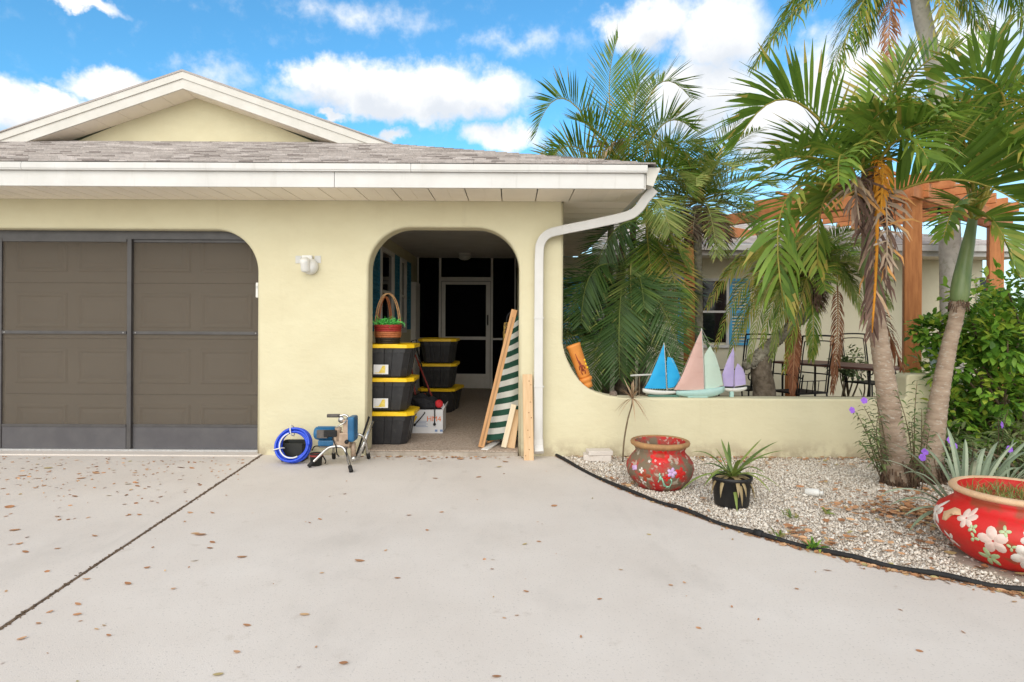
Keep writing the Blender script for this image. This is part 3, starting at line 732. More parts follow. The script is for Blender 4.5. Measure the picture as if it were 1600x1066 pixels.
# back wing across the courtyard
wing = thing('back_wing', 'pale yellow house wing with grey shingle roof behind the courtyard palms', 'house', (5, 11.55, 0))
BWY, BE, WXR = 11.55, 10.9, 9.2
m = MB(); m.bb(XR + .02, WXR - .55, BWY, BWY + .2, 0, SOF + .02); m.build('wall', 'stucco_back', wing)
m = MB(); m.bb(WXR - .55, WXR - .36, BWY + .0, 15, 0, SOF + .02); m.build('wall', 'stucco_back', wing)
m = MB(); m.bb(XR + .7, WXR, BE + .03, BWY - .002, SOF + .002, SOF + .014); m.build('soffit', 'soffit_vinyl', wing)
m = MB(); m.bb(XR + .9, WXR, BE, BE + .02, SOF - .004, FT); m.build('fascia', 'white_trim', wing)
m = MB(); m.bb(XR + .9, WXR + .05, BE - .10, BE - .001, FT - .06, FT + .05); m.build('gutter', 'white_trim', wing, bevel=.01)
zb = FT + .055
pr = MB(); d_ = 3.2
pr.add([(XR + .6, BE - .07, zb), (WXR + .07, BE - .07, zb), (WXR + .07 - d_, BE - .07 + d_, zb + .30 * d_), (XR + .6, BE - .07 + d_, zb + .30 * d_)], [(0, 1, 2, 3)])
pr.add([(WXR + .07, BE - .07, zb - .001), (WXR + .07, BE + 8, zb - .001), (WXR + .07 - d_, BE - .07 + d_, zb + .30 * d_)], [(0, 1, 2)])
wr = pr.build('roof', 'shingle', wing)
mass = MB(); rb = math.atan(.30)
for row in range(22):
    sdist = row * course; yb, zb2 = BE - .07 + sdist * math.cos(rb), zb + sdist * math.sin(rb)
    xx = WXR + .05 - sdist
    while xx > XR + .6:
        k = rs.randrange(9); wv, me = meshes[k]
        M = Matrix.Translation((xx - wv / 2, yb, zb2)) @ Matrix.Rotation(rb, 4, 'X')
        mass.add([M @ v.co for v in me.vertices], [tuple(p.vertices) for p in me.polygons], tint=min(1, max(0, rs.gauss(.75, .22)))); xx -= wv + .004
tag(mass.build('shingle_courses', 'shingle', wr, recalc=False), kind='stuff')
def back_window(xa, xb, z0, z1, shut=(True, True)):
    m = MB(); m.bb(xa, xb, BWY - .01, BWY - .002, z0, z1); o = m.build('window', 'dark_glass', wing)
    m = MB()
    for a, b, c, d in ((xa - .05, xa, z0 - .05, z1 + .05), (xb, xb + .05, z0 - .05, z1 + .05), (xa, xb, z1, z1 + .05), (xa - .08, xb + .08, z0 - .10, z0 - .051)):
        m.bb(a, b, BWY - .04, BWY - .001, c, d)
    m.bb(xa, xb, BWY - .03, BWY - .011, (z0 + z1) / 2 - .02, (z0 + z1) / 2 + .02)
    m.build('window_frame', 'white_trim', o)
    for s_, x_ in zip(shut, (xa - .06 - .38, xb + .06)):
        if not s_: continue
        m = MB(); f = .05; h = z1 - z0
        for a, b, c, d in ((x_, x_ + f, z0 - .05, z1 + .05), (x_ + .38 - f, x_ + .38, z0 - .05, z1 + .05), (x_ + f, x_ + .38 - f, z0 - .05, z0 + .0), (x_ + f, x_ + .38 - f, z1, z1 + .05), (x_ + f, x_ + .38 - f, (z0 + z1) / 2 - .03, (z0 + z1) / 2 + .03)): m.bb(a, b, BWY - .03, BWY - .003, c, d)
        so = m.build('shutter', 'blue_shutter_sky', wing)
        m = MB(); n = int(h / .06)
        for i in range(n): m.box((x_ + .19, BWY - .016, z0 + (i + .5) * h / n), (.28, .028, .008), Matrix.Rotation(R(-45), 3, 'X'))
        m.build('louvres', 'blue_shutter_sky', so)
pm('blue_shutter_sky', (0.07, 0.36, 0.62), (0.10, 0.42, 0.68), vscale=8, rough=0.6, coord='Position')
back_window(P(1095, 500, BWY).x, P(1134, 500, BWY).x, 1.0, 2.15)
back_window(1.35, 2.0, 1.0, 2.15)
back_window(P(1528, 500, BWY).x, P(1556, 500, BWY).x, 1.2, 2.2, (False, False))
# ------------------------------------------------------------------ things on and by the wall
pm('white_plastic', (0.70, 0.69, 0.66), (0.66, 0.65, 0.61), vscale=10, rough=0.4)
pm('grey_plate', (0.52, 0.52, 0.50), (0.58, 0.57, 0.54), vscale=20, rough=0.6)
pm('bin_black', (0.018, 0.018, 0.020), (0.026, 0.026, 0.028), vscale=14, rough=0.42, spec=0.45, bump=0.08, bscale=60)
stain('bin_black', (1, 1, 1), 16, .56, .76, (0.075, 0.072, 0.068), .6)
pm('bin_yellow', (0.78, 0.48, 0.006), (0.84, 0.54, 0.012), vscale=10, rough=0.4, spec=0.4)
pm('label_white', (0.72, 0.71, 0.70), rough=0.5)
pm('label_yellow', (0.75, 0.52, 0.03), (0.80, 0.66, 0.20), vscale=30, rough=0.5)
pm('wicker', (0.36, 0.19, 0.08), (0.50, 0.30, 0.14), vscale=30, rough=0.7)
pm('wicker_red', (0.30, 0.025, 0.022), (0.40, 0.04, 0.03), vscale=30, rough=0.65)
pm('wicker_orange', (0.42, 0.13, 0.045), (0.5, 0.18, 0.07), vscale=30, rough=0.65)
pm('wicker_black', (0.02, 0.014, 0.01), (0.05, 0.035, 0.02), vscale=30, rough=0.7)
pm('green_plastic', (0.06, 0.50, 0.06), (0.16, 0.66, 0.16), vscale=12, rough=0.35, spec=0.6)
pm('carton', (0.66, 0.66, 0.67), (0.60, 0.60, 0.61), vscale=6, rough=0.75)
pm('carton_brown', (0.30, 0.17, 0.08), (0.36, 0.21, 0.10), vscale=6, rough=0.85)
pm('ink_orange', (0.72, 0.15, 0.015), rough=0.7)
pm('ink_blue', (0.16, 0.24, 0.42), rough=0.7)
pm('black_cloth', (0.010, 0.010, 0.012), (0.022, 0.022, 0.025), vscale=12, rough=0.85, bump=0.4, bscale=25)
pm('red_cloth', (0.45, 0.012, 0.02), (0.60, 0.03, 0.035), vscale=12, rough=0.7)
pm('red_dark', (0.20, 0.022, 0.018), (0.30, 0.04, 0.03), vscale=12, rough=0.5)
pm('stripe_green', (0.010, 0.055, 0.034), (0.016, 0.075, 0.047), vscale=14, rough=0.85, bump=0.1, bscale=120)
pm('stripe_white', (0.56, 0.56, 0.51), (0.64, 0.64, 0.59), vscale=8, rough=0.85, bump=0.1, bscale=120)
pm('chrome', (0.62, 0.61, 0.59), (0.52, 0.50, 0.47), vscale=30, rough=0.25, metallic=0.9)
pm('sprayer_blue', (0.012, 0.085, 0.19), (0.022, 0.13, 0.27), vscale=12, rough=0.4)
pm('pump_tan', (0.33, 0.235, 0.165), (0.43, 0.32, 0.235), vscale=18, rough=0.5, metallic=0.2)
pm('grip_grey', (0.085, 0.075, 0.068), (0.13, 0.115, 0.105), vscale=20, rough=0.7)
pm('hose_blue', (0.008, 0.05, 0.50), (0.014, 0.075, 0.62), vscale=12, rough=0.3, spec=0.5)
pm('bucket_dark', (0.022, 0.023, 0.019), (0.035, 0.034, 0.028), vscale=8, rough=0.6)

# motion-sensor lamp on the wall, with the grey patches of its old mounts
c = P(484, 413, WY)
t = thing('wall_light', 'white round sensor lamp mounted high on the yellow wall', 'wall light', (c.x, WY, c.z))
m = MB(); p = P(466.5, 406, WY); m.bb(p.x - .03, p.x + .03, WY - .006, WY - .0005, p.z - .037, p.z + .04); m.build('mounting_plate', 'grey_plate', t, bevel=.002)
m = MB(); p = P(497, 406, WY); m.bb(p.x - .035, p.x + .03, WY - .006, WY - .0005, p.z - .034, p.z + .04); m.build('mounting_plate', 'grey_plate', t, bevel=.002)
m = MB(); p = P(481, 405, WY); m.bb(p.x - .05, p.x + .055, WY - .045, WY - .0005, p.z - .03, p.z + .035); m.build('bracket', 'white_plastic', t, bevel=.01)
m = MB(); p = P(486, 417, WY); m.lathe([(0, .0), (.075, .0), (.082, .015), (.078, .045), (.06, .075), (.035, .09), (0, .094)], (p.x, WY - .001, p.z), 24, Matrix.Rotation(R(90), 3, 'X')); m.build('dome', 'white_plastic', t)
m = MB(); p = P(482, 412, WY); Mx = Matrix.Rotation(R(25), 3, 'X'); m.lathe([(0, .055), (.042, .05), (.047, .02), (.047, -.03), (.05, -.06), (.045, -.075), (.03, -.07), (0, -.068)], (p.x, WY - .10, p.z - .01), 20, Mx); o = m.build('sensor_head', 'white_plastic', t)
m = MB(); m.lathe([(0, -.07), (.026, -.0705), (.026, -.078), (0, -.08)], (p.x, WY - .10, p.z - .01), 16, Mx); m.build('lens', 'grey_plate', o)
# little white box on the garage jamb
c = P(398, 453.5, WY)
m = MB(); m.bb(GX1 - .028, GX1 - .001, WY + .02, WY + .06, c.z - .075, c.z + .078); sb = m.build('door_sensor', 'white_plastic', loc=(GX1, WY + .04, c.z), bevel=.008); tag(sb, 'small white plastic box on the garage opening jamb', 'sensor')
m = MB(); m.bb(GX1 - .022, GX1 - .008, WY + .014, WY + .021, c.z + .02, c.z + .045); m.build('button', 'grey_plate', sb)

# ------------------------------------------------------------------ storage bins
def oct_ring(w, d, c): return [(-w + c, -d), (w - c, -d), (w, -d + c), (w, d - c), (w - c, d), (-w + c, d), (-w, d - c), (-w, -d + c)]
def make_bin(name, label, loc, rz, w=.385, d=.26, labelled=True, group=None, scale=1.0):
    t = thing(name, label, 'storage bin', loc, group, (0, 0, rz))
    hgt = .345
    # tub: tapered, with upright ribs pressed into the sides
    def outline(k):
        ww, dd, pts = w * .93 * k, d * .91 * k, []
        def side(a, b, n, nrm):
            for i in range(n):
                f0, f1 = i / n, (i + 1) / n
                for f, dep in ((f0 + .02, 0), (f0 + .035, .0), (f1 - .035, 0.0), (f1 - .02, .0)):
                    dp_ = .012 if (i % 2 == 1 and .02 < f - f0 + 1e-9 and abs(f - (f0 + f1) / 2) < (f1 - f0) / 2 - .03) else 0
                    pts.append((a[0] + (b[0] - a[0]) * f - nrm[0] * dp_, a[1] + (b[1] - a[1]) * f - nrm[1] * dp_))
        cc = .05
        side((-ww + cc, -dd), (ww - cc, -dd), 5, (0, -1)); side((ww, -dd + cc), (ww, dd - cc), 5, (1, 0))
        side((ww - cc, dd), (-ww + cc, dd), 5, (0, 1)); side((-ww, dd - cc), (-ww, -dd + cc), 5, (-1, 0))
        return pts
    lv = [(0.0, .80), (.012, .83), (.26, .955), (.262, .985), (.32, 1.0)]
    vs = []; n = len(outline(1))
    for z, k in lv: vs += [(a, b, z) for a, b in outline(k)]
    fs = [(i * n + j, i * n + (j + 1) % n, (i + 1) * n + (j + 1) % n, (i + 1) * n + j) for i in range(len(lv) - 1) for j in range(n)] + [tuple(range(n - 1, -1, -1)), tuple((len(lv) - 1) * n + j for j in range(n))]
    m = MB(); m.add(vs, fs); m.build('tub', 'bin_black', t, world=False)
    rings = [(w, d, .07, .312), (w, d, .07, .345), (w - .012, d - .012, .066, .352), (w - .05, d - .05, .05, .352), (w - .056, d - .056, .05, .345)]
    vs = []
    for a, b, c_, z in rings: vs += [(x, y, z) for x, y in oct_ring(a, b, c_)]
    fs = [(i * 8 + j, i * 8 + (j + 1) % 8, (i + 1) * 8 + (j + 1) % 8, (i + 1) * 8 + j) for i in range(4) for j in range(8)] + [tuple(range(7, -1, -1)), tuple(32 + j for j in range(8))]
    m = MB(); m.add(vs, fs); lid = m.build('lid', 'bin_yellow', t, world=False)
    m = MB()
    for sx in (-1, 1):
        m.box((sx * w * .38, -d + .0035, .336), (w * .42, .012, .034)); 
    m.build('lid_tab', 'bin_yellow', lid, world=False, bevel=.003)
    if labelled:
        m = MB(); yk = -d * .91 * .90 - .012
        tl = MB(); tl.box((.04, yk, .085), (.155, .002, .10), Matrix.Rotation(R(-4), 3, 'X')); lo = tl.build('sticker', 'label_white', t, world=False)
        tl = MB(); tl.sheet([(.02, yk - .004, .055), (.085, yk - .004, .055), (.085, yk - .0075, .125), (.06, yk - .0075, .125)], .001, (0, -1, 0)); tl.sheet([(-.02, yk - .004, .045), (.085, yk - .004, .045), (.085, yk - .004, .053), (-.02, yk - .004, .053)], .001, (0, -1, 0)); tl.build('sticker_print', 'label_yellow', lo, world=False)
    return t
bx = P(645, 530, 6.40).x - .385
FBY = 6.43 + .26
names = ['bottom bin of the front stack, black with yellow lid and no sticker', 'middle bin of the front stack, black, yellow lid and white sticker', 'top bin of the front stack, black with yellow lid under the wicker baskets']
for k in range(3):
    make_bin('storage_bin', names[k], (bx + (.004, -.004, .003)[k], FBY + (0, .01, .0)[k], FZ + k * .356), R((0, .6, -.5)[k]), labelled=k > 0, group='black storage bins with yellow lids')
# second stack, set further back with the short end forward
bx2 = P(683, 560, 8.8).x
names = ['bottom bin of the rear stack, black with yellow lid, turned a little', 'middle bin of the rear stack, black with yellow lid', 'top bin of the rear stack, black with yellow lid, nothing on it']
for k in range(3):
    make_bin('storage_bin', names[k], (bx2 + (.03, 0, .0)[k], 8.75 + .36, FZ + k * .356), R((82, 90, 90)[k]), labelled=False, group='black storage bins with yellow lids', w=.36, d=.275)

# baskets on top of the front stack
ztop = FZ + 3 * .356
def basket(name, label, c, r, h, mats, handle_h, grass, hm, rz=0):
    t = thing(name, label, 'basket', c, 'wicker baskets on the storage bins')
    n = 26; lay = 9
    for li in range(3):
        m = MB()
        for k in range(lay // 3):
            z = (li * 3 + k + .5) * h / lay; rr = r * (.84 + .16 * z / h)
            pts = [(c[0] + (rr + .0045 * (1 if (j + k) % 2 else -1)) * math.cos(2 * math.pi * j / (2 * n)), c[1] + (rr + .0045 * (1 if (j + k) % 2 else -1)) * math.sin(2 * math.pi * j / (2 * n)), c[2] + z) for j in range(2 * n + 1)]
            m.tube(pts, h / lay * .58, 6, tint=.5)
        m.build('weave', mats[li], t)
    m = MB()
    for j in range(n):
        a = 2 * math.pi * j / n; m.tube([(c[0] + r * .82 * math.cos(a), c[1] + r * .82 * math.sin(a), c[2] + .002), (c[0] + r * 1.0 * math.cos(a), c[1] + r * 1.0 * math.sin(a), c[2] + h)], .004, 5)
    m.lathe([(0, .001), (r * .84, .001), (r * .84, .006), (0, .006)], c, 24)
    m.build('stakes', mats[0], t)
    m = MB(); rm = [(c[0] + r * 1.01 * math.cos(2 * math.pi * j / 40), c[1] + r * 1.01 * math.sin(2 * math.pi * j / 40), c[2] + h + .004 * math.sin(j * 2.5)) for j in range(41)]
    m.tube(rm, .011, 7); m.build('rim', mats[2], t)
    for off in (-.008, .008):
        m = MB(); pts = [(c[0] + math.cos(rz) * r * .97 * math.cos(a) + off, c[1] + math.sin(rz) * r * .97 * math.cos(a) + off * .5, c[2] + h * .4 + handle_h * math.sin(a) ** .8) for a in (math.pi * j / 24 for j in range(25))]
        m.tube(pts, .0065, 6); m.build('handle', hm, t)
    if grass:
        rg = random.Random(4); m = MB()
        for k in range(260):
            a, q = rg.uniform(0, 6.28), rg.random() ** .5 * r * .95
            p0 = Vector((c[0] + q * math.cos(a), c[1] + q * math.sin(a), c[2] + h * .95 + rg.uniform(0, .04)))
            d0 = Vector((rg.gauss(0, 1), rg.gauss(0, 1), rg.uniform(.1, 1))).normalized() * rg.uniform(.03, .08)
            d1 = Vector((rg.gauss(0, 1), rg.gauss(0, 1), rg.uniform(-1, .6))).normalized() * .05
            wv = Vector((rg.gauss(0, 1), rg.gauss(0, 1), rg.gauss(0, 1))).normalized()
            m.blade([p0, p0 + d0, p0 + d0 + d1], [.004, .004, .003], wv)
        tag(m.build('paper_grass', 'green_plastic', t, recalc=False), kind='stuff')
    return t
c1 = P(606, 526, 6.62); basket('wicker_basket', 'woven red and brown basket with tall handle and green paper grass', (c1.x, 6.62, ztop),   .135, .19, ('wicker_black', 'wicker_orange', 'wicker_red'), .46, True, 'wicker', 0.35)
c2 = P(604, 520, 6.86); basket('wicker_basket', 'plain brown basket behind the basket with green grass', (c2.x - .02, 6.868, ztop), .105, .13, ('wicker', 'wicker', 'wicker_orange'), .46, False, 'wicker_orange', 1.0)

# ------------------------------------------------------------------ carton with bag, cart
def text_mesh(txt, size, mat, name, parent, M):
    cu = bpy.data.curves.new(name, 'FONT'); cu.body = txt; cu.size = size; cu.extrude = .0006; cu.align_x = 'CENTER'; cu.align_y = 'CENTER'
    ob = bpy.data.objects.new(name, cu); COL.objects.link(ob)
    dg = bpy.context.evaluated_depsgraph_get(); me = bpy.data.meshes.new_from_object(ob.evaluated_get(dg)); bpy.data.objects.remove(ob)
    me.transform(M); me.materials.clear(); me.materials.append(MATS[mat])
    o = bpy.data.objects.new(name, me); COL.objects.link(o); o.parent = parent; return o
CY = 7.17; cx0, cx1 = P(640, 660, CY).x - .02, P(692, 660, CY).x
t = thing('carton', 'white printed cardboard box on the breezeway floor beside the bins', 'box', ((cx0 + cx1) / 2, CY, FZ))
m = MB(); m.bb(cx0, cx1, CY, CY + .34, FZ, FZ + .275); m.build('box_body', 'carton', t, bevel=.004)
m = MB(); m.box(((cx0 + cx1) / 2 + .13, CY + .06, FZ + .305), (.16, .004, .08), Matrix.Rotation(R(25), 3, 'X')); m.box((cx1 + .012, CY + .17, FZ + .30), (.004, .32, .075), Matrix.Rotation(R(20), 3, 'Y')); m.build('flap', 'carton', t)
Mt = lambda x, z: Matrix.Translation((x - (cx0 + cx1) / 2, -.0012, z - FZ)) @ Matrix.Rotation(R(90), 4, 'X')
lx = P(678, 655, CY)
text_mesh('HM4', .085, 'ink_orange', 'lettering', t, Mt(lx.x, lx.z))
m = MB()
for i in range(5): m.bb(lx.x - .21, lx.x - .07 - .02 * (i % 2), CY - .0014, CY - .0004, FZ + .075 + i * .016, FZ + .080 + i * .016)
for q in (-.27, .03, .09): m.bb(lx.x + q - .018, lx.x + q + .012, CY - .0014, CY - .0004, FZ + .02, FZ + .045)
m.build('print', 'ink_blue', t)
# black bag slumped on the carton with its red flap
bc = P(664, 628, CY + .12)
t = thing('tool_bag', 'slumped black cloth bag with red flap on the white carton', 'bag', (bc.x, bc.y, FZ + .279))
bm_ = bmesh.new(); bmesh.ops.create_icosphere(bm_, subdivisions=4, radius=1)
rb_ = random.Random(6)
from mathutils import noise as mn
for v in bm_.verts:
    q = v.co.copy(); nz = mn.noise(q * 2.2) * .28 + mn.noise(q * 6) * .10
    v.co = Vector((q.x * .20 * (1 + nz), q.y * .14 * (1 + nz), max(-.02, q.z * .085 * (1 + nz * 1.6) + .055 - .05 * q.x)))
me = bpy.data.meshes.new('bag_body'); bm_.to_mesh(me); bm_.free(); me.materials.append(MATS['black_cloth'])
for p_ in me.polygons: p_.use_smooth = True
o = bpy.data.objects.new('bag_body', me); COL.objects.link(o); o.parent = t; o.location = (0, 0, .012)
m = MB(); q = P(686, 631, CY + .03); m.lathe([(0, .03), (.03, .026), (.045, .012), (.05, 0), (.04, -.02), (0, -.024)], q, 16, Matrix.Rotation(R(70), 3, 'X') @ Matrix.Rotation(R(20), 3, 'Y')); m.build('red_flap', 'red_cloth', t)
for a, b in (((679, 628), (679, 663)), ((664, 645), (648, 664))):
    p0, p1 = P(*a, CY - .012), P(*b, CY - .012)
    m = MB(); m.tube([P(a[0] - 4, a[1] - 3, CY + .06), p0, p0.lerp(p1, .5) + Vector((.003, -.004, 0)), p1], .007, 6); so = m.build('strap', 'black_cloth', t)
    m = MB(); m.lathe([(0, -.012), (.016, -.012), (.016, .006), (0, .006)], p1 + Vector((0, -.004, 0)), 12, Matrix.Rotation(R(90), 3, 'X')); m.build('strap_end', 'rubber', so)
# folded hand cart leaning on the rear stack, with yellow frame plate by the carton
t = thing('hand_cart', 'folded black and red hand cart leaning between the bin stacks', 'cart', (P(655, 600, 7.6).x, 7.6, FZ))
for a, b, mt, nm in (((646, 548, 7.95), (675, 620, 7.62), 'red_dark', 'rail'), ((651, 545, 7.97), (672, 618, 7.64), 'rubber', 'rail'), ((641, 560, 7.9), (652, 640, 7.7), 'red_dark', 'rail')):
    m = MB(); m.tube([P(*a), P(*b)], .010, 7); m.build(nm, mt, t)
m = MB(); m.tube([P(641, 545, 7.95), P(643, 533, 7.97), P(650, 531, 7.97), P(652, 545, 7.97)], .009, 6); m.build('grip', 'rubber', t)
m = MB(); a, b = P(640, 622, 7.6), P(664, 618, 7.6); m.box((a + b) / 2, (b.x - a.x, .22, .035), Matrix.Rotation(R(-12), 3, 'Y')); m.build('red_tray', 'red_dark', t, bevel=.006)
m = MB(); m.box((P(652, 622, 7.56) + Vector((0, 0, -.30))), (.05, .05, .52)); m.build('foot_post', 'rubber', t)
t = thing('yellow_bracket', 'yellow and black folding bracket by the left end of the white carton', 'bracket', (P(645, 676, 7.1).x, 7.1, FZ))
m = MB(); a = P(638, 645, 7.09); b = P(652, 652, 7.09); c_ = P(645, 664, 7.09); e_ = P(640, 668, 7.09)
m.sheet([a, P(646, 645, 7.09), b, c_, e_], .015, (0, 1, 0)); m.build('plate', 'bin_yellow', t)
m = MB(); m.beam(P(644, 660, 7.1), P(642, 677, 7.1), .02, .02); m.build('foot', 'rubber', t)

# things stacked against the right wall at the back: brown carton and a dark wheel shape
t = thing('brown_carton', 'brown cardboard box high by the right breezeway wall', 'box', (BXR - .12, 10.2, FZ))
q = P(795, 530, 10.2)
m = MB(); m.bb(q.x - .10, BXR - .006, 10.2, 10.5, P(795, 545, 10.2).z, P(795, 518, 10.2).z); m.build('box_body', 'carton_brown', t, bevel=.004)
m = MB(); m.bb(q.x - .12, BXR - .004, 10.16, 10.55, FZ, P(795, 545, 10.2).z - .001); m.build('lower_box', 'black_cloth', t, bevel=.02)

# ------------------------------------------------------------------ lumber and striped awning roll by the right jamb
def plank(name, label, a, b, w, th, mat, up=(0, 1, 0), group='loose boards by the arch', extra=None):
    a, b = Vector(a), Vector(b); base = a if a.z < b.z else b
    m = MB(); 
    d = (b - a); l = d.length; d.normalize(); u = Vector(up); u = (u - d * u.dot(d)).normalized(); sx = u.cross(d)
    M3 = Matrix((sx, u, d)).transposed()
    m.box((0, 0, l / 2), (w, th, l))
    o = m.build(name, mat, bevel=.003, seg=1); o.matrix_world = Matrix.Translation(a) @ M3.to_4x4()
    tag(o, label, 'board', group); return o
pl = plank('lumber', 'long orange-brown board leaning across the arch corner', P(752, 698, 6.36) + Vector((0, 0, 0)), P(804, 484, 6.34), .062, .085, 'pine_orange')
gr = MB(); gr.bb(-.006, .006, -.047, -.0432, .02, 1.38); gr.build('groove', 'carton_brown', pl, world=False)
pl = plank('lumber', 'upright pale pine board standing outside against the arch jamb', P(826.5, 731, 6.02) * 1.0, P(824, 585, 6.12), .098, .038, 'pine')
kn = MB(); rk = random.Random(2)
for k in range(9): kn.lathe([(0, .0008), (.006, .0004), (.0061, -.001)], (rk.uniform(-.035, .035), -.0195, rk.uniform(.05, .85)), 8, Matrix.Rotation(R(90), 3, 'X'))
kn.build('knot', 'carton_brown', pl, world=False)
plank('lumber', 'short pale offcut leaning in front of the striped cloth', P(787, 699, 6.33), P(803, 632, 6.33), .055, .02, 'pine_pale')
plank('lumber', 'short brown rough offcut leaning against the jamb', P(798, 700, 6.36), P(806, 640, 6.37), .085, .03, 'pine')
plank('lumber', 'white painted offcut lying flat by the arch threshold', P(757, 705, 6.255) + Vector((0, 0, .012)), P(776, 693, 6.55) * 1.0 + Vector((0, 0, .02)), .075, .016, 'white_plastic', up=(0, 0, 1))
plank('lumber', 'thin brown stick lying behind the white offcut', P(762, 694, 6.45) + Vector((0, 0, .02)), P(782, 686, 6.62) + Vector((0, 0, .03)), .03, .02, 'pine_orange', up=(0, 0, 1))
# striped awning: a loosely rolled cloth, standing and leaning on the jamb; stripes are separate bands of cloth
A0, A1 = P(783, 694, 6.56), P(812, 492, 6.56)
A0.z = FZ + .02
t = thing('striped_awning', 'rolled green and white striped awning leaning by the arch', 'awning', (A0.x, A0.y, FZ))
nb = 21; ax = (A1 - A0); L_ = ax.length; d = ax.normalized(); sx = Vector((1, 0, 0)); sx = (sx - d * sx.dot(d)).normalized(); uy = sx.cross(d)
def roll_ring(f):
    r = .165 * (1 - f) ** .8 + .045 - .02 * math.sin(f * 3)
    pts = []
    for j in range(28):
        a = 2 * math.pi * j / 28; rr = r * (1 + .07 * math.sin(3 * a + f * 9) + .05 * math.sin(7 * a - f * 5))
        tw = .16 * math.cos(a)           # stripes run askew round the roll
        pts.append(A0 + d * (f * L_ * .97 + tw * .35 + .055) + sx * (rr * math.cos(a)) + uy * (rr * .62 * math.sin(a)))
    return pts
for k in range(nb):
    m = MB(); rs_ = [roll_ring((k + q / 3) / nb) for q in range(4)]
    m.add([p for r_ in rs_ for p in r_], [(i * 28 + j, i * 28 + (j + 1) % 28, (i + 1) * 28 + (j + 1) % 28, (i + 1) * 28 + j) for i in range(3) for j in range(28)], True)
    m.build('green_stripe' if k % 2 == 0 else 'white_stripe', 'stripe_green' if k % 2 == 0 else 'stripe_white', t)
m = MB(); m.tube([A0 + d * .02, A1 + d * .05], .02, 10); m.build('pole', 'aluminium', t)
# patterned cushion/bag showing behind the long board
q = P(793, 520, 6.9); t = thing('patterned_bag', 'small yellow and brown patterned bag behind the leaning board', 'bag', (q.x, 6.9, FZ))
pm('pattern_cloth', (0.40, 0.25, 0.05), (0.05, 0.03, 0.02), vscale=35, rough=0.8, ramp=(.48, .52))
m = MB(); m.bb(q.x - .045, BXR - .01, 6.9, 7.02, P(793, 546, 6.9).z, P(793, 504, 6.9).z); m.build('bag_body', 'pattern_cloth', t, bevel=.02, seg=3)
m = MB(); pts = [P(791, 506, 6.95), P(793, 494, 6.95), P(799, 488, 6.95), P(803, 498, 6.95)]; m.tube(smooth_path(pts, 5), .008, 6); m.build('handle', 'black_cloth', t)
m = MB(); m.bb(q.x + .0, BXR - .012, 6.92, 7.0, FZ, P(793, 546, 6.9).z - .001); m.build('stand', 'black_cloth', t, bevel=.01)

# ------------------------------------------------------------------ airless paint sprayer
def Q(x, y, Y): return P(420 + x / 8.883, 630 + y / 8.883, Y)
SYc = 5.78
t = thing('paint_sprayer', 'blue and tan paint sprayer on chrome legs by the arch', 'paint sprayer', G(515, 733))
MX = Matrix.Rotation(R(90), 3, 'Y')
a, b = Q(640, 415, SYc), Q(960, 415, SYc); l = (b - a).length
m = MB(); m.lathe([(0, 0), (.045, 0), (.058, .012), (.06, .03), (.06, l), (0, l)], a, 22, MX); mo_ = m.build('motor', 'sprayer_blue', t)
m = MB()
for k in range(12):
    an = 2 * math.pi * k / 12; cc = a + Vector((l * .5, .061 * math.cos(an), .061 * math.sin(an))); m.box(cc, (l * .75, .006, .006), Matrix.Rotation(an, 3, 'X'))
m.build('cooling_fins', 'sprayer_blue', mo_)
m = MB(); m.box(Q(745, 430, SYc - .065), (.10, .035, .075)); m.build('label_plate', 'grip_grey', t, bevel=.006)
m = MB(); m.box(Q(860, 420, SYc - .07), (.12, .05, .06)); m.build('switch_box', 'rubber', t, bevel=.008)
m = MB(); m.box(Q(820, 545, SYc), (.16, .10, .055)); m.build('control_box', 'sprayer_blue', t, bevel=.01)
m = MB(); m.box(Q(1165, 350, SYc), (.065, .16, .235)); m.build('gear_cover', 'sprayer_blue', t, bevel=.024, seg=4)
m = MB(); m.box(Q(1085, 420, SYc - .02), (.058, .10, .27)); m.build('pump_housing', 'pump_tan', t, bevel=.008)
m = MB(); m.box(Q(1025, 500, SYc - .03), (.15, .09, .13)); m.build('pump_block', 'pump_tan', t, bevel=.008)
c = Q(965, 420, SYc - .05); m = MB(); m.lathe([(0, -.07), (.028, -.07), (.028, .03), (.031, .034), (.031, .055), (.02, .06), (0, .06)], c, 16); m.build('filter_cup', 'pump_tan', t)
c = Q(1085, 535, SYc - .085); m = MB(); m.lathe([(0, 0), (.019, 0), (.019, .02), (0, .022)], c, 12, Matrix.Rotation(R(90), 3, 'X')); m.build('prime_valve', 'rubber', t)
m = MB(); pp = smooth_path([Q(820, 175, SYc), Q(990, 175, SYc), Q(1060, 165, SYc), Q(1105, 200, SYc), Q(1110, 270, SYc)], 5); m.tube(pp[4:], .011, 8); ho = m.build('handle', 'chrome', t)
m = MB(); m.tube([Q(812, 175, SYc), Q(985, 175, SYc)], .017, 10); m.build('grip', 'grip_grey', ho)
m = MB(); c = Q(1010, 230, SYc - .03); m.lathe([(0, 0), (.03, 0), (.03, .014), (0, .016)], c, 16, Matrix.Rotation(R(90), 3, 'X')); m.build('pressure_gauge', 'chrome', t)
m = MB(); m.tube(smooth_path([Q(930, 340, SYc - .09), Q(1000, 300, SYc - .10), Q(1060, 260, SYc - .08), Q(1090, 200, SYc - .04)], 5), .007, 6); m.build('bleed_pipe', 'chrome', t)
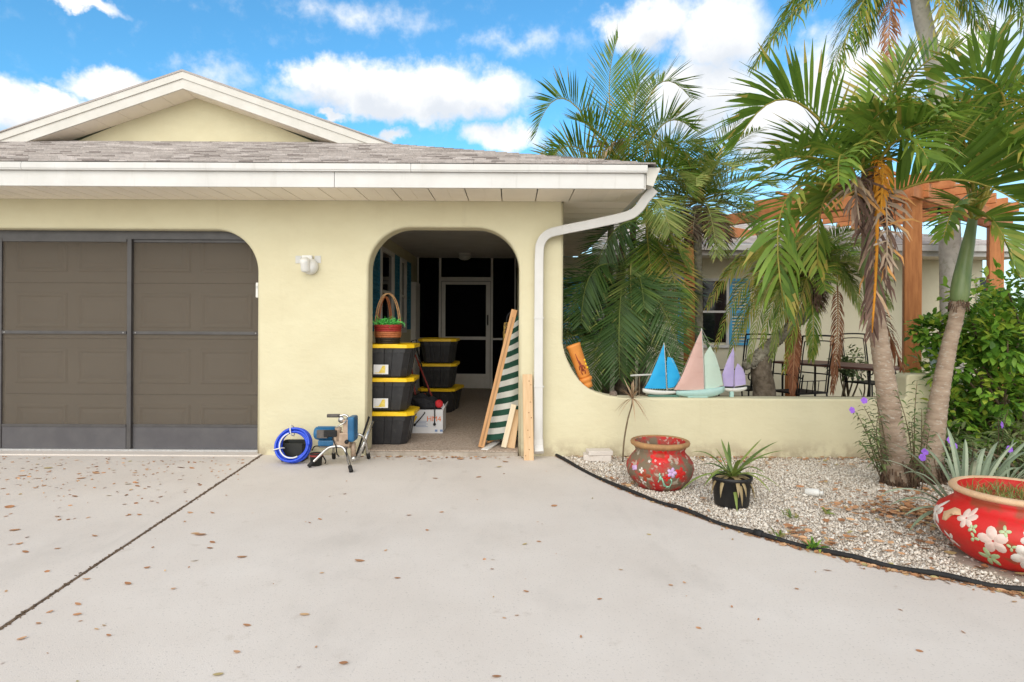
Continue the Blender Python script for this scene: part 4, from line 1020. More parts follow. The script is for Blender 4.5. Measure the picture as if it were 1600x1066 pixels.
def leg(dy, l0, mid, l1, name):
    m = MB(); pts = smooth_path([l0, l0.lerp(mid[0], .55), mid[0], mid[1], mid[2], mid[3], l1.lerp(mid[3], .5), l1], 5); m.tube(pts, .0125, 8); o = m.build('leg_frame', 'chrome', t)
    for p_, dr_ in ((l0, (pts[1] - pts[0]).normalized()), (l1, (pts[-2] - pts[-1]).normalized())):
        f = MB(); f.tube([p_ - dr_ * .012, p_ + dr_ * .05], .019, 10); f.build('rubber_foot', 'rubber', o)
fl, fr = G(483.5, 731), G(548.5, 738.5)
fl.z = fr.z = .02
leg(0, fl, [Q(790, 650, SYc - .08), Q(870, 608, SYc - .08), Q(1010, 605, SYc - .08), Q(1075, 690, SYc - .10)], fr, 'f')
bl, br = Vector((fl.x + .12, 6.02, .02)), Vector((fr.x + .03, 6.03, .02))
leg(1, bl, [Vector((bl.x + .02, 5.92, .22)), Vector((bl.x + .06, 5.9, .265)), Vector((br.x - .06, 5.9, .265)), Vector((br.x - .01, 5.92, .2))], br, 'b')
m = MB(); m.box(Q(930, 590, SYc), (.26, .17, .012)); m.build('mounting_plate', 'grip_grey', t, bevel=.003)
m = MB(); m.tube([Q(1165, 550, SYc), Q(1170, 640, SYc), Q(1175, 735, SYc)], [.028, .024, .026], 12); m.build('suction_tube', 'pump_tan', t)
m = MB(); m.tube([Q(1175, 735, SYc), Q(1180, 800, SYc - .02)], .024, 12); m.build('strainer', 'chrome', t)
for nm, mt, r_, a, b in (('cart_handle', 'chrome', .018, (1440, 250, 6.02), (1225, 790, 5.86)), ('cart_handle', 'rubber', .010, (1392, 190, 6.06), (1192, 800, 5.86)), ('cart_handle', 'grip_grey', .010, (1370, 430, 6.02), (1300, 700, 5.95))):
    m = MB(); m.tube([Q(*a), Q(*b)], r_, 10); m.build(nm, mt, t)
for pts in ([(880, 480, 5.70), (930, 600, 5.68), (945, 700, 5.72), (975, 740, 5.75)], [(720, 600, 5.8), (640, 600, 5.85), (600, 660, 5.9)], [(1080, 620, 5.66), (1075, 720, 5.64), (1110, 800, 5.62)], [(740, 720, 5.8), (790, 800, 5.78), (780, 840, 5.75)]):
    m = MB(); m.tube(smooth_path([Q(*p_) for p_ in pts], 5), .006, 6); m.build('cable', 'rubber', t)
t2 = thing('drip_cup', 'dark red-brown plastic cup standing under the sprayer', 'cup', G(494, 727))
c = G(494, 727); m = MB(); m.lathe([(0, 0), (.05, 0), (.058, .11), (.062, .112), (.055, .115), (.048, .02), (0, .018)], c, 18); m.build('cup_body', 'bucket_dark', t2)
m = MB(); m.lathe([(.056, .085), (.06, .087), (.061, .10), (.057, .102)], c, 18); m.build('band', 'red_dark', t2)

# coil of blue hose leaning on a dark bucket
bc = G(459, 726); bc.y = 5.98
t = thing('bucket', 'dark square bucket behind the blue hose coil', 'bucket', (P(461, 700, 5.98).x, 5.98, 0))
bxx = P(461, 700, 5.98).x
m = MB(); vs = []
for z, k in ((0.0, .86), (.18, 1.0), (.18, .94), (.02, .82)):
    vs += [(bxx + a * k, 5.98 + b * k, z) for a, b in oct_ring(.125, .105, .02)]
m.add(vs, [(i * 8 + j, i * 8 + (j + 1) % 8, (i + 1) * 8 + (j + 1) % 8, (i + 1) * 8 + j) for i in range(3) for j in range(8)] + [tuple(range(8)), tuple(24 + j for j in range(8))]); m.build('tub', 'bucket_dark', t)
m = MB(); m.tube([(bxx + .125 * math.cos(a), 5.98, .175 + .09 * math.sin(a)) for a in (math.pi * i / 12 for i in range(13))], .004, 6); m.build('bail', 'chrome', t)
hc = Q(345, 668, 5.84)
t = thing('hose_coil', 'coil of bright blue hose leaning beside the sprayer', 'hose', (hc.x, 5.8, 0))
m = MB(); pts = []; rh = random.Random(9); N_ = 60 * 7
tilt = Matrix.Rotation(R(-14), 3, 'X')
for i in range(N_):
    a = 2 * math.pi * i / 60; lp = i / 60
    rr = .142 + .016 * math.sin(lp * 2.1 + 1) + .006 * math.sin(a * 2 + lp)
    pts.append(tilt @ Vector((rr * math.cos(a), (lp - 3.5) * .012, rr * 1.0 * math.sin(a))) + hc)
mn_z = min(p.z for p in pts); pts = [p - Vector((0, 0, mn_z - .013)) for p in pts]
m.tube(pts, .0125, 8); m.build('hose', 'hose_blue', t)
hcz = hc.z - (mn_z - .013)
for an in (100, 195):
    m = MB(); q = tilt @ Vector((.142 * math.cos(R(an)), 0, .142 * math.sin(R(an)))) + Vector((hc.x, hc.y, hcz))
    m.tube([q + (tilt @ Vector((.055 * math.cos(R(an + 90) * 1) * 0 + .05 * math.cos(b) * math.cos(R(an)), .062 * math.sin(b), .05 * math.cos(b) * math.sin(R(an))))) for b in (2 * math.pi * i / 16 for i in range(17))], .006, 6); m.build('tie', 'white_plastic', t)
m = MB(); ring = [tilt @ Vector((.118 * math.cos(b), -.045, .118 * math.sin(b))) + Vector((hc.x, hc.y, hcz)) for b in (R(110) + R(190) * i / 24 for i in range(25))]
m.tube(ring, .007, 6); m.build('loose_end', 'white_plastic', t)
# ------------------------------------------------------------------ plants
pm('palm_leaf', (0.85, 0.85, 0.85), (1.15, 1.15, 1.1), vscale=3, rough=0.42, spec=0.32, trans=0.38, coord='Position', tint=[(0, (0.056, 0.112, 0.0179)), (0.35, (0.1176, 0.2128, 0.0291)), (0.65, (0.224, 0.3248, 0.047)), (0.85, (0.3808, 0.3472, 0.0672)), (1.0, (0.48, 0.36, 0.1))])
pm('palm_deep', (0.85, 0.85, 0.85), (1.15, 1.15, 1.1), vscale=3, rough=0.40, spec=0.32, trans=0.25, coord='Position', tint=[(0, (0.0425, 0.0938, 0.025)), (0.5, (0.08, 0.1562, 0.0375)), (0.85, (0.1562, 0.2375, 0.05)), (1.0, (0.32, 0.31, 0.09))])
pm('palm_silver', (0.85, 0.85, 0.85), (1.15, 1.15, 1.1), vscale=3, rough=0.5, spec=0.3, trans=0.38, coord='Position', tint=[(0, (0.1365, 0.2015, 0.0468)), (0.5, (0.299, 0.364, 0.0975)), (0.85, (0.455, 0.468, 0.156)), (1.0, (0.46, 0.38, 0.14))])
pm('palm_dead', (0.85, 0.85, 0.85), (1.2, 1.2, 1.2), vscale=8, rough=0.8, spec=0.2, trans=0.15, coord='Position', tint=[(0, (0.085, 0.050, 0.040)), (0.4, (0.17, 0.105, 0.080)), (0.7, (0.34, 0.24, 0.17)), (0.9, (0.47, 0.37, 0.27)), (1.0, (0.62, 0.26, 0.03))])
pm('palm_rust', (0.85, 0.85, 0.85), (1.2, 1.2, 1.2), vscale=8, rough=0.8, spec=0.2, trans=0.1, coord='Position', tint=[(0, (0.12, 0.045, 0.025)), (0.5, (0.25, 0.10, 0.05)), (0.9, (0.40, 0.22, 0.12)), (1.0, (0.30, 0.13, 0.06))])
pm('palm_orange', (0.85, 0.85, 0.85), (1.2, 1.2, 1.2), vscale=8, rough=0.7, spec=0.2, trans=0.1, coord='Position', tint=[(0, (0.48, 0.20, 0.02)), (0.6, (0.62, 0.27, 0.03)), (1.0, (0.70, 0.34, 0.04))])
pm('trunk_ring', (0.26, 0.185, 0.13), (0.38, 0.29, 0.215), vscale=6, rough=0.95, bump=0.6, bscale=30, bdetail=5, stretch=(1, 1, 3), coord='Position', speck=(26, 0.60, (0.48, 0.45, 0.39), 0.5))
pm('trunk_grey', (0.36, 0.34, 0.30), (0.46, 0.44, 0.39), vscale=9, rough=0.95, bump=0.8, bscale=24, bdetail=6, coord='Position', speck=(14, 0.58, (0.28, 0.28, 0.22), 0.6))
pm('trunk_dark', (0.10, 0.075, 0.05), (0.22, 0.175, 0.13), vscale=14, rough=0.95, bump=0.9, bscale=40, coord='Position')
pm('trunk_diamond', (0.20, 0.175, 0.13), (0.36, 0.33, 0.26), vscale=20, rough=0.95, bump=0.9, bscale=40, coord='Position')
pm('fibre', (0.07, 0.042, 0.028), (0.20, 0.125, 0.08), vscale=24, rough=1, bump=0.6, bscale=50, coord='Position')
pm('crownshaft', (0.13, 0.19, 0.07), (0.20, 0.25, 0.10), vscale=5, rough=0.4, coord='Position', stretch=(3, 3, .6))
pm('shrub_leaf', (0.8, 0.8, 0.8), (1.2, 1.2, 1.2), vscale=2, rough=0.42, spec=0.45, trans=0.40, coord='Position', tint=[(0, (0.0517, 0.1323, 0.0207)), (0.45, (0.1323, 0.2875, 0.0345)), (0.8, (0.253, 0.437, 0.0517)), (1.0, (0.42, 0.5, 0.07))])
pm('twig', (0.12, 0.085, 0.05), (0.20, 0.15, 0.09), vscale=20, rough=0.9)
pm('silver_leaf', (0.85, 0.85, 0.85), (1.1, 1.1, 1.1), vscale=10, rough=0.5, spec=0.4, trans=0.12, coord='Position', tint=[(0, (0.16, 0.21, 0.13)), (0.5, (0.26, 0.32, 0.21)), (1.0, (0.40, 0.44, 0.31))])
pm('strap_leaf', (0.85, 0.85, 0.85), (1.1, 1.1, 1.1), vscale=10, rough=0.45, spec=0.4, trans=0.15, coord='Position', tint=[(0, (0.07, 0.13, 0.03)), (0.5, (0.19, 0.25, 0.05)), (0.8, (0.36, 0.35, 0.12)), (1.0, (0.34, 0.24, 0.13))])
pm('dracaena_leaf', (0.85, 0.85, 0.85), (1.1, 1.1, 1.1), vscale=10, rough=0.55, trans=0.15, coord='Position', tint=[(0, (0.22, 0.16, 0.08)), (0.5, (0.40, 0.25, 0.15)), (1.0, (0.52, 0.38, 0.24))])
pm('petunia_leaf', (0.85, 0.85, 0.85), (1.1, 1.1, 1.1), vscale=10, rough=0.5, trans=0.15, coord='Position', tint=[(0, (0.05, 0.085, 0.03)), (0.6, (0.12, 0.17, 0.055)), (1.0, (0.22, 0.25, 0.10))])
pm('purple_petal', (0.26, 0.09, 0.58), (0.34, 0.14, 0.68), vscale=30, rough=0.5, trans=0.2)
pm('dry_leaf', (0.85, 0.85, 0.85), (1.15, 1.15, 1.15), vscale=40, rough=0.8, tint=[(0, (0.2063, 0.0963, 0.0454)), (0.4, (0.4125, 0.1925, 0.0853)), (0.75, (0.605, 0.3575, 0.1925)), (1.0, (0.38, 0.32, 0.14))])

UP = Vector((0, 0, 1))
def frond(parent, p0, p1, p2, n=34, ll=.45, lw=.018, vee=25, droop=.25, fwd=(12, 55), seed=0, pet=.18, mat='palm_leaf', tint=(.3, .25), rr=(.011, .003), side=None, prof=.5, jit=.035, curl=0.0, name='frond', rach=.9, drop_p=0.0, both=(1, 1)):
    rg = random.Random(seed * 7919 + 13)
    pts = bez(Vector(p0), Vector(p1), Vector(p2), 13)
    m = MB(); m.tube(pts[::1], [rr[0] + (rr[1] - rr[0]) * (i / 12) ** .8 for i in range(13)], 6, tint=rach)
    k = len(pts) - 1
    S0 = Vector(side).normalized() if side is not None else None
    for i in range(n):
        t = pet + (1 - pet) * (i + .5) / n
        f = t * k; a = min(int(f), k - 1); pos = pts[a].lerp(pts[a + 1], f - a); T = (pts[a + 1] - pts[a]).normalized()
        S = T.cross(UP)
        if S0 is not None: S = S0 - T * S0.dot(T)
        if S.length < .15: S = Vector((1, 0, 0)) - T * T.x
        S.normalize(); Nn = S.cross(T).normalized()
        tt = (t - pet) / (1 - pet)
        lf = (math.sin(math.pi * (.16 + .80 * tt))) ** prof
        ph = R(fwd[0] + (fwd[1] - fwd[0]) * tt)
        for sg in (-1, 1):
            if rg.random() < drop_p or (sg < 0 and rg.random() > both[0]) or (sg > 0 and rg.random() > both[1]): continue
            v_ = R(vee + rg.gauss(0, 5))
            d = (S * sg * math.cos(v_) + Nn * math.sin(v_)) * math.cos(ph) + T * math.sin(ph)
            d = (d + Vector((rg.gauss(0, jit), rg.gauss(0, jit), rg.gauss(0, jit)))).normalized()
            L_ = ll * lf * rg.uniform(.86, 1.08); q = pos.copy(); ps = [q.copy()]; dd = d.copy(); ws = []
            wd = []
            for s_ in range(4):
                W = (T - dd * T.dot(dd))
                if W.length < .05: W = Nn.copy()
                W.normalize(); W = (W * math.cos(R(25)) + Nn * math.sin(R(25)) * sg * .7).normalized(); wd.append(W)
                if s_ < 3:
                    q = q + dd * L_ / 3; ps.append(q.copy())
                    dd = (dd + Vector((0, 0, -droop * (s_ + 1) * .5)) + S * (curl * rg.gauss(0, 1))).normalized()
            tn = min(.97, max(0.0, rg.gauss(tint[0], tint[1] * .5)))
            m.blade(ps, [lw * .4, lw, lw * .82, lw * .08], wd, tn)
            if rg.random() < .22 and 'palm_' in mat and mat not in ('palm_dead', 'palm_rust', 'palm_orange'): m.t[-1] = .93
    return m.build(name, mat, parent, recalc=False)
def dirv(az, el): return Vector((math.sin(R(az)) * math.cos(R(el)), math.cos(R(az)) * math.cos(R(el)), math.sin(R(el))))
def rfrond(parent, c, az, el, L_, bend, **kw):
    p1 = c + dirv(az, el) * L_ * .5
    return frond(parent, c, p1, p1 + dirv(az, el - bend) * L_ * .5, **kw)
def ringed_trunk(parent, pts, rad, mat='trunk_ring', ring=.055, name='trunk', amp=.035):
    path = smooth_path(pts, 14); n = len(path); rr = []
    acc = 0; tot = [0]
    for i in range(1, n): acc += (path[i] - path[i - 1]).length; tot.append(acc)
    m = MB(); dense = []; rs2 = []
    steps = int(acc / ring) * 3
    for k in range(steps + 1):
        s_ = acc * k / steps; j = max(0, min(n - 2, next((i for i in range(n - 1) if tot[i + 1] >= s_), n - 2)))
        f = (s_ - tot[j]) / max(1e-6, tot[j + 1] - tot[j]); dense.append(path[j].lerp(path[j + 1], f))
        u = s_ / acc; r0 = np.interp(u, np.linspace(0, 1, len(rad)), rad); rs2.append(r0 * (1 + (amp if k % 3 == 1 else -amp * .6)))
    m.tube(dense, rs2, 14); return m.build(name, mat, parent)

# --- front palm with the dead hanging frond
b1 = G(1404, 757)
palm = thing('palm_tree', 'front palm with a dead orange-brown frond hanging by its trunk', 'palm tree', b1, 'palms in the gravel bed')
Y1 = b1.y
def T1(px, py, dy=0.0): return P(px, py, Y1 + dy)
ringed_trunk(palm, [Vector((b1.x, b1.y, -.02)), T1(1397, 700), T1(1387, 620), T1(1376, 545), T1(1369, 490), T1(1364, 450)], [.118, .100, .086, .076, .068, .062])
m = MB(); m.tube([T1(1365, 470), T1(1362, 420), T1(1356, 350), T1(1350, 300)], [.07, .075, .05, .035], 12); m.build('crownshaft', 'crownshaft', palm)
kw = dict(n=27, ll=.56, lw=.0165, vee=32, droop=.20, fwd=(18, 60), mat='palm_leaf', tint=(.54, .35), rr=(.016, .004), pet=.14)
A = [((1345, 300), (1238, 55), (1152, 222), 0, -.25, -.35, dict(vee=50, ll=.58, lw=.017, n=36, tint=(.42, .25), droop=.12, fwd=(42, 70))), ((1342, 305), (1262, 185), (1158, 300), 0, -.35, -.5, dict(vee=30, tint=(.42, .25))), ((1345, 310), (1175, 215), (1226, 482), 0, -.45, -.55, dict(ll=.52, droop=.5, curl=.10, tint=(.40, .3), lw=.020)),
     ((1345, 310), (1270, 250), (1278, 420), 0, .1, .15, dict(ll=.40, droop=.4, tint=(.55, .3))),
     ((1352, 300), (1385, 100), (1500, 72), 0, .15, .3, dict(vee=45, droop=.1)), ((1358, 325), (1490, 232), (1610, 330), 0, -.35, -.5, dict(ll=.72, lw=.024, tint=(.36, .2), both=(.15, 1), vee=48, droop=.04, n=34, jit=.015)), ((1350, 310), (1300, 280), (1192, 400), 0, .2, .35, dict(tint=(.68, .2), ll=.42)),
     ((1350, 305), (1405, 160), (1450, 250), 0, -.5, -.9, dict(droop=.6, curl=.18, tint=(.5, .3))), ((1350, 300), (1270, 170), (1285, 330), 0, .5, .9, dict(droop=.35)),
     ((1348, 305), (1305, 190), (1310, 285), 0, -.55, -.95, dict(droop=.6, ll=.42, curl=.2, tint=(.5, .3))), ((1350, 300), (1415, 120), (1425, 200), 0, -.1, -.2, dict(droop=.6, tint=(.55, .3), ll=.45, curl=.2)), ((1351, 300), (1375, 190), (1410, 105), 0, .1, .2, dict(vee=45)), ((1346, 300), (1290, 200), (1230, 245), 0, .3, .55, {}), ((1350, 300), (1390, 190), (1460, 190), 0, -.4, -.7, dict(droop=.5, curl=.15, tint=(.45, .3))), ((1350, 300), (1340, 180), (1390, 170), 0, -.4, -.7, dict(droop=.55, curl=.2, tint=(.55, .3), ll=.4))]
for i, (a, b, c, d0, d1, d2, ex_) in enumerate(A):
    k2 = dict(kw); k2.update(ex_); frond(palm, T1(*a, d0), T1(*b, d1), T1(*c, d2), seed=i + 1, **k2)
m = MB(); sp = [T1(1352, 290), T1(1355, 220), T1(1357, 165), T1(1358, 118)]; m.blade(sp, [.018, .03, .034, .004], Vector((.9, .3, 0)), .55); m.build('spear_leaf', 'palm_leaf', palm, recalc=False)
frond(palm, T1(1362, 268, -.12), T1(1378, 330, -.22), T1(1362, 520, -.20), n=40, ll=.36, lw=.011, vee=-5, droop=.85, fwd=(35, 68), seed=31, mat='palm_dead', tint=(.28, .45), rr=(.030, .008), pet=.1, rach=1.0, side=(1, .25, 0), name='dead_frond', jit=.14, curl=.15)
frond(palm, T1(1362, 262, -.16), T1(1385, 215, -.24), T1(1376, 330, -.26), n=26, ll=.16, lw=.012, vee=10, droop=.5, fwd=(25, 60), seed=32, mat='palm_orange', tint=(.5, .4), rr=(.02, .008), pet=.05, name='dead_frond', jit=.3)
frond(palm, T1(1352, 300, -.1), T1(1325, 235, -.2), T1(1345, 360, -.28), n=30, ll=.30, lw=.012, vee=5, droop=.6, fwd=(20, 60), seed=33, mat='palm_dead', tint=(.55, .5), rr=(.02, .006), pet=.05, name='dead_frond', jit=.35, curl=.3)
frond(palm, T1(1372, 300, -.1), T1(1390, 280, -.2), T1(1385, 430, -.28), n=26, ll=.28, lw=.010, vee=5, droop=.7, fwd=(20, 60), seed=34, mat='palm_dead', tint=(.8, .3), rr=(.012, .004), pet=.05, name='dead_frond', jit=.35, curl=.3)
frond(palm, T1(1374, 480, .1), T1(1382, 500, .12), T1(1408, 572, .12), n=26, ll=.22, lw=.010, vee=0, droop=.7, fwd=(40, 70), seed=35, mat='palm_rust', tint=(.45, .4), rr=(.012, .004), pet=.05, name='dead_frond', jit=.12)

# --- second front palm, leaning right, with a smooth green crownshaft
b2 = G(1452, 752)
palm2 = thing('palm_tree', 'front palm leaning right with a smooth green crownshaft', 'palm tree', b2, 'palms in the gravel bed')
Y2 = b2.y
def T2(px, py, dy=0.0): return P(px, py, Y2 + dy)
ringed_trunk(palm2, [Vector((b2.x, b2.y, -.02)), T2(1457, 700), T2(1468, 620), T2(1482, 545), T2(1493, 500), T2(1499, 468)], [.105, .088, .076, .066, .058, .056])
m = MB(); m.tube(smooth_path([T2(1498, 474), T2(1502, 440), T2(1509, 400), T2(1516, 365), T2(1521, 335)], 4), [.052, .066, .072, .072, .07, .066, .062, .058, .055, .052, .05, .046, .043, .04, .038, .034, .03], 14); m.build('crownshaft', 'crownshaft', palm2)
m = MB(); rg = random.Random(5)
for k in range(60):
    a = rg.uniform(0, 6.28); q = T2(1498, 474) + Vector((.058 * math.cos(a), .058 * math.sin(a), rg.uniform(-.03, .03))); m.tube([q, q + Vector((.02 * math.cos(a), .02 * math.sin(a), rg.uniform(-.06, -.01)))], .004, 4)
m.build('sheath_scar', 'fibre', palm2)
A = [((1522, 345), (1585, 140), (1690, 300), -.2, -.3, dict(vee=45)), ((1524, 345), (1660, 45), (1425, 145), -.3, -.35, dict(ll=.62, lw=.021, vee=40, tint=(.45, .25))), ((1520, 345), (1500, 270), (1474, 372), -.3, -.5, dict(ll=.3)), ((1522, 345), (1550, 310), (1590, 425), -.3, -.45, dict(ll=.34)),
     ((1522, 340), (1530, 110), (1620, 130), .1, .2, dict(vee=42, droop=.2)), ((1522, 345), (1600, 200), (1680, 210), .2, .4, {}), ((1522, 342), (1480, 120), (1420, 190), .35, .8, {}), ((1523, 342), (1570, 70), (1680, 150), -.1, -.2, dict(tint=(.5, .3), droop=.3)), ((1523, 342), (1520, 160), (1450, 190), -.4, -.7, dict(tint=(.5, .3), droop=.5, curl=.15)), ((1523, 342), (1570, 180), (1610, 240), -.5, -.8, dict(tint=(.5, .3), droop=.5, curl=.15)), ((1523, 342), (1500, 120), (1560, 60), .2, .3, dict(tint=(.45, .3)))]
for i, (a, b, c, d1, d2, ex_) in enumerate(A):
    k2 = dict(kw); k2.update(ex_); frond(palm2, T2(*a), T2(*b, d1), T2(*c, d2), seed=i + 51, **k2)

# --- third palm of the group, mostly beyond the right picture edge
b3 = Vector((4.75, 5.6, 0))
palm3 = thing('palm_tree', 'palm at the right picture edge, only its fronds in view', 'palm tree', b3)
ringed_trunk(palm3, [b3 + Vector((0, 0, -.02)), b3 + Vector((.05, 0, 1)), b3 + Vector((.1, .05, 2.4))], [.11, .085, .07])
for i in range(7): rfrond(palm3, b3 + Vector((.1, .05, 2.5)), i * 51 + 10, (72, 55, 60)[i % 3], 1.6, 60, seed=70 + i, **kw)

# --- clustering palm behind the low wall: top crown drawn from the photo, skirts of fronds below
cb = Vector((P(975, 600, 8.2).x, 8.2, 0))
areca = thing('clustering_palm', 'tall bushy clustering palm beside the house corner, arching fronds above the roof', 'palm tree', cb)
YA = 8.3
def TA(px, py, dy=0.0): return P(px, py, YA + dy)
for i, (bx_, by_, tx, ty, dy) in enumerate(((965, 640, 975, 300, 0), (985, 640, 990, 290, .3), (945, 640, 955, 340, .2), (1000, 640, 1015, 330, -.1), (975, 640, 968, 420, -.6))):
    bb_ = TA(bx_, by_, dy); bb_.z = -.02
    ringed_trunk(areca, [bb_, TA((bx_ + tx) / 2, (640 + ty) / 2, dy), TA(tx, ty, dy)], [.06, .05, .042], 'trunk_dark', .09, 'stem')
ka = dict(n=46, ll=.50, lw=.0095, vee=34, droop=.08, fwd=(20, 58), mat='palm_leaf', tint=(.42, .35), rr=(.014, .003), pet=.16)
AA = [((968, 300), (880, 62), (836, 212), 0, -.1, {}), ((985, 300), (930, 150), (966, 58), 0, 0, {}), ((988, 300), (1005, 60), (1078, 152), 0, .1, {}), ((992, 300), (1025, 150), (1080, 200), -.2, -.3, {}), ((970, 310), (890, 170), (850, 270), -.2, -.3, {}),
      ((965, 320), (915, 225), (846, 250), .1, .2, dict(tint=(.75, .4))), ((998, 310), (1060, 160), (1112, 265), -.1, -.2, dict(tint=(.55, .3))), 
      ((990, 310), (1050, 220), (1075, 300), -.3, -.5, {}), ((975, 310), (930, 230), (890, 290), -.4, -.5, dict(tint=(.55, .4))), ((985, 300), (975, 200), (1000, 130), -.3, -.5, {}), ((990, 300), (1035, 200), (1060, 240), .4, .6, {}), ((980, 290), (950, 200), (905, 190), -.3, -.6, {}), ((985, 290), (1000, 150), (985, 90), .2, .4, {}),
      ((975, 280), (955, 190), (935, 270), -.25, -.4, dict(mat='palm_dead', tint=(.85, .2), ll=.3, droop=.5)), ((968, 300), (940, 260), (905, 270), -.3, -.5, dict(tint=(.9, .15), ll=.35))]
for i, (a, b, c, d1, d2, ex_) in enumerate(AA):
    k2 = dict(ka); k2.update(ex_); frond(areca, TA(*a), TA(*b, d1), TA(*c, d2), seed=i + 101, **k2)
kb = dict(n=46, ll=.46, lw=.0095, vee=10, droop=.06, fwd=(20, 50), jit=.025, mat='palm_deep', tint=(.35, .3), rr=(.013, .003), pet=.12)
def TB(px, py, dy=0.0): return P(px, py, 7.15 + dy)
BB = [((985, 430, .5), (912, 372, 0), (908, 505, -.1), dict(side=(1, .2, 0))), ((978, 425, .4), (964, 450, -.1), (968, 592, -.15), dict(side=(1, .05, 0), ll=.5)), ((988, 440, .4), (1018, 425, 0), (1064, 548, 0), dict(side=(.8, .1, .5))), ((1010, 370, .6), (1052, 372, .2), (1064, 512, .1), dict(mat='palm_leaf', tint=(.68, .4), side=(1, .2, .2))),
      ((1012, 320, .7), (1006, 350, .3), (1022, 465, .2), dict(mat='palm_leaf', tint=(.45, .3), side=(1, .1, 0))), ((955, 440, .5), (890, 400, .2), (884, 560, .1), dict(side=(1, .3, 0))), ((970, 470, .4), (935, 480, 0), (925, 605, 0), dict(side=(1, .1, .1))), ((985, 480, .5), (1015, 490, .2), (1040, 610, .2), dict(side=(1, .1, .3))), ((990, 400, .6), (980, 400, .1), (990, 520, 0), dict(mat='palm_silver', tint=(.2, .3), side=(1, .2, 0))),
      ((1000, 350, .6), (1040, 330, .3), (1075, 420, .2), dict(mat='palm_leaf', tint=(.6, .4))), ((1005, 330, .5), (1025, 280, .1), (1048, 360, 0), dict(mat='palm_silver', tint=(.4, .4), side=(1, .2, .2))), ((1000, 350, .6), (960, 330, .3), (930, 420, .2), dict(side=(1, .1, 0)))]
for i, (a, b, c, ex_) in enumerate(BB):
    k2 = dict(kb); k2.update(ex_); frond(areca, TB(*a), TB(*b), TB(*c), seed=i + 151, **k2)
rg = random.Random(21)
for i in range(28):
    c = P(rg.uniform(905, 1030), rg.uniform(420, 560), rg.uniform(7.6, 8.9))
    rfrond(areca, c, rg.uniform(80, 280), rg.uniform(5, 60), rg.uniform(.9, 1.4), rg.uniform(60, 110), seed=i + 201, **dict(kb, n=34, ll=.4, lw=.0095, tint=(.4, .4), mat='palm_deep' if i % 4 else 'palm_silver'))

# --- feathery date palm in the courtyard
cd = P(1090, 322, 8.3)
dp_ = thing('date_palm', 'feathery pale green date palm left of the pergola beam', 'palm tree', (P(1092, 500, 8.3).x, 8.3, 0), 'courtyard date palms')
ringed_trunk(dp_, [(P(1092, 500, 8.3).x, 8.3, -.02), P(1092, 480, 8.3), P(1090, 380, 8.3), cd], [.07, .055, .05, .06], 'trunk_diamond', .05)
rg = random.Random(8)
kd = dict(n=52, ll=.31, lw=.0078, vee=22, droop=.22, fwd=(25, 55), mat='palm_silver', tint=(.35, .4), rr=(.010, .002), pet=.14, jit=.1)
for i in range(42):
    el = 82 - 95 * (i / 42); rfrond(dp_, cd + Vector((0, 0, .05)), i * 137.5, el, rg.uniform(1.25, 1.65), 62 + rg.uniform(-10, 20), seed=i + 301, **dict(kd, mat='palm_silver' if i % 3 else 'palm_leaf', tint=(rg.uniform(.3, .65), .35)))
for i in range(10): rfrond(dp_, cd, i * 41, -20, .7, 60, seed=i + 341, **dict(kd, n=24, mat='palm_dead', tint=(.5, .4)))

# --- leaning date palm with brown thatch
Yl = 8.0
def TL(px, py, dy=0.0): return P(px, py, Yl + dy)
lp = thing('date_palm', 'small date palm with leaning scaly trunk and brown thatch', 'palm tree', (TL(1192, 600).x, Yl, 0), 'courtyard date palms')
lp_path = [TL(1163, 573, -.1), TL(1180, 562, -.05), TL(1210, 535), TL(1240, 508), TL(1262, 485), TL(1272, 455)]
ringed_trunk(lp, lp_path, [.05, .085, .075, .072, .075, .08], 'trunk_diamond', .035, amp=.09)
m = MB(); path = smooth_path(lp_path, 10); rg = random.Random(3)
for i in range(320):                                             # old leaf bases spiralling up the trunk
    j = rg.randrange(4, len(path) - 1); Tn = (path[j + 1] - path[j]).normalized(); a = i * 2.399
    s1 = Tn.cross(UP).normalized(); n1 = s1.cross(Tn); o_ = (s1 * math.cos(a) + n1 * math.sin(a))
    q = path[j] + o_ * .068; m.tube([q, q + o_ * .022 + Tn * .012], [.013, .006], 5)
m.build('leaf_scars', 'trunk_diamond', lp)
base = Vector((TL(1192, 600).x, Yl, 0))
m = MB(); m.tube(smooth_path([Vector((base.x + .02, Yl, -.03)), TL(1194, 610), TL(1189, 580), TL(1190, 560), TL(1182, 558)], 5), [.17, .165, .16, .15, .145, .14, .138, .135, .13, .13, .13, .125, .12, .12, .115, .11, .105, .1, .09, .08, .06], 14); m.build('trunk_base', 'trunk_dark', lp)
cl = TL(1272, 440)
m = MB()
for i in range(700):
    a = rg.uniform(0, 6.28); z = rg.uniform(-.30, .22); r_ = .12 + .10 * math.exp(-(z / .16) ** 2); q = cl + Vector((r_ * .5 * math.cos(a), r_ * .5 * math.sin(a), z)); d0 = Vector((math.cos(a), math.sin(a), rg.uniform(-1.2, .5))).normalized()
    m.blade([q, q + d0 * .07, q + d0 * .12 + Vector((0, 0, -.07))], [.009, .008, .003], Vector((-math.sin(a), math.cos(a), rg.gauss(0, .5))).normalized(), rg.random())
m.build('thatch', 'fibre', lp, recalc=False)
for i in range(22):
    el = 80 - 80 * (i / 22); rfrond(lp, cl + Vector((0, 0, .12)), i * 137.5 + 20, el, rg.uniform(.9, 1.15), 75, seed=i + 401, **dict(kd, mat='palm_leaf' if i % 2 else 'palm_silver', tint=(rg.uniform(.35, .75), .3)))
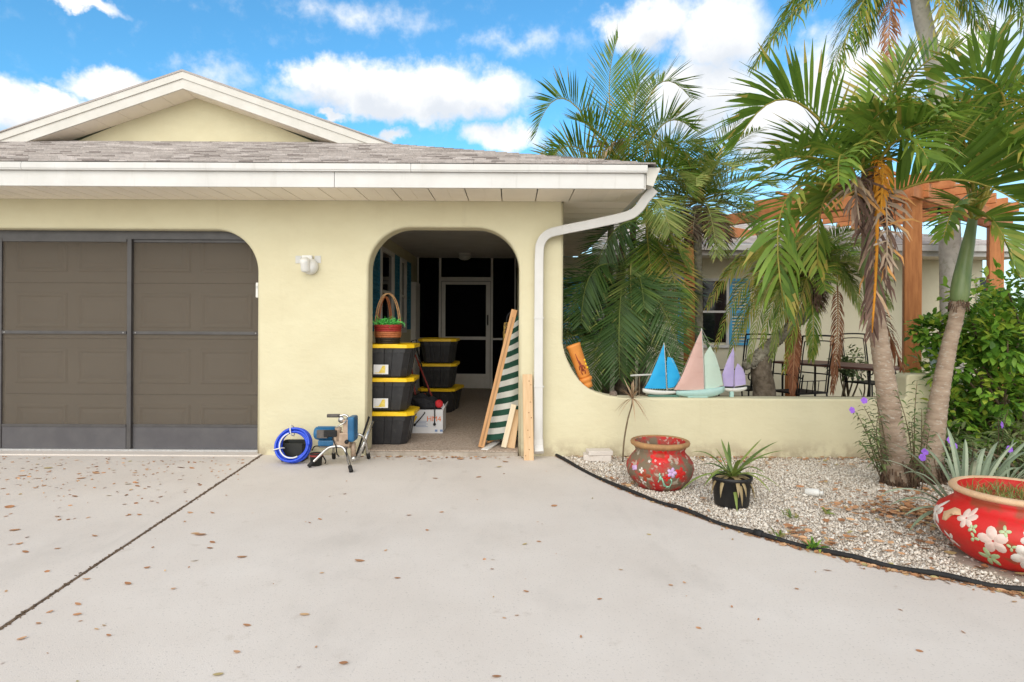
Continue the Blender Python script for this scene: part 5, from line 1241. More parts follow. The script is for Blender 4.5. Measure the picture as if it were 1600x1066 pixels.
for i, (a, b, c, mt, tn) in enumerate((((1308, 440), (1313, 520), (1300, 612), 'palm_rust', .5), ((1246, 500), (1240, 550), (1238, 615), 'palm_rust', .4), ((1255, 440), (1230, 420), (1205, 560), 'palm_silver', .3), ((1262, 440), (1265, 400), (1225, 580), 'palm_leaf', .7), ((1265, 450), (1275, 500), (1268, 560), 'palm_leaf', .5), ((1260, 430), (1200, 400), (1160, 520), 'palm_leaf', .8), ((1262, 430), (1220, 400), (1190, 540), 'palm_leaf', .6), ((1280, 430), (1330, 400), (1350, 500), 'palm_silver', .4), ((1255, 430), (1170, 370), (1118, 545), 'palm_leaf', .75), ((1255, 430), (1180, 390), (1140, 560), 'palm_leaf', .55), ((1258, 430), (1200, 380), (1170, 565), 'palm_silver', .4), ((1255, 430), (1170, 350), (1105, 480), 'palm_leaf', .85), ((1260, 425), (1200, 350), (1130, 430), 'palm_silver', .5), ((1262, 430), (1235, 390), (1210, 520), 'palm_leaf', .4), ((1275, 425), (1300, 370), (1335, 470), 'palm_leaf', .6), ((1280, 425), (1340, 380), (1392, 480), 'palm_silver', .5), ((1278, 420), (1320, 350), (1400, 400), 'palm_silver', .4))):
    frond(lp, TL(*a, -.05), TL(*b, -.2), TL(*c, -.2), n=40, ll=.20 if mt == 'palm_rust' else .26, lw=.008, vee=0, droop=.7, fwd=(35, 65), seed=441 + i, mat=mt, tint=(tn, .35), rr=(.012, .003), pet=.08, side=(1, .3, 0))

# --- tall queen palm behind, its crown above the picture
Yq = 10.45
def TQ(px, py, dy=0.0): return P(px, py, Yq + dy)
bq = TQ(1487, 600); bq.z = 0
qp = thing('queen_palm', 'tall pale grey trunked palm behind the pergola with drooping fronds', 'palm tree', bq)
ringed_trunk(qp, [bq + Vector((0, 0, -.02)), TQ(1486, 480), TQ(1484, 370), TQ(1477, 240), TQ(1462, 120), TQ(1440, 20), TQ(1424, -90)], [.19, .165, .165, .15, .14, .135, .13], 'trunk_grey', .11, amp=.012)
kq = dict(n=105, ll=.66, lw=.0125, vee=5, droop=.7, fwd=(28, 60), mat='palm_leaf', tint=(.52, .4), rr=(.022, .004), pet=.06, jit=.20)
for i, (a, b, c, d1, d2, ex_) in enumerate((((1420, -70), (1265, -50), (1180, 102), -.3, -.5, {}), ((1422, -70), (1345, -35), (1300, 122), -.4, -.6, {}), ((1422, -65), (1385, -60), (1388, 135), -.4, -.5, dict(mat='palm_rust', tint=(.7, .3), ll=.35)), ((1427, -70), (1510, -60), (1560, 88), -.3, -.5, {}), ((1427, -70), (1600, -80), (1650, 90), -.2, -.4, {}), ((1424, -65), (1480, -50), (1484, 100), -.5, -.7, dict(tint=(.8, .2), ll=.4)), ((1424, -70), (1330, -120), (1225, 20), .5, .9, {}), ((1424, -70), (1530, -120), (1620, 60), .5, .9, {}), ((1424, -70), (1370, -90), (1345, 70), .4, 1.0, {}), ((1424, -70), (1424, -230), (1440, -150), .8, 1.6, {}), ((1424, -70), (1460, -120), (1530, 40), .6, 1.1, {}), ((1424, -70), (1330, -220), (1150, -120), .2, .3, {}))):
    k2 = dict(kq); k2.update(ex_); frond(qp, TQ(*a), TQ(*b, d1), TQ(*c, d2), seed=500 + i, **k2)

# --- broadleaf shrub at the right
def leaf_at(m, q, d, L_, w, rg, tint, droop=.35):
    s_ = d.cross(UP)
    if s_.length < .1: s_ = Vector((1, 0, 0))
    s_.normalize(); s_ = (s_ + UP * rg.gauss(0, .35)).normalized()
    ps = [q, q + d * L_ * .35, q + (d + Vector((0, 0, -droop * .5))).normalized() * L_ * .7, q + (d + Vector((0, 0, -droop))).normalized() * L_]
    m.blade(ps, [w * .12, w, w * .8, w * .04], s_, tint)
def shrub(name, label, cat, lumps, nleaf, L_, W_, mat, seed, base, group=None, tint=(.45, .25)):
    rg = random.Random(seed)
    t = thing(name, label, cat, base, group)
    st = MB()
    for (c, r) in lumps:
        c = Vector(c); p0 = Vector((base[0] + rg.gauss(0, .15), base[1] + rg.gauss(0, .12), -.02)); st.tube(smooth_path([p0, p0.lerp(c, .5) + Vector((rg.gauss(0, .05), rg.gauss(0, .05), .08)), c], 4), [.016, .015, .014, .013, .012, .011, .010, .008, .005], 6)
    st.build('stems', 'twig', t)
    for li, (c, r) in enumerate(lumps):
        m = MB(); c = Vector(c)
        for i in range(int(nleaf * (r / .4) ** 2 / len(lumps) * 1.6)):
            n_ = Vector((rg.gauss(0, 1), rg.gauss(0, 1), rg.gauss(0, 1))).normalized(); q = c + n_ * r * rg.uniform(.45, 1.08) * (1 + .18 * mn.noise(n_ * 3 + c))
            if q.z < .06: continue
            d = (n_ * .7 + Vector((rg.gauss(0, .5), rg.gauss(0, .5) - .2, rg.uniform(-.4, .45)))).normalized()
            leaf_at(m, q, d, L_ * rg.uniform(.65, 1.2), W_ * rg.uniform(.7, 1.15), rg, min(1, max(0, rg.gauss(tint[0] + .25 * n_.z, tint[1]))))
        m.build('foliage', mat, t, recalc=False)
    return t
rg = random.Random(17); lumps = []
for i in range(30):
    lumps.append(((rg.uniform(4.45, 6.2), rg.uniform(5.75, 6.9), rg.uniform(.25, 1.5)), rg.uniform(.22, .36)))
lumps += [((4.35, 5.9, 1.62), .18), ((4.75, 5.9, 1.70), .2), ((5.1, 5.9, 1.85), .22), ((4.3, 6.0, .5), .22), ((4.3, 6.0, .95), .2), ((4.22, 6.1, 1.28), .16), ((4.6, 5.7, 1.2), .25), ((4.6, 5.7, .7), .25), ((4.5, 5.75, .3), .22)]
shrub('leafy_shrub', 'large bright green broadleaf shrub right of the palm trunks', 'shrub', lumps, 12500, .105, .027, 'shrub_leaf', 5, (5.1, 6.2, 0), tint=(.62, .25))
lumps = [((rg.uniform(3.75, 5.6), rg.uniform(5.1, 5.6), rg.uniform(.08, .34)), rg.uniform(.14, .24)) for i in range(13)]
shrub('ground_shrub', 'low dark ground plants at the foot of the big shrub', 'shrub', lumps, 3600, .10, .014, 'petunia_leaf', 6, (4.5, 5.35, 0), tint=(.55, .3))
# dark low growth inside the courtyard
rg = random.Random(19)
for i, (px, Y_, h_, lab) in enumerate(((1330, 10.2, .45, 'small grey-green herb bush on the far side of the patio table'), (1395, 7.1, .35, 'dark leafy plant in the courtyard beside the cedar post'), (1060, 7.1, .30, 'low dark plants in the courtyard behind the sailboats'))):
    x_ = P(px, 500, Y_).x
    shrub('courtyard_plant', lab, 'plant', [((x_ + rg.uniform(-.3, .3), Y_ + rg.uniform(-.2, .2), h_ * rg.uniform(.5, 1) + (.35 if i == 0 else 0)), .17) for k in range(7)], 1500, .10, .02, 'petunia_leaf', 30 + i, (x_, Y_, 0))

# --- strap-leaved plants
def strap_plant(name, label, cat, base, leaves, w, mat, seed, group=None, tints=(.5, .3), extra=None):
    rg = random.Random(seed); t = thing(name, label, cat, base, group)
    for (p1, p2, tn) in leaves:
        m = MB(); c0 = Vector(base) + Vector((rg.gauss(0, .015), rg.gauss(0, .015), 0)); ps = bez(c0, Vector(p1), Vector(p2), 9)
        S = (ps[-1] - ps[0]).cross(UP); S = S.normalized() if S.length > .02 else Vector((1, 0, 0))
        n1 = (ps[4] - ps[3]).cross(S).normalized()
        wv = [w * q for q in (.7, .9, 1, 1, .95, .85, .7, .45, .05)]
        for sg in (-1, 1):
            m.add([v for p_, w_ in zip(ps, wv) for v in (p_ + n1 * .0, p_ + (S * sg + n1 * .35) .normalized() * w_)], [(2 * i, 2 * i + 1, 2 * i + 3, 2 * i + 2) for i in range(8)], True, min(1, max(0, tn if tn is not None else rg.gauss(*tints))))
        m.build('leaf', mat, t, recalc=False)
    return t
cs = P(1512, 792, 4.05); cs.z = .10
lv = []
for px, py, Y_ in ((1388, 692, 4.1), (1376, 718, 3.9), (1372, 775, 3.75), (1412, 806, 3.7), (1420, 830, 3.62), (1462, 676, 4.2), (1480, 668, 4.4), (1440, 700, 4.3), (1508, 686, 4.25), (1540, 700, 4.2), (1552, 708, 4.3), (1590, 690, 4.1), (1610, 705, 4.2), (1600, 735, 4.0), (1560, 690, 4.5), (1475, 715, 4.4), (1525, 720, 3.9), (1630, 760, 4.0), (1410, 740, 4.2), (1390, 790, 3.95), (1570, 720, 4.5), (1620, 680, 4.4)):
    p2 = P(px, py, Y_); p1 = cs.lerp(p2, .55) + Vector((0, 0, .14 + .12 * random.random())); lv.append((p1, p2, None))
strap_plant('strap_plant', 'silvery green strap leaved plant spreading behind the large red pot', 'plant', (cs.x, cs.y, .02), lv, .020, 'silver_leaf', 3)
for i, (px, py, Y_, lab) in enumerate(((1570, 700, 4.9, 'thin arching grassy plant behind the strap plant at the right edge'),)):
    b_ = P(px, py, Y_); b_.z = .02; rg = random.Random(50 + i); lv = []
    for k in range(26):
        a = rg.uniform(0, 6.28); L_ = rg.uniform(.45, .85); p2 = b_ + Vector((L_ * math.cos(a), L_ * math.sin(a) * .7, rg.uniform(.05, .40))); lv.append((b_.lerp(p2, .5) + Vector((0, 0, rg.uniform(.2, .4))), p2, None))
    strap_plant('grass_clump', lab, 'plant', b_, lv, .007, 'silver_leaf', 9 + i, tints=(.3, .3))

# --- wild petunia stems round the palm feet
def petunia(label, stems, seed, flowers):
    rg = random.Random(seed); b_ = stems[0][0]; t = thing('petunia_plant', label, 'plant', (b_.x, b_.y, 0), 'wild petunias round the palm trunks')
    for (p0, tip) in stems:
        p0 = Vector(p0); tip = Vector(tip); mid = p0.lerp(tip, .5) + Vector((rg.gauss(0, .03), rg.gauss(0, .03), .04)); ps = bez(p0, mid, tip, 9)
        m = MB(); m.tube(ps, [.0045] * 5 + [.004, .0035, .003, .002], 5); so = m.build('stem', 'twig', t)
        m = MB()
        for i in range(18):
            f = .25 + .75 * i / 17; k = min(7, int(f * 8)); q = ps[k].lerp(ps[k + 1], f * 8 - k)
            for sg in (0, 180):
                a = R(i * 90 + sg + rg.gauss(0, 20)); d = Vector((math.cos(a), math.sin(a), rg.uniform(-.1, .7))).normalized(); leaf_at(m, q, d, rg.uniform(.05, .095), .0075, rg, min(1, max(0, rg.gauss(.5, .25))), .5)
        m.build('leaves', 'petunia_leaf', so, recalc=False)
    for fp in flowers:
        m = MB(); fp = Vector(fp); fa = Vector((rg.gauss(0, .25), -1, rg.uniform(.0, .5))).normalized(); s1 = fa.cross(UP).normalized(); s2 = s1.cross(fa)
        for k in range(5):
            a = 2 * math.pi * k / 5 + rg.random() * .2; o_ = s1 * math.cos(a) + s2 * math.sin(a); w_ = -s1 * math.sin(a) + s2 * math.cos(a)
            m.blade([fp, fp + o_ * .010 - fa * -.004, fp + o_ * .020 + fa * .004, fp + o_ * .026 + fa * .003], [.003, .010, .012, .007], w_, .5)
        m.build('flower', 'purple_petal', t, recalc=False)
fb = lambda px, py, Y_: P(px, py, Y_)
s0 = G(1385, 762)
petunia('leafy wild petunia left of the palm trunks with two small purple flowers', [(G(1382, 750), fb(1338, 645, 4.9)), (G(1384, 752), fb(1350, 636, 4.95)), (G(1386, 755), fb(1366, 618, 4.9)), (G(1380, 752), fb(1345, 690, 4.8)), (G(1390, 760), fb(1372, 650, 4.7)), (G(1378, 755), fb(1352, 665, 5.1)), (G(1384, 758), fb(1362, 675, 4.75))], 1, [fb(1350, 626, 4.92), fb(1331, 641, 4.88)])
petunia('tall wild petunia rising between the two front palm trunks', [(G(1425, 765), fb(1401, 612, 4.8)), (G(1432, 765), fb(1433, 595, 4.75)), (G(1436, 765), fb(1440, 640, 4.7)), (G(1430, 765), fb(1424, 660, 4.75)), (G(1440, 768), fb(1452, 672, 4.6))], 2, [fb(1445, 706, 4.55), fb(1441, 715, 4.54)])
petunia('wild petunia with purple flowers behind the strap plant', [(G(1560, 745), fb(1575, 640, 4.7)), (G(1555, 745), fb(1560, 655, 4.7)), (G(1500, 750), fb(1490, 685, 4.7)), (G(1510, 750), fb(1520, 690, 4.7))], 3, [fb(1565, 664, 4.65), fb(1484, 688, 4.6), fb(1490, 697, 4.6), fb(1577, 702, 4.6)])
# root mat and dead leaf bases at the palm feet
for pb, lab, pr_ in ((b1, 'shaggy root mat at the foot of the left front palm', palm), (b2, 'shaggy root mat at the foot of the right front palm', palm2)):
    rg = random.Random(77); m = MB()
    for k in range(260):
        a = rg.uniform(0, 6.28); r_ = rg.uniform(.09, .118); z = rg.random() ** 1.8 * .22; q = pb + Vector((r_ * math.cos(a), r_ * math.sin(a), z)); m.tube([q, q + Vector((.03 * math.cos(a + .4), .03 * math.sin(a + .4), -min(z, .10)))], .006, 4)
    m.build('root_mat', 'fibre', pr_)

# --- red dracaena on its thin stem
db = G(973, 722); dt = P(988, 622, db.y)
t = thing('dracaena', 'thin stemmed dracaena with a tuft of reddish leaves before the low wall', 'plant', db)
m = MB(); m.tube(smooth_path([db, P(975, 690, db.y), P(981, 655, db.y), P(987, 634, db.y), dt], 5), [.008] * 12 + [.007] * 9, 7); m.build('stem', 'twig', t)
rg = random.Random(12)
for k in range(46):
    az_, el_ = rg.uniform(0, 360), rg.uniform(-35, 85); L_ = rg.uniform(.16, .27); d = dirv(az_, el_); m = MB(); ps = bez(dt, dt + d * L_ * .5, dt + d * L_ + Vector((0, 0, -.03 if el_ > 0 else -.1)), 5)
    S = d.cross(UP).normalized() if abs(d.z) < .98 else Vector((1, 0, 0)); m.blade(ps, [.005, .0065, .006, .004, .0006], S, rg.random()); m.build('leaf', 'dracaena_leaf', t, recalc=False)

# ------------------------------------------------------------------ fallen leaves
def leaf_mesh(L_, W_, curl, tint, seed):
    rg = random.Random(seed); m = MB(); vs = []; n = 6
    for i in range(n + 1):
        f = i / n; x_ = (f - .5) * L_; w_ = W_ * math.sin(math.pi * min(.98, .04 + f * .94)) ** .8; z_ = curl * ((f - .5) ** 2) * 4 * L_ * .25
        vs += [(x_, -w_, z_ + abs(curl) * W_ * .6), (x_, 0, z_), (x_, w_, z_ + abs(curl) * W_ * .6)]
    m.add(vs, [f_ for i in range(n) for f_ in ((3 * i, 3 * i + 1, 3 * i + 4, 3 * i + 3), (3 * i + 1, 3 * i + 2, 3 * i + 5, 3 * i + 4))], True, tint)
    return m
LM = [leaf_mesh(1.0, .2 + .05 * (k % 3), (.04, .10, .22)[k % 3], (.25, .45, .6, .8, .95, .35)[k % 6], k).mesh('fallen_leaf', 'dry_leaf', recalc=False) for k in range(9)]
big = [(313, 836, 22), (305, 834, 14), (283, 731, 18), (127, 748, 14), (75, 732, 14), (23, 829, 16), (200, 913, 14), (304, 877, 12), (328, 857, 12), (332, 848, 12), (378, 871, 16), (562, 877, 17), (121, 961, 14), (122, 945, 14), (60, 975, 10), (151, 984, 10), (170, 994, 10), (370, 1020, 12), (341, 1055, 18), (537, 1037, 18), (776, 1058, 17), (34, 999, 14), (386, 978, 14), (476, 961, 18), (866, 791, 12), (1014, 836, 8), (937, 937, 10), (1293, 892, 14), (1245, 921, 8), (822, 925, 10), (690, 801, 8), (639, 806, 8), (503, 896, 8), (271, 921, 9), (15, 793, 14), (90, 808, 12), (117, 776, 14), (60, 748, 12), (35, 744, 13), (150, 740, 13), (200, 757, 13), (170, 775, 10), (215, 760, 12), (332, 802, 9), (218, 805, 9), (297, 802, 9), (148, 838, 12), (40, 863, 12), (90, 858, 10), (230, 888, 10), (135, 906, 12), (78, 957, 12), (500, 812, 8), (621, 904, 11), (770, 875, 7), (769, 890, 8), (680, 748, 10), (748, 746, 10), (780, 730, 10), (660, 718, 16), (672, 721, 14), (720, 718, 12), (790, 722, 12), (300, 732, 10), (1585, 941, 13), (842, 847, 9), (820, 851, 9), (970, 891, 8)]
rl = random.Random(40)
for i, (px, py, s_) in enumerate(big):
    c = G(px, py); L_ = s_ * c.y / F * .92
    o = bpy.data.objects.new('fallen_leaf', LM[rl.randrange(9)]); COL.objects.link(o)
    o.location = (c.x, c.y, .004); o.rotation_euler = (rl.gauss(0, .12), rl.gauss(0, .12), rl.uniform(-.5, .6)); o.scale = (L_, L_ * rl.uniform(.8, 1.3), L_)
    tag(o, 'one of the larger dry brown leaves fallen on the concrete driveway', 'leaf', 'larger dry leaves on the driveway')
def litter(name, label, spots, parent=None):
    m = MB(); rg = random.Random(90)
    for (x_, y_, z_, s_) in spots:
        me = LM[rg.randrange(9)]; M = Matrix.Translation((x_, y_, z_)) @ Matrix.Rotation(rg.uniform(0, 6.28), 4, 'Z') @ Matrix.Rotation(rg.gauss(0, .3), 4, 'X') @ Matrix.Diagonal((s_, s_, s_, 1))
        m.add([M @ v.co for v in me.vertices], [tuple(p_.vertices) for p_ in me.polygons], True, min(1, max(0, rg.gauss(.5, .25))))
    o = m.build(name, 'dry_leaf', recalc=False); tag(o, label, 'leaf litter', kind='stuff'); return o
rg = random.Random(91); sp = []
for i in range(360):                                             # left slab by the garage, thinning towards the camera
    y_ = 6.05 - abs(rg.gauss(0, 1.0)); x_ = rg.uniform(-5.4, -2.5)
    if y_ > 2.2: sp.append((x_, y_, .003, rg.uniform(.015, .04)))
for i in range(100): sp.append((rg.uniform(-2.5, 3.0), rg.uniform(2.2, 6.1), .003, rg.uniform(.010, .028)))
for i in range(90): sp.append((rg.gauss(-.7, .5), 6.15 - abs(rg.gauss(0, .05)), .004, rg.uniform(.02, .05)))
sp = [q for q in sp if q[1] < edge_y(q[0]) - .06 or q[0] < ex[0]]
litter('leaf_litter', 'small brown leaf scraps scattered over the driveway', sp)
sp = []
for i in range(900):                                             # along the edging, both sides
    k = rg.randrange(len(edge_s) - 12); c = edge_s[k].lerp(edge_s[k + 1], rg.random()); off = rg.gauss(-.035, .03)
    sp.append((c.x - off * .3, c.y + off, .012 if off > 0 else .004, rg.uniform(.015, .05)))
litter('edging_litter', 'rust coloured leaf litter gathered along the black edging', sp)
sp = []
cl_ = [(rg.uniform(.6, 4.2), rg.uniform(3.2, 6.1)) for i in range(42)] + [(b1.x, b1.y - .2), (b2.x - .1, b2.y - .3), (3.0, 4.2), (2.75, 4.1), (2.6, 4.4)]
for cxx, cyy in cl_:
    n_ = rg.randrange(6, 26); s2 = rg.uniform(.05, .18)
    for k in range(n_):
        x_, y_ = cxx + rg.gauss(0, s2), cyy + rg.gauss(0, s2)
        if edge_y(x_) + .05 < y_ < WY - .03: sp.append((x_, y_, rg.uniform(.012, .024), rg.uniform(.025, .065)))
for k in range(260):
    x_ = rg.uniform(.6, 4.2); y_ = WY - .03 - abs(rg.gauss(0, .05)); sp.append((x_, y_, .015, rg.uniform(.02, .05)))
for k in range(500):
    a = rg.uniform(0, 6.28); q = abs(rg.gauss(0, .30)); sp.append((3.0 + q * math.cos(a) - .1, 4.35 + q * 1.2 * math.sin(a), rg.uniform(.012, .03), rg.uniform(.03, .07)))
litter('bed_litter', 'dry brown leaves lying in patches on the gravel', [q for q in sp if q[1] > edge_y(q[0]) + .04])
# ------------------------------------------------------------------ pots
pm('pot_red_old', (0.42, 0.018, 0.016), (0.16, 0.12, 0.075), vscale=9, vdetail=5, rough=0.75, bump=0.5, bscale=40, ramp=(.41, .57), speck=(22, .58, (0.42, 0.38, 0.30), .7))
pm('pot_red', (0.58, 0.012, 0.012), (0.50, 0.018, 0.012), vscale=5, rough=0.48, spec=0.4, bump=0.2, bscale=30, speck=(7, .60, (0.22, 0.06, 0.02), .75))
stain('pot_red', (1, 1, 1), 9, .52, .72, (0.30, 0.10, 0.05), .5, zmax=.3)
pm('pot_rim', (0.55, 0.34, 0.19), (0.62, 0.42, 0.26), vscale=12, rough=0.7, bump=0.3, bscale=40)
pm('pot_rim_old', (0.40, 0.22, 0.09), (0.30, 0.16, 0.07), vscale=12, rough=0.8, bump=0.4, bscale=40)
pm('flower_white', (0.68, 0.64, 0.58), (0.60, 0.50, 0.45), vscale=25, rough=0.55, bump=0.3, bscale=60)
pm('flower_pink', (0.62, 0.44, 0.38), (0.68, 0.54, 0.47), vscale=25, rough=0.55)
pm('flower_green', (0.34, 0.46, 0.22), (0.42, 0.52, 0.30), vscale=25, rough=0.55)
pm('mint_paint', (0.22, 0.50, 0.34), (0.30, 0.56, 0.42), vscale=25, rough=0.55)
pm('lilac_paint', (0.48, 0.30, 0.55), (0.55, 0.40, 0.58), vscale=25, rough=0.6)
pm('soil', (0.05, 0.032, 0.02), (0.10, 0.07, 0.045), vscale=20, rough=1, bump=.8, bscale=50)
pm('red_soil', (0.40, 0.05, 0.02), (0.30, 0.08, 0.03), vscale=20, rough=1, bump=.8, bscale=50)
pm('nursery_pot', (0.014, 0.014, 0.015), (0.022, 0.022, 0.022), vscale=20, rough=0.5)
def prof_r(prof, z):
    o = [(r, h) for r, h in prof]
    return float(np.interp(z, [h for r, h in o], [r for r, h in o]))
def on_pot(c, prof, theta, z, off=.003):
    r = prof_r(prof, z) + off
    return Vector((c[0] + r * math.sin(theta), c[1] - r * math.cos(theta), c[2] + z))
def decal(parent, name, mat, c, prof, polys, off=.0035, joined=False):
    """raised painted patches that follow the pot; polys are lists of (theta, z)"""
    m = MB(); dth = math.atan2(c[0], c[1])                        # the painted side faces the drive
    for pl_ in polys:
        pl_ = [(a_ - dth, z_) for a_, z_ in pl_]
        cth = sum(p[0] for p in pl_) / len(pl_); cz_ = sum(p[1] for p in pl_) / len(pl_)
        n = len(pl_); rings = [[(cth + (p[0] - cth) * k, cz_ + (p[1] - cz_) * k) for p in pl_] for k in (1.0, .62, .25)]
        vs = [on_pot(c, prof, a, z, off if i else .0006) for i, rg_ in enumerate(rings) for a, z in rg_] + [on_pot(c, prof, cth, cz_, off * 1.2)]
        fs = [(i * n + j, i * n + (j + 1) % n, (i + 1) * n + (j + 1) % n, (i + 1) * n + j) for i in range(2) for j in range(n)] + [(2 * n + j, 2 * n + (j + 1) % n, 3 * n) for j in range(n)]
        m.add(vs, fs, True)
    return m.build(name, mat, parent)
def flower_polys(th, z, r, R_, n=5, rot=0.0, w=.55):
    out_ = []
    for k in range(n):
        a = rot + 2 * math.pi * k / n; cxx, czz = .56 * r * math.cos(a), .56 * r * math.sin(a); pl_ = []
        for j in range(10):
            b = 2 * math.pi * j / 10; lx_, ly_ = .5 * r * math.cos(b), w * .62 * r * math.sin(b)
            pl_.append((th + (cxx + lx_ * math.cos(a) - ly_ * math.sin(a)) / R_, z + czz + lx_ * math.sin(a) + ly_ * math.cos(a)))
        out_.append(pl_)
    return out_
def pot(name, label, c, prof_out, wall, mat, rim_mat, rim_from, fill_z, fill_mat):
    t = thing(name, label, 'pot', c)
    body = [q for q in prof_out if q[1] <= rim_from]; rim = [q for q in prof_out if q[1] >= rim_from]
    inner = [(rim[-1][0] - wall, rim[-1][1] - .004), (prof_r(prof_out, fill_z + .05) - wall, fill_z + .05), (prof_r(prof_out, fill_z) - wall, fill_z)]
    m = MB(); m.lathe([(0, 0)] + body + [(body[-1][0] - wall * .5, body[-1][1])], c, 48, cap=False); m.build('pot_body', mat, t)
    m = MB(); m.lathe([(rim[0][0], rim[0][1] + .0005)] + rim[1:] + [(rim[-1][0] - wall * .5, rim[-1][1] + .006)] + inner[:1], c, 48, cap=False); m.build('rim', rim_mat, t)
    m = MB(); m.lathe(inner, c, 48, cap=False); m.build('inside', mat, t)
    m = MB(); rg = random.Random(4); vs = []; m.lathe([(inner[-1][0] + .004, fill_z + .001), (inner[-1][0] * .6, fill_z + .014), (inner[-1][0] * .3, fill_z + .012), (0, fill_z + .018)], c, 24, cap=False); m.build('soil', fill_mat, t)
    return t
# weathered red pot by the wall
c = P(1031, 740, 5.10); c = (c.x, 5.10, .0)
pf = [(.185, 0), (.215, .03), (.258, .09), (.275, .15), (.268, .20), (.235, .25), (.203, .285), (.200, .305), (.215, .33), (.238, .345), (.243, .362), (.236, .376)]
t = pot('flower_pot', 'weathered red pot with peeling paint and a green lizard, near the low wall', c, pf, .03, 'pot_red_old', 'pot_rim_old', .33, .27, 'soil')
liz = [[(-.02, .135), (.03, .15), (.06, .12), (.02, .105), (-.03, .115)], [(.03, .13), (.07, .13), (.16, .075), (.22, .06), (.21, .045), (.12, .055)], [(.20, .06), (.30, .055), (.36, .085), (.38, .08), (.34, .04), (.22, .04)], [(.34, .08), (.38, .08), (.36, .115), (.31, .125), (.30, .115), (.335, .105)], [(-.04, .15), (.0, .14), (.02, .165), (-.01, .17)], [(-.06, .10), (-.01, .115), (-.02, .095), (-.05, .085)]]
decal(t, 'lizard_relief', 'mint_paint', c, pf, liz, .010)
decal(t, 'painted_patch', 'lilac_paint', c, pf, flower_polys(.35, .17, .04, .27), .006)
decal(t, 'painted_patch', 'lilac_paint', c, pf, [[(-.95, .19), (-.75, .205), (-.72, .17), (-.9, .155)]], .006)
for fl_ in (flower_polys(-.55, .075, .028, .26, 3), flower_polys(-.55, .17, .025, .27, 4), flower_polys(-.35, .245, .012, .23, 5), flower_polys(-.15, .255, .010, .23, 5), flower_polys(.0, .235, .008, .24, 5)):
    decal(t, 'painted_patch', 'flower_white', c, pf, fl_, .004)
for fl_ in (flower_polys(-.45, .135, .05, .27, 4), flower_polys(.62, .16, .05, .27, 5), flower_polys(-.12, .28, .05, .21, 6), flower_polys(.12, .285, .05, .21, 6), flower_polys(.2, .13, .03, .27, 4)):
    decal(t, 'painted_patch', 'pot_red', c, pf, fl_, .003)
m = MB(); rg = random.Random(3)
for k in range(26): leaf_at(m, Vector((c[0] - .04 + rg.gauss(0, .05), c[1] + rg.gauss(0, .05), .285)), dirv(rg.uniform(0, 360), rg.uniform(20, 80)), .05, .01, rg, rg.random())
m.build('weeds', 'strap_leaf', t, recalc=False)

# large bright red pot at the right
c = P(1588, 850, 3.50); c = (c.x, 3.50, .0)
pf2 = [(r_ * .94, z_ * .96) for r_, z_ in [(.215, 0), (.262, .018), (.315, .055), (.375, .12), (.412, .185), (.416, .235), (.395, .285), (.345, .32), (.312, .345), (.308, .375), (.322, .395), (.336, .405), (.340, .418), (.330, .428)]]
t = pot('flower_pot', 'large bright red pot painted with white flowers at the right edge', c, pf2, .035, 'pot_red', 'pot_rim', .395 * .96, .335, 'red_soil')
R2 = .41
for fl_ in (flower_polys(-.62, .275, .052, .39, 6, .3, .5), flower_polys(-.25, .195, .072, R2, 5, .5, .6)):
    decal(t, 'painted_flower', 'flower_pink', c, pf2, fl_, .005)
for fl_ in (flower_polys(.18, .235, .055, R2, 6, .2, .6), flower_polys(.12, .135, .075, R2, 5, .9, .62), flower_polys(.62, .20, .085, R2, 6, .2, .6), flower_polys(-1.25, .24, .07, R2, 5, .4, .5), flower_polys(-1.35, .15, .05, R2, 4, .1, .5)):
    decal(t, 'painted_flower', 'flower_white', c, pf2, fl_, .006)
for fl_ in (flower_polys(-.34, .085, .058, .37, 5, .5, .42), flower_polys(-.48, .185, .028, R2, 3, 2.0, .5), flower_polys(-.12, .255, .028, R2, 4, .2, .5), flower_polys(-.05, .18, .024, R2, 3, .5, .5), flower_polys(-.50, .235, .028, R2, 4, .8, .5)):
    decal(t, 'painted_flower', 'flower_green', c, pf2, fl_, .004)
decal(t, 'painted_flower', 'flower_white', c, pf2, flower_polys(-.95, .12, .05, .40, 4, .8, .35), .004)
decal(t, 'painted_bird', 'pot_rim', c, pf2, [[(-1.05, .265), (-.95, .30), (-.82, .30), (-.72, .28), (-.80, .275), (-.86, .26), (-.92, .225), (-1.02, .22)]], .012)
m = MB(); rg = random.Random(8)
for k in range(520):
    a = rg.uniform(0, 6.28); q = rg.random() ** .5 * .26; b_ = Vector((c[0] + q * math.cos(a), c[1] + q * math.sin(a), .348)); d0 = Vector((rg.gauss(0, .6), rg.gauss(0, .6), 1)).normalized(); L_ = rg.uniform(.03, .09)
    m.blade([b_, b_ + d0 * L_ * .6, b_ + d0 * L_ + Vector((rg.gauss(0, .02), rg.gauss(0, .02), 0))], [.0025, .002, .0005], Vector((rg.gauss(0, 1), rg.gauss(0, 1), 0)).normalized(), rg.uniform(.2, .8))
tag(m.build('sprouting_weeds', 'strap_leaf', t, recalc=False), kind='stuff')
m = MB(); rg = random.Random(9); pv = thing('paving_stone', 'flat pale paving stone under the large red pot', 'stone', (c[0], c[1], 0))
m.sheet([(c[0] + .36 * math.cos(a) * rg.uniform(.85, 1.05), c[1] - .04 + .34 * math.sin(a) * rg.uniform(.9, 1.05), .008) for a in (2 * math.pi * k / 14 for k in range(14))], .03, (0, 0, -1)); m.build('slab_stone', 'concrete_old', pv)
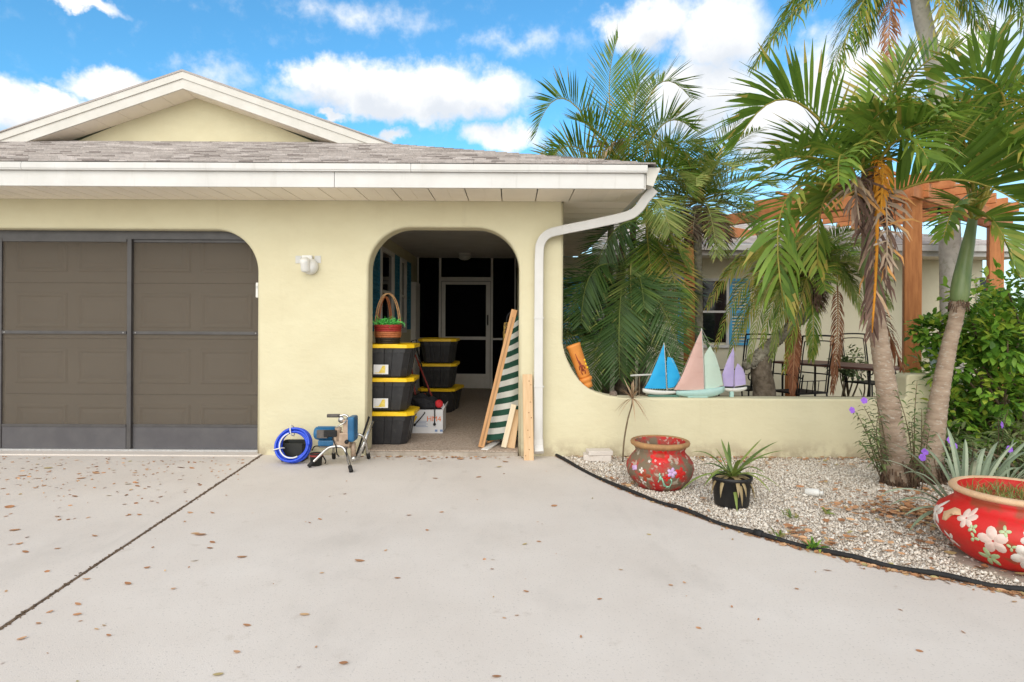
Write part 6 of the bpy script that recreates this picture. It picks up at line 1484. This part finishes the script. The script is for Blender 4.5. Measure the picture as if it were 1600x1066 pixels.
# black nursery pot with strap-leaved plant
c = P(1143, 780, 4.56); c = Vector((c.x, 4.56, .008))
t = thing('nursery_pot', 'black plastic nursery pot holding a yellow-green strap leaved plant', 'pot', c)
m = MB(); m.lathe([(0, 0), (.118, 0), (.122, .006), (.140, .19), (.147, .192), (.148, .212), (.141, .214), (.134, .19), (.13, .185)], c, 36, cap=False); m.build('pot_body', 'nursery_pot', t)
m = MB(); m.lathe([(.133, .186), (.07, .195), (0, .20)], c, 24, cap=False); m.build('soil', 'soil', t)
b_ = c + Vector((0, 0, .20)); Yp = 4.56; lv = []
for px, py, Y_, h, tn in ((1062, 768, 4.35, .16, .45), (1118, 700, 4.6, .05, .4), (1127, 686, 4.7, .04, .3), (1190, 686, 4.6, .05, .5), (1222, 764, 4.4, .14, .5), (1226, 704, 4.6, .10, .3), (1078, 708, 4.7, .16, .2), (1138, 690, 4.8, .02, .1), (1206, 716, 4.75, .12, .3), (1152, 800, 4.35, .10, .5), (1090, 730, 4.8, .13, .1), (1160, 720, 4.2, .10, .4), (1110, 745, 4.25, .12, .6), (1195, 740, 4.25, .13, .3), (1215, 690, 4.85, .08, .2), (1100, 760, 4.4, .15, .3), (1205, 770, 4.3, .15, .6)):
    p2 = P(px, py, Y_); lv.append((b_.lerp(p2, .5) + Vector((0, 0, h)), p2, tn))
rg = random.Random(5)
for k in range(11):
    a = rg.uniform(0, 6.28); p2 = c + Vector((.17 * math.cos(a), .17 * math.sin(a), rg.uniform(.02, .10))); lv.append((c + Vector((.17 * math.cos(a), .17 * math.sin(a), .26)), p2, .97))
strap_plant('potted_strap_plant', 'yellow-green strap leaved plant growing in the black nursery pot', 'plant', b_, lv, .0165, 'strap_leaf', 6)

# broken concrete block and a white bottle on the gravel
q = G(935, 722); t = thing('concrete_block', 'two pale concrete pavers stacked at the corner of the gravel bed', 'block', q)
m = MB(); m.box((q.x, q.y + .09, .03), (.27, .16, .06), Matrix.Rotation(R(-6), 3, 'Z')); m.build('paver', 'concrete', t, bevel=.006)
m = MB(); m.box((q.x + .02, q.y + .08, .082), (.24, .15, .042), Matrix.Rotation(R(4), 3, 'Z')); m.build('paver', 'concrete', t, bevel=.006)
q = G(1271, 776); t = thing('white_bottle', 'small white plastic bottle lying on the gravel', 'bottle', q)
Mb = Matrix.Rotation(R(-50), 3, 'Z') @ Matrix.Rotation(R(84), 3, 'Y')
m = MB(); m.lathe([(0, -.06), (.026, -.058), (.03, -.05), (.03, .03), (.022, .045), (.015, .05)], q + Vector((0, 0, .032)), 20, Mb); m.build('bottle_body', 'white_plastic', t)
m = MB(); m.lathe([(.017, .05), (.017, .072), (0, .073)], q + Vector((0, 0, .032)), 16, Mb); m.build('cap', 'white_plastic', t)
for i, (px, py) in enumerate(((1235, 812), (1272, 860), (1215, 842), (1290, 806))):
    q = G(px, py); t = thing('weed', ['small green weed in the middle of the gravel', 'green weed growing at the black edging', 'tiny weed left of the edging weed', 'tiny weed below the white bottle'][i], 'weed', q, 'weeds in the gravel')
    m = MB(); rg = random.Random(i)
    for k in range((14, 30, 10, 8)[i]): leaf_at(m, q + Vector((rg.gauss(0, .015), rg.gauss(0, .015), .015)), dirv(rg.uniform(0, 360), rg.uniform(15, 75)), rg.uniform(.03, .08), .009, rg, rg.random())
    m.build('leaves', 'strap_leaf' if i != 1 else 'shrub_leaf', t, recalc=False)

# ------------------------------------------------------------------ sailboats on the low wall
pm('sail_blue', (0.015, 0.38, 0.74), (0.03, 0.43, 0.78), vscale=6, rough=0.7, trans=.15)
pm('sail_pink', (0.66, 0.42, 0.36), (0.70, 0.46, 0.40), vscale=6, rough=0.8, trans=.15)
pm('sail_mint', (0.52, 0.64, 0.54), (0.56, 0.68, 0.58), vscale=6, rough=0.8, trans=.15)
pm('sail_lilac', (0.46, 0.38, 0.66), (0.52, 0.44, 0.70), vscale=6, rough=0.8, trans=.15)
pm('hull_white', (0.62, 0.62, 0.58), (0.68, 0.67, 0.63), vscale=9, rough=0.5)
pm('hull_teal', (0.34, 0.52, 0.48), (0.40, 0.58, 0.54), vscale=9, rough=0.5)
pm('hull_green', (0.05, 0.14, 0.11), (0.07, 0.18, 0.14), vscale=9, rough=0.5)
pm('string', (0.60, 0.57, 0.50), rough=0.8)
def S7(x, y, Y): return P(980 + x / 7.615, 500 + y / 7.615, Y)
def sail(parent, name, mat, pts, Y, belly):
    ps = [S7(a, b, Y) for a, b in pts]; n = len(ps); cen = sum(ps, Vector()) / n
    m = MB(); rings = []
    for k in (1.0, .7, .35): rings.append([cen + (p - cen) * k + Vector((0, -belly * (1 - k * k), 0)) for p in ps])
    for off in (0, .003):
        vs = [p + Vector((0, off, 0)) for r_ in rings for p in r_] + [cen + Vector((0, -belly + off, 0))]
        m.add(vs, [(i * n + j, i * n + (j + 1) % n, (i + 1) * n + (j + 1) % n, (i + 1) * n + j) for i in range(2) for j in range(n)] + [(2 * n + j, 2 * n + (j + 1) % n, 3 * n) for j in range(n)], True)
    m.add(rings[0] + [p + Vector((0, .003, 0)) for p in rings[0]], [(j, (j + 1) % n, (j + 1) % n + n, j + n) for j in range(n)])
    so = m.build(name, mat, parent, recalc=False)
    zs = [p.z for p in ps]; sm_ = MB()
    for f in (.3, .55, .78):
        zc = min(zs) + (max(zs) - min(zs)) * f; xs = []
        for i in range(n):
            p, q = ps[i], ps[(i + 1) % n]
            if (p.z - zc) * (q.z - zc) < 0: xs.append(p.x + (q.x - p.x) * (zc - p.z) / (q.z - p.z))
        if len(xs) == 2:
            x0_, x1_ = sorted(xs); sm_.tube([Vector((x0_ + (x1_ - x0_) * k / 6, ps[0].y - belly * .9 * math.sin(math.pi * k / 6) ** .7 - .001, zc)) for k in range(7)], .0012, 4)
    sm_.build('seam', mat, so)
    return so
def hull(parent, xl, xr, ytop_l, ytop_r, ybot, Y, beam, mat, keel=None):
    m = MB(); n = 13; sec = 9; vs = []
    for i in range(n):
        f = i / (n - 1); x = xl + (xr - xl) * f; top = ytop_l + (ytop_r - ytop_l) * f + 10 * math.sin(math.pi * f)
        wd = beam * (math.sin(math.pi * min(1, .06 + f * .85)) ** .6); bt = top + (ybot - top) * (math.sin(math.pi * (.10 + .82 * f)) ** .5)
        for j in range(sec):
            a = math.pi * j / (sec - 1); p = S7(x, top + (bt - top) * math.sin(a) ** .8, Y); p.y += -wd * math.cos(a); vs.append(p)
    fs = [(i * sec + j, i * sec + j + 1, (i + 1) * sec + j + 1, (i + 1) * sec + j) for i in range(n - 1) for j in range(sec - 1)] + [(i * sec, (i + 1) * sec, (i + 1) * sec + sec - 1, i * sec + sec - 1) for i in range(n - 1)]
    fs += [tuple(range(sec)), tuple((n - 1) * sec + j for j in range(sec))]
    m.add(vs, fs, True); return m.build('hull', mat, parent)
def boat(label, Y, base_px, parts):
    b_ = S7(*base_px, Y); t = thing('model_sailboat', label, 'model sailboat', (b_.x, Y, LZ), 'model sailboats on the low wall')
    return t
YB = WY + .10
t = boat('model sailboat with bright blue sails and white hull on the low wall', YB + .02, (420, 900), None)
hull(t, 185, 600, 815, 845, 893, YB + .02, .045, 'hull_white')
m = MB(); a = S7(430, 900, YB + .02); m.bb(a.x - .16, a.x + .16, a.y - .03, a.y + .03, LZ + .001, S7(430, 890, YB + .02).z); m.build('stand', 'hull_green', t, bevel=.004)
sail(t, 'jib', 'sail_blue', [(437, 285), (380, 430), (320, 580), (260, 720), (205, 815), (330, 818), (462, 818), (452, 560)], YB - .0, .012)
sail(t, 'mainsail', 'sail_blue', [(470, 500), (482, 440), (540, 455), (590, 560), (620, 640), (640, 690), (590, 760), (560, 800), (482, 812), (474, 650)], YB + .02, .010)
m = MB(); m.tube([S7(437, 272, YB + .012), S7(474, 845, YB + .012)], .0045, 6); m.build('mast', 'hull_white', t)
m = MB(); m.tube([S7(474, 822, YB + .02), S7(600, 812, YB + .02)], .003, 5); m.tube([S7(437, 280, YB + .012), S7(190, 818, YB)], .0012, 4); m.tube([S7(440, 290, YB + .012), S7(645, 700, YB + .02)], .0012, 4); m.build('rigging', 'string', t)
t = boat('largest model sailboat with pink jib, mint mainsail and teal hull', YB - .02, (850, 920), None)
hull(t, 585, 1150, 845, 790, 928, YB - .02, .055, 'hull_teal')
m = MB(); a = S7(830, 920, YB - .02); m.bb(a.x - .10, a.x + .10, a.y - .035, a.y + .035, LZ + .001, S7(830, 905, YB - .02).z); m.build('stand', 'hull_teal', t, bevel=.004)
sail(t, 'jib', 'sail_pink', [(885, 118), (830, 240), (750, 430), (680, 600), (620, 730), (558, 832), (700, 836), (915, 832), (905, 560), (895, 330)], YB - .035, .016)
sail(t, 'mainsail', 'sail_mint', [(915, 430), (938, 380), (985, 312), (1050, 420), (1095, 560), (1120, 660), (1142, 770), (1060, 800), (930, 832), (922, 620)], YB - .02, .014)
m = MB(); m.tube([S7(884, 100, YB - .026), S7(922, 855, YB - .026)], .005, 6); m.build('mast', 'hull_white', t)
m = MB(); m.tube([S7(922, 838, YB - .02), S7(1146, 778, YB - .02)], .0035, 5)
for a, b in (((886, 110), (560, 836)), ((888, 110), (990, 300)), ((990, 300), (1148, 775)), ((888, 150), (960, 360)), ((895, 260), (950, 260)), ((905, 260), (910, 430))): m.tube([S7(*a, YB - .02), S7(*b, YB - .02)], .0014, 4)
m.build('rigging', 'string', t)
t = boat('smallest model sailboat with lilac sails and white hull', YB + .03, (1250, 900), None)
hull(t, 1140, 1420, 808, 795, 858, YB + .03, .035, 'hull_white')
m = MB(); a = S7(1240, 900, YB + .03); m.bb(a.x - .018, a.x + .018, a.y - .02, a.y + .02, LZ + .001, S7(1240, 848, YB + .03).z); m.build('stand', 'hull_teal', t, bevel=.003)
sail(t, 'jib', 'sail_lilac', [(1262, 335), (1215, 430), (1165, 550), (1130, 650), (1148, 790), (1262, 792), (1268, 600), (1275, 400)], YB + .02, .010)
sail(t, 'mainsail', 'sail_lilac', [(1285, 580), (1315, 515), (1370, 570), (1402, 650), (1412, 765), (1340, 782), (1280, 790), (1278, 660)], YB + .03, .008)
m = MB(); m.tube([S7(1262, 330, YB + .025), S7(1272, 815, YB + .025)], .004, 6); m.build('mast', 'sail_lilac', t)
m = MB(); m.tube([S7(1274, 792, YB + .03), S7(1415, 772, YB + .03)], .0025, 5); m.tube([S7(1262, 332, YB + .025), S7(1412, 700, YB + .03)], .0012, 4); m.build('rigging', 'string', t)

# terracotta vase leaning in the curve of the wall, coconut beside it
pm('terracotta', (0.62, 0.21, 0.035), (0.70, 0.27, 0.055), vscale=8, rough=0.6, bump=.1, bscale=40)
pm('lizard_red', (0.20, 0.03, 0.015), (0.28, 0.05, 0.02), vscale=12, rough=0.7)
VY = WY + .10
a, b = P(918.5, 604, VY), P(895.5, 538.5, VY); ax_ = (b - a); Lv = ax_.length; ax_.normalize()
qv = Vector((0, 0, 1)).rotation_difference(ax_).to_matrix()
t = thing('terracotta_vase', 'orange terracotta vase with a lizard, leaning in the wall curve', 'vase', a)
m = MB(); m.lathe([(0, -.01), (.050, -.01), (.054, .035), (.050, .05), (.070, .062), (.072, .085), (.062, .10)], a, 28, qv); m.build('foot', 'terracotta', t)
m = MB(); m.lathe([(.058, .10), (.063, .12), (.070, Lv - .03), (.075, Lv - .02), (.075, Lv), (.066, Lv), (.062, Lv - .06), (0, Lv - .07)], a, 28, qv); m.build('vase_body', 'terracotta', t)
def on_v(th, z, off=.004): return a + qv @ Vector(((.066 + off) * math.sin(th), -(.066 + off) * math.cos(th), z))
m = MB(); m.tube([on_v(-.25, Lv - .09, .0), on_v(-.2, Lv - .16), on_v(-.1, .27), on_v(0, .22), on_v(0, .17)], [.003, .006, .011, .014, .006], 6)
for s_ in (-1, 1): m.tube([on_v(-.05, .24, .001), on_v(.35 * s_, .22), on_v(.4 * s_, .19)], .005, 5); m.tube([on_v(-.05, .20, .001), on_v(.32 * s_, .17), on_v(.2 * s_, .14)], .005, 5)
m.build('lizard_relief', 'lizard_red', t)
m = MB(); 
for q_ in ((.9, .27), (.85, .23), (.95, .19)): m.lathe([(0, .005), (.012, .002), (.014, -.004)], on_v(q_[0], q_[1], 0), 8, Matrix.Rotation(R(90), 3, 'X'))
m.build('painted_spots', 'bin_yellow', t)
q = P(958, 617, VY)
pm('coconut', (0.12, 0.085, 0.065), (0.24, 0.19, 0.16), vscale=20, rough=.95, bump=.6, bscale=40)
m = MB(); m.lathe([(0, -.04), (.022, -.034), (.036, -.012), (.038, .01), (.028, .03), (.012, .04), (0, .042)], (q.x, VY, P(958, 621.5, VY).z + .036), 16, Matrix.Rotation(R(75), 3, 'Y')); o = m.build('coconut', 'coconut', loc=(q.x, VY, LZ)); tag(o, 'small brown coconut on the wall top beside the vase', 'coconut')
# white pole resting across two stakes behind the blue boat
pY = 6.75; a, b = P(985, 587, pY), P(1064, 583.5, pY); t = thing('white_pole', 'thin white horizontal pole on stakes behind the blue sailboat', 'pole', (a.x, pY, 0))
m = MB(); m.tube([a, b], .011, 8); m.build('rail', 'hull_white', t)
m = MB(); m.tube([Vector((a.x + .1, pY, -.01)), Vector((a.x + .1, pY, a.z))], .008, 6); m.build('stake', 'twig', t)
m = MB(); m.tube([Vector((b.x - .06, pY, -.01)), Vector((b.x - .06, pY, b.z))], .008, 6); m.build('stake', 'twig', t)
# urn on the wall pier
pm('urn_blue', (0.36, 0.46, 0.50), (0.44, 0.54, 0.58), vscale=14, rough=.6)
q = Vector((P(1462, 560, WY + .1).x, WY + .10, SZ)); t = thing('urn_planter', 'pale blue footed urn on the wall pier, leaves spilling over', 'planter', q)
m = MB(); m.lathe([(0, 0), (.05, 0), (.052, .012), (.03, .03), (.028, .06), (.045, .09), (.06, .16), (.085, .235), (.10, .25), (.102, .268), (.085, .27), (.07, .22), (0, .21)], q, 24); m.build('urn_body', 'urn_blue', t)
m = MB(); rg = random.Random(14)
for k in range(420):
    n_ = Vector((rg.gauss(0, 1), rg.gauss(0, .8), rg.gauss(.3, .8))).normalized(); p_ = q + Vector((-.02, 0, .40)) + Vector((n_.x * .24, n_.y * .15, n_.z * .20)) * rg.uniform(.4, 1); leaf_at(m, p_, (n_ + Vector((0, -.3, -.1))).normalized(), rg.uniform(.05, .10), .024, rg, min(1, max(0, rg.gauss(.45, .25))))
m.build('foliage', 'shrub_leaf', t, recalc=False)

# ------------------------------------------------------------------ pergola, patio table and chairs
pg = thing('pergola', 'orange stained cedar pergola standing in the courtyard', 'pergola', (5.5, 9.3, 0))
PA, PB, PC, PD = Vector((5.14, 7.9, 0)), Vector((7.74, 9.85, 0)), Vector((3.08, 10.62, 0)), Vector((4.19, 9.19, 0))
PE = PB + PC - PA
eu = (PB - PA).normalized(); ev = (PC - PA).normalized(); ang = math.atan2(eu.y, eu.x)
for p_ in (PA, PB, PC, PD):
    m = MB(); m.box((0, 0, 1.475), (.19, .19, 2.95)); o = m.build('post', 'cedar', pg, bevel=.008, seg=1, world=False); o.location = p_ - world_loc(pg); o.rotation_euler = (0, 0, ang + R(28))
def beam_(a, b, w, z0, z1, ext, name='beam'):
    d = (b - a).normalized(); m = MB(); m.beam(a - d * ext + Vector((0, 0, (z0 + z1) / 2)), b + d * ext + Vector((0, 0, (z0 + z1) / 2)), w, z1 - z0); return m.build(name, 'cedar_flat', pg, bevel=.006, seg=1)
n1 = Vector((eu.y, -eu.x, 0))
beam_(PA + n1 * .12, PB + n1 * .12, .045, 2.93, 3.13, .35); beam_(PA - n1 * .12, PB - n1 * .12, .045, 2.93, 3.13, .35)
beam_(PC + eu * 0, PE, .09, 2.951, 3.13, .25); 
for k in range(7):
    f = k / 6; a_, b_ = PA.lerp(PB, f), PC.lerp(PE, f); beam_(a_, a_.lerp(b_, .56), .045, 3.132, 3.28, .30, 'rafter')
for k in range(6):
    f = (k + .5) / 11; beam_(PA.lerp(PC, f), PB.lerp(PE, f), .04, 3.282, 3.32, .25, 'slat')
beam_(PA, PC, .09, 2.951, 3.1305, .2)
m = MB()
for f in (.05, .5, .95):
    for zz in (2.99, 3.07):
        q = PA.lerp(PB, f) + n1 * .143; m.lathe([(0, .006), (.012, .006), (.012, -.002), (0, -.002)], (q.x, q.y, zz), 10, Matrix.Rotation(R(90), 3, 'X'))
m.build('bolt', 'rubber', pg)
# string of bulbs under the pergola
pm('bulb_glass', (0.75, 0.72, 0.65), (0.68, 0.64, 0.55), vscale=10, rough=0.15, spec=.6)
sl = thing('string_lights', 'string of clear bulbs on black wire under the pergola beams', 'string lights', (5.4, 8.6, 2.9))
bl = [P(1412, 322, 8.25), P(1467, 337, 8.5), P(1463, 364, 8.9), P(1494.5, 354, 8.6)]
m = MB()
pth = [P(1390, 318, 8.2)] + [bl[0] + Vector((0, 0, .11)), P(1438, 326, 8.35), bl[1] + Vector((0, 0, .11)), P(1482, 334, 8.5), bl[3] + Vector((0, 0, .12)), P(1520, 330, 8.7)]
m.tube(smooth_path(pth, 5), .006, 5); m.tube(smooth_path([P(1440, 352, 8.9), bl[2] + Vector((0, 0, .11)), P(1490, 348, 8.9), P(1515, 352, 8.9)], 5), .006, 5); m.build('wire', 'rubber', sl)
for q in bl:
    m = MB(); m.lathe([(0, .11), (.014, .105), (.02, .09), (.02, .03), (0, .03)], q, 12); so = m.build('socket', 'rubber', sl)
    m = MB(); m.lathe([(.014, .032), (.026, .01), (.034, -.025), (.030, -.05), (.016, -.066), (0, -.07)], q, 16); m.build('bulb', 'bulb_glass', so)
pm('wrought_iron', (0.012, 0.012, 0.011), (0.025, 0.022, 0.02), vscale=30, rough=0.55, metallic=.3)
pm('table_brown', (0.12, 0.055, 0.045), (0.16, 0.075, 0.06), vscale=14, rough=0.5)
t = thing('patio_table', 'long reddish brown metal patio table under the pergola', 'table', (5.0, 9.5, 0))
tq = [Vector((4.28, 10.15, .74)), Vector((5.02, 8.45, .74)), Vector((5.85, 8.8, .74)), Vector((5.1, 10.5, .74))]
m = MB(); m.sheet(tq, .035, (0, 0, -1)); m.build('table_top', 'table_brown', t, bevel=.006)
cen = sum(tq, Vector()) / 4
for p_ in tq:
    l0 = p_.lerp(cen, .18); m = MB(); m.tube([Vector((l0.x, l0.y, 0)), Vector((l0.x, l0.y, .704))], .018, 8); m.build('leg', 'wrought_iron', t)
def make_chair(label, loc, rz):
    t = thing('patio_chair', label, 'chair', loc, 'wrought iron patio chairs', (0, 0, rz))
    m = MB()
    def U(w, z0, z1, y0, y1): return smooth_path([(-w, y0, z0), (-w, y0 + (y1 - y0) * .5, (z0 + z1) / 2), (-w, y1, z1 - .05), (-w + .05, y1, z1), (w - .05, y1, z1), (w, y1, z1 - .05), (w, y0 + (y1 - y0) * .5, (z0 + z1) / 2), (w, y0, z0)], 4)
    m.tube(U(.27, .40, 1.19, .24, .34), .012, 6); m.tube(U(.23, .42, 1.12, .243, .332), .008, 6); m.build('back_frame', 'wrought_iron', t, world=False)
    m = MB()
    for zz in (.58, .80): m.tube([(-.23, .25 + (zz - .4) * .12, zz), (.23, .25 + (zz - .4) * .12, zz)], .006, 5)
    for k in range(-1, 2): m.tube([(k * .1, .245, .42), (k * .1, .265, .58)], .006, 5)
    m.build('back_bars', 'wrought_iron', t, world=False)
    m = MB()
    for k in range(9): m.bb(-.25, .25, -.24 + k * .055, -.205 + k * .055, .415, .423)
    m.tube([(-.26, -.25, .41), (.26, -.25, .41), (.26, .25, .41), (-.26, .25, .41), (-.26, -.25, .41)], .012, 6); m.build('seat', 'wrought_iron', t, world=False)
    for sx_ in (-1, 1):
        m = MB(); m.tube([(sx_ * .26, -.24, .41), (sx_ * .27, -.26, .0)], .012, 6); m.build('leg', 'wrought_iron', t, world=False)
        m = MB(); m.tube([(sx_ * .26, .24, .41), (sx_ * .27, .30, .0)], .012, 6); m.build('leg', 'wrought_iron', t, world=False)
        m = MB(); sc = [(sx_ * .29, .26 - .5 * i / 10, .66) for i in range(10)] + [(sx_ * .29, -.24 - .045 * math.sin(a), .61 + .05 * math.cos(a)) for a in (i * .45 for i in range(12))] + [(sx_ * .28, -.22, .41)]
        m.tube(sc, .010, 6); m.build('arm', 'wrought_iron', t, world=False)
    return t
make_chair('iron patio chair left of the table, behind the leaning trunk', (P(1247, 600, 8.55).x, 8.55, 0), R(-160))
make_chair('iron patio chair on the far side of the table, seen behind its top', (P(1339, 600, 9.9).x + .25, 9.95, 0), R(20))
make_chair('iron patio chair behind the lilac sailboat', (P(1168, 600, 8.9).x, 9.0, 0), R(-60))
# dark planter boxes in the courtyard
pm('planter_grey', (0.10, 0.11, 0.105), (0.14, 0.15, 0.14), vscale=10, rough=.8)
q = P(1404, 600, 7.2); t = thing('courtyard_planter', 'dark grey planter beside the cedar post behind the wall', 'planter', (q.x, 7.25, 0))
m = MB(); m.lathe([(0, 0), (.13, 0), (.16, .62), (.175, .63), (.175, .67), (.15, .67), (.14, .6), (0, .6)], (q.x, 7.25, 0), 24); m.build('planter_body', 'planter_grey', t)
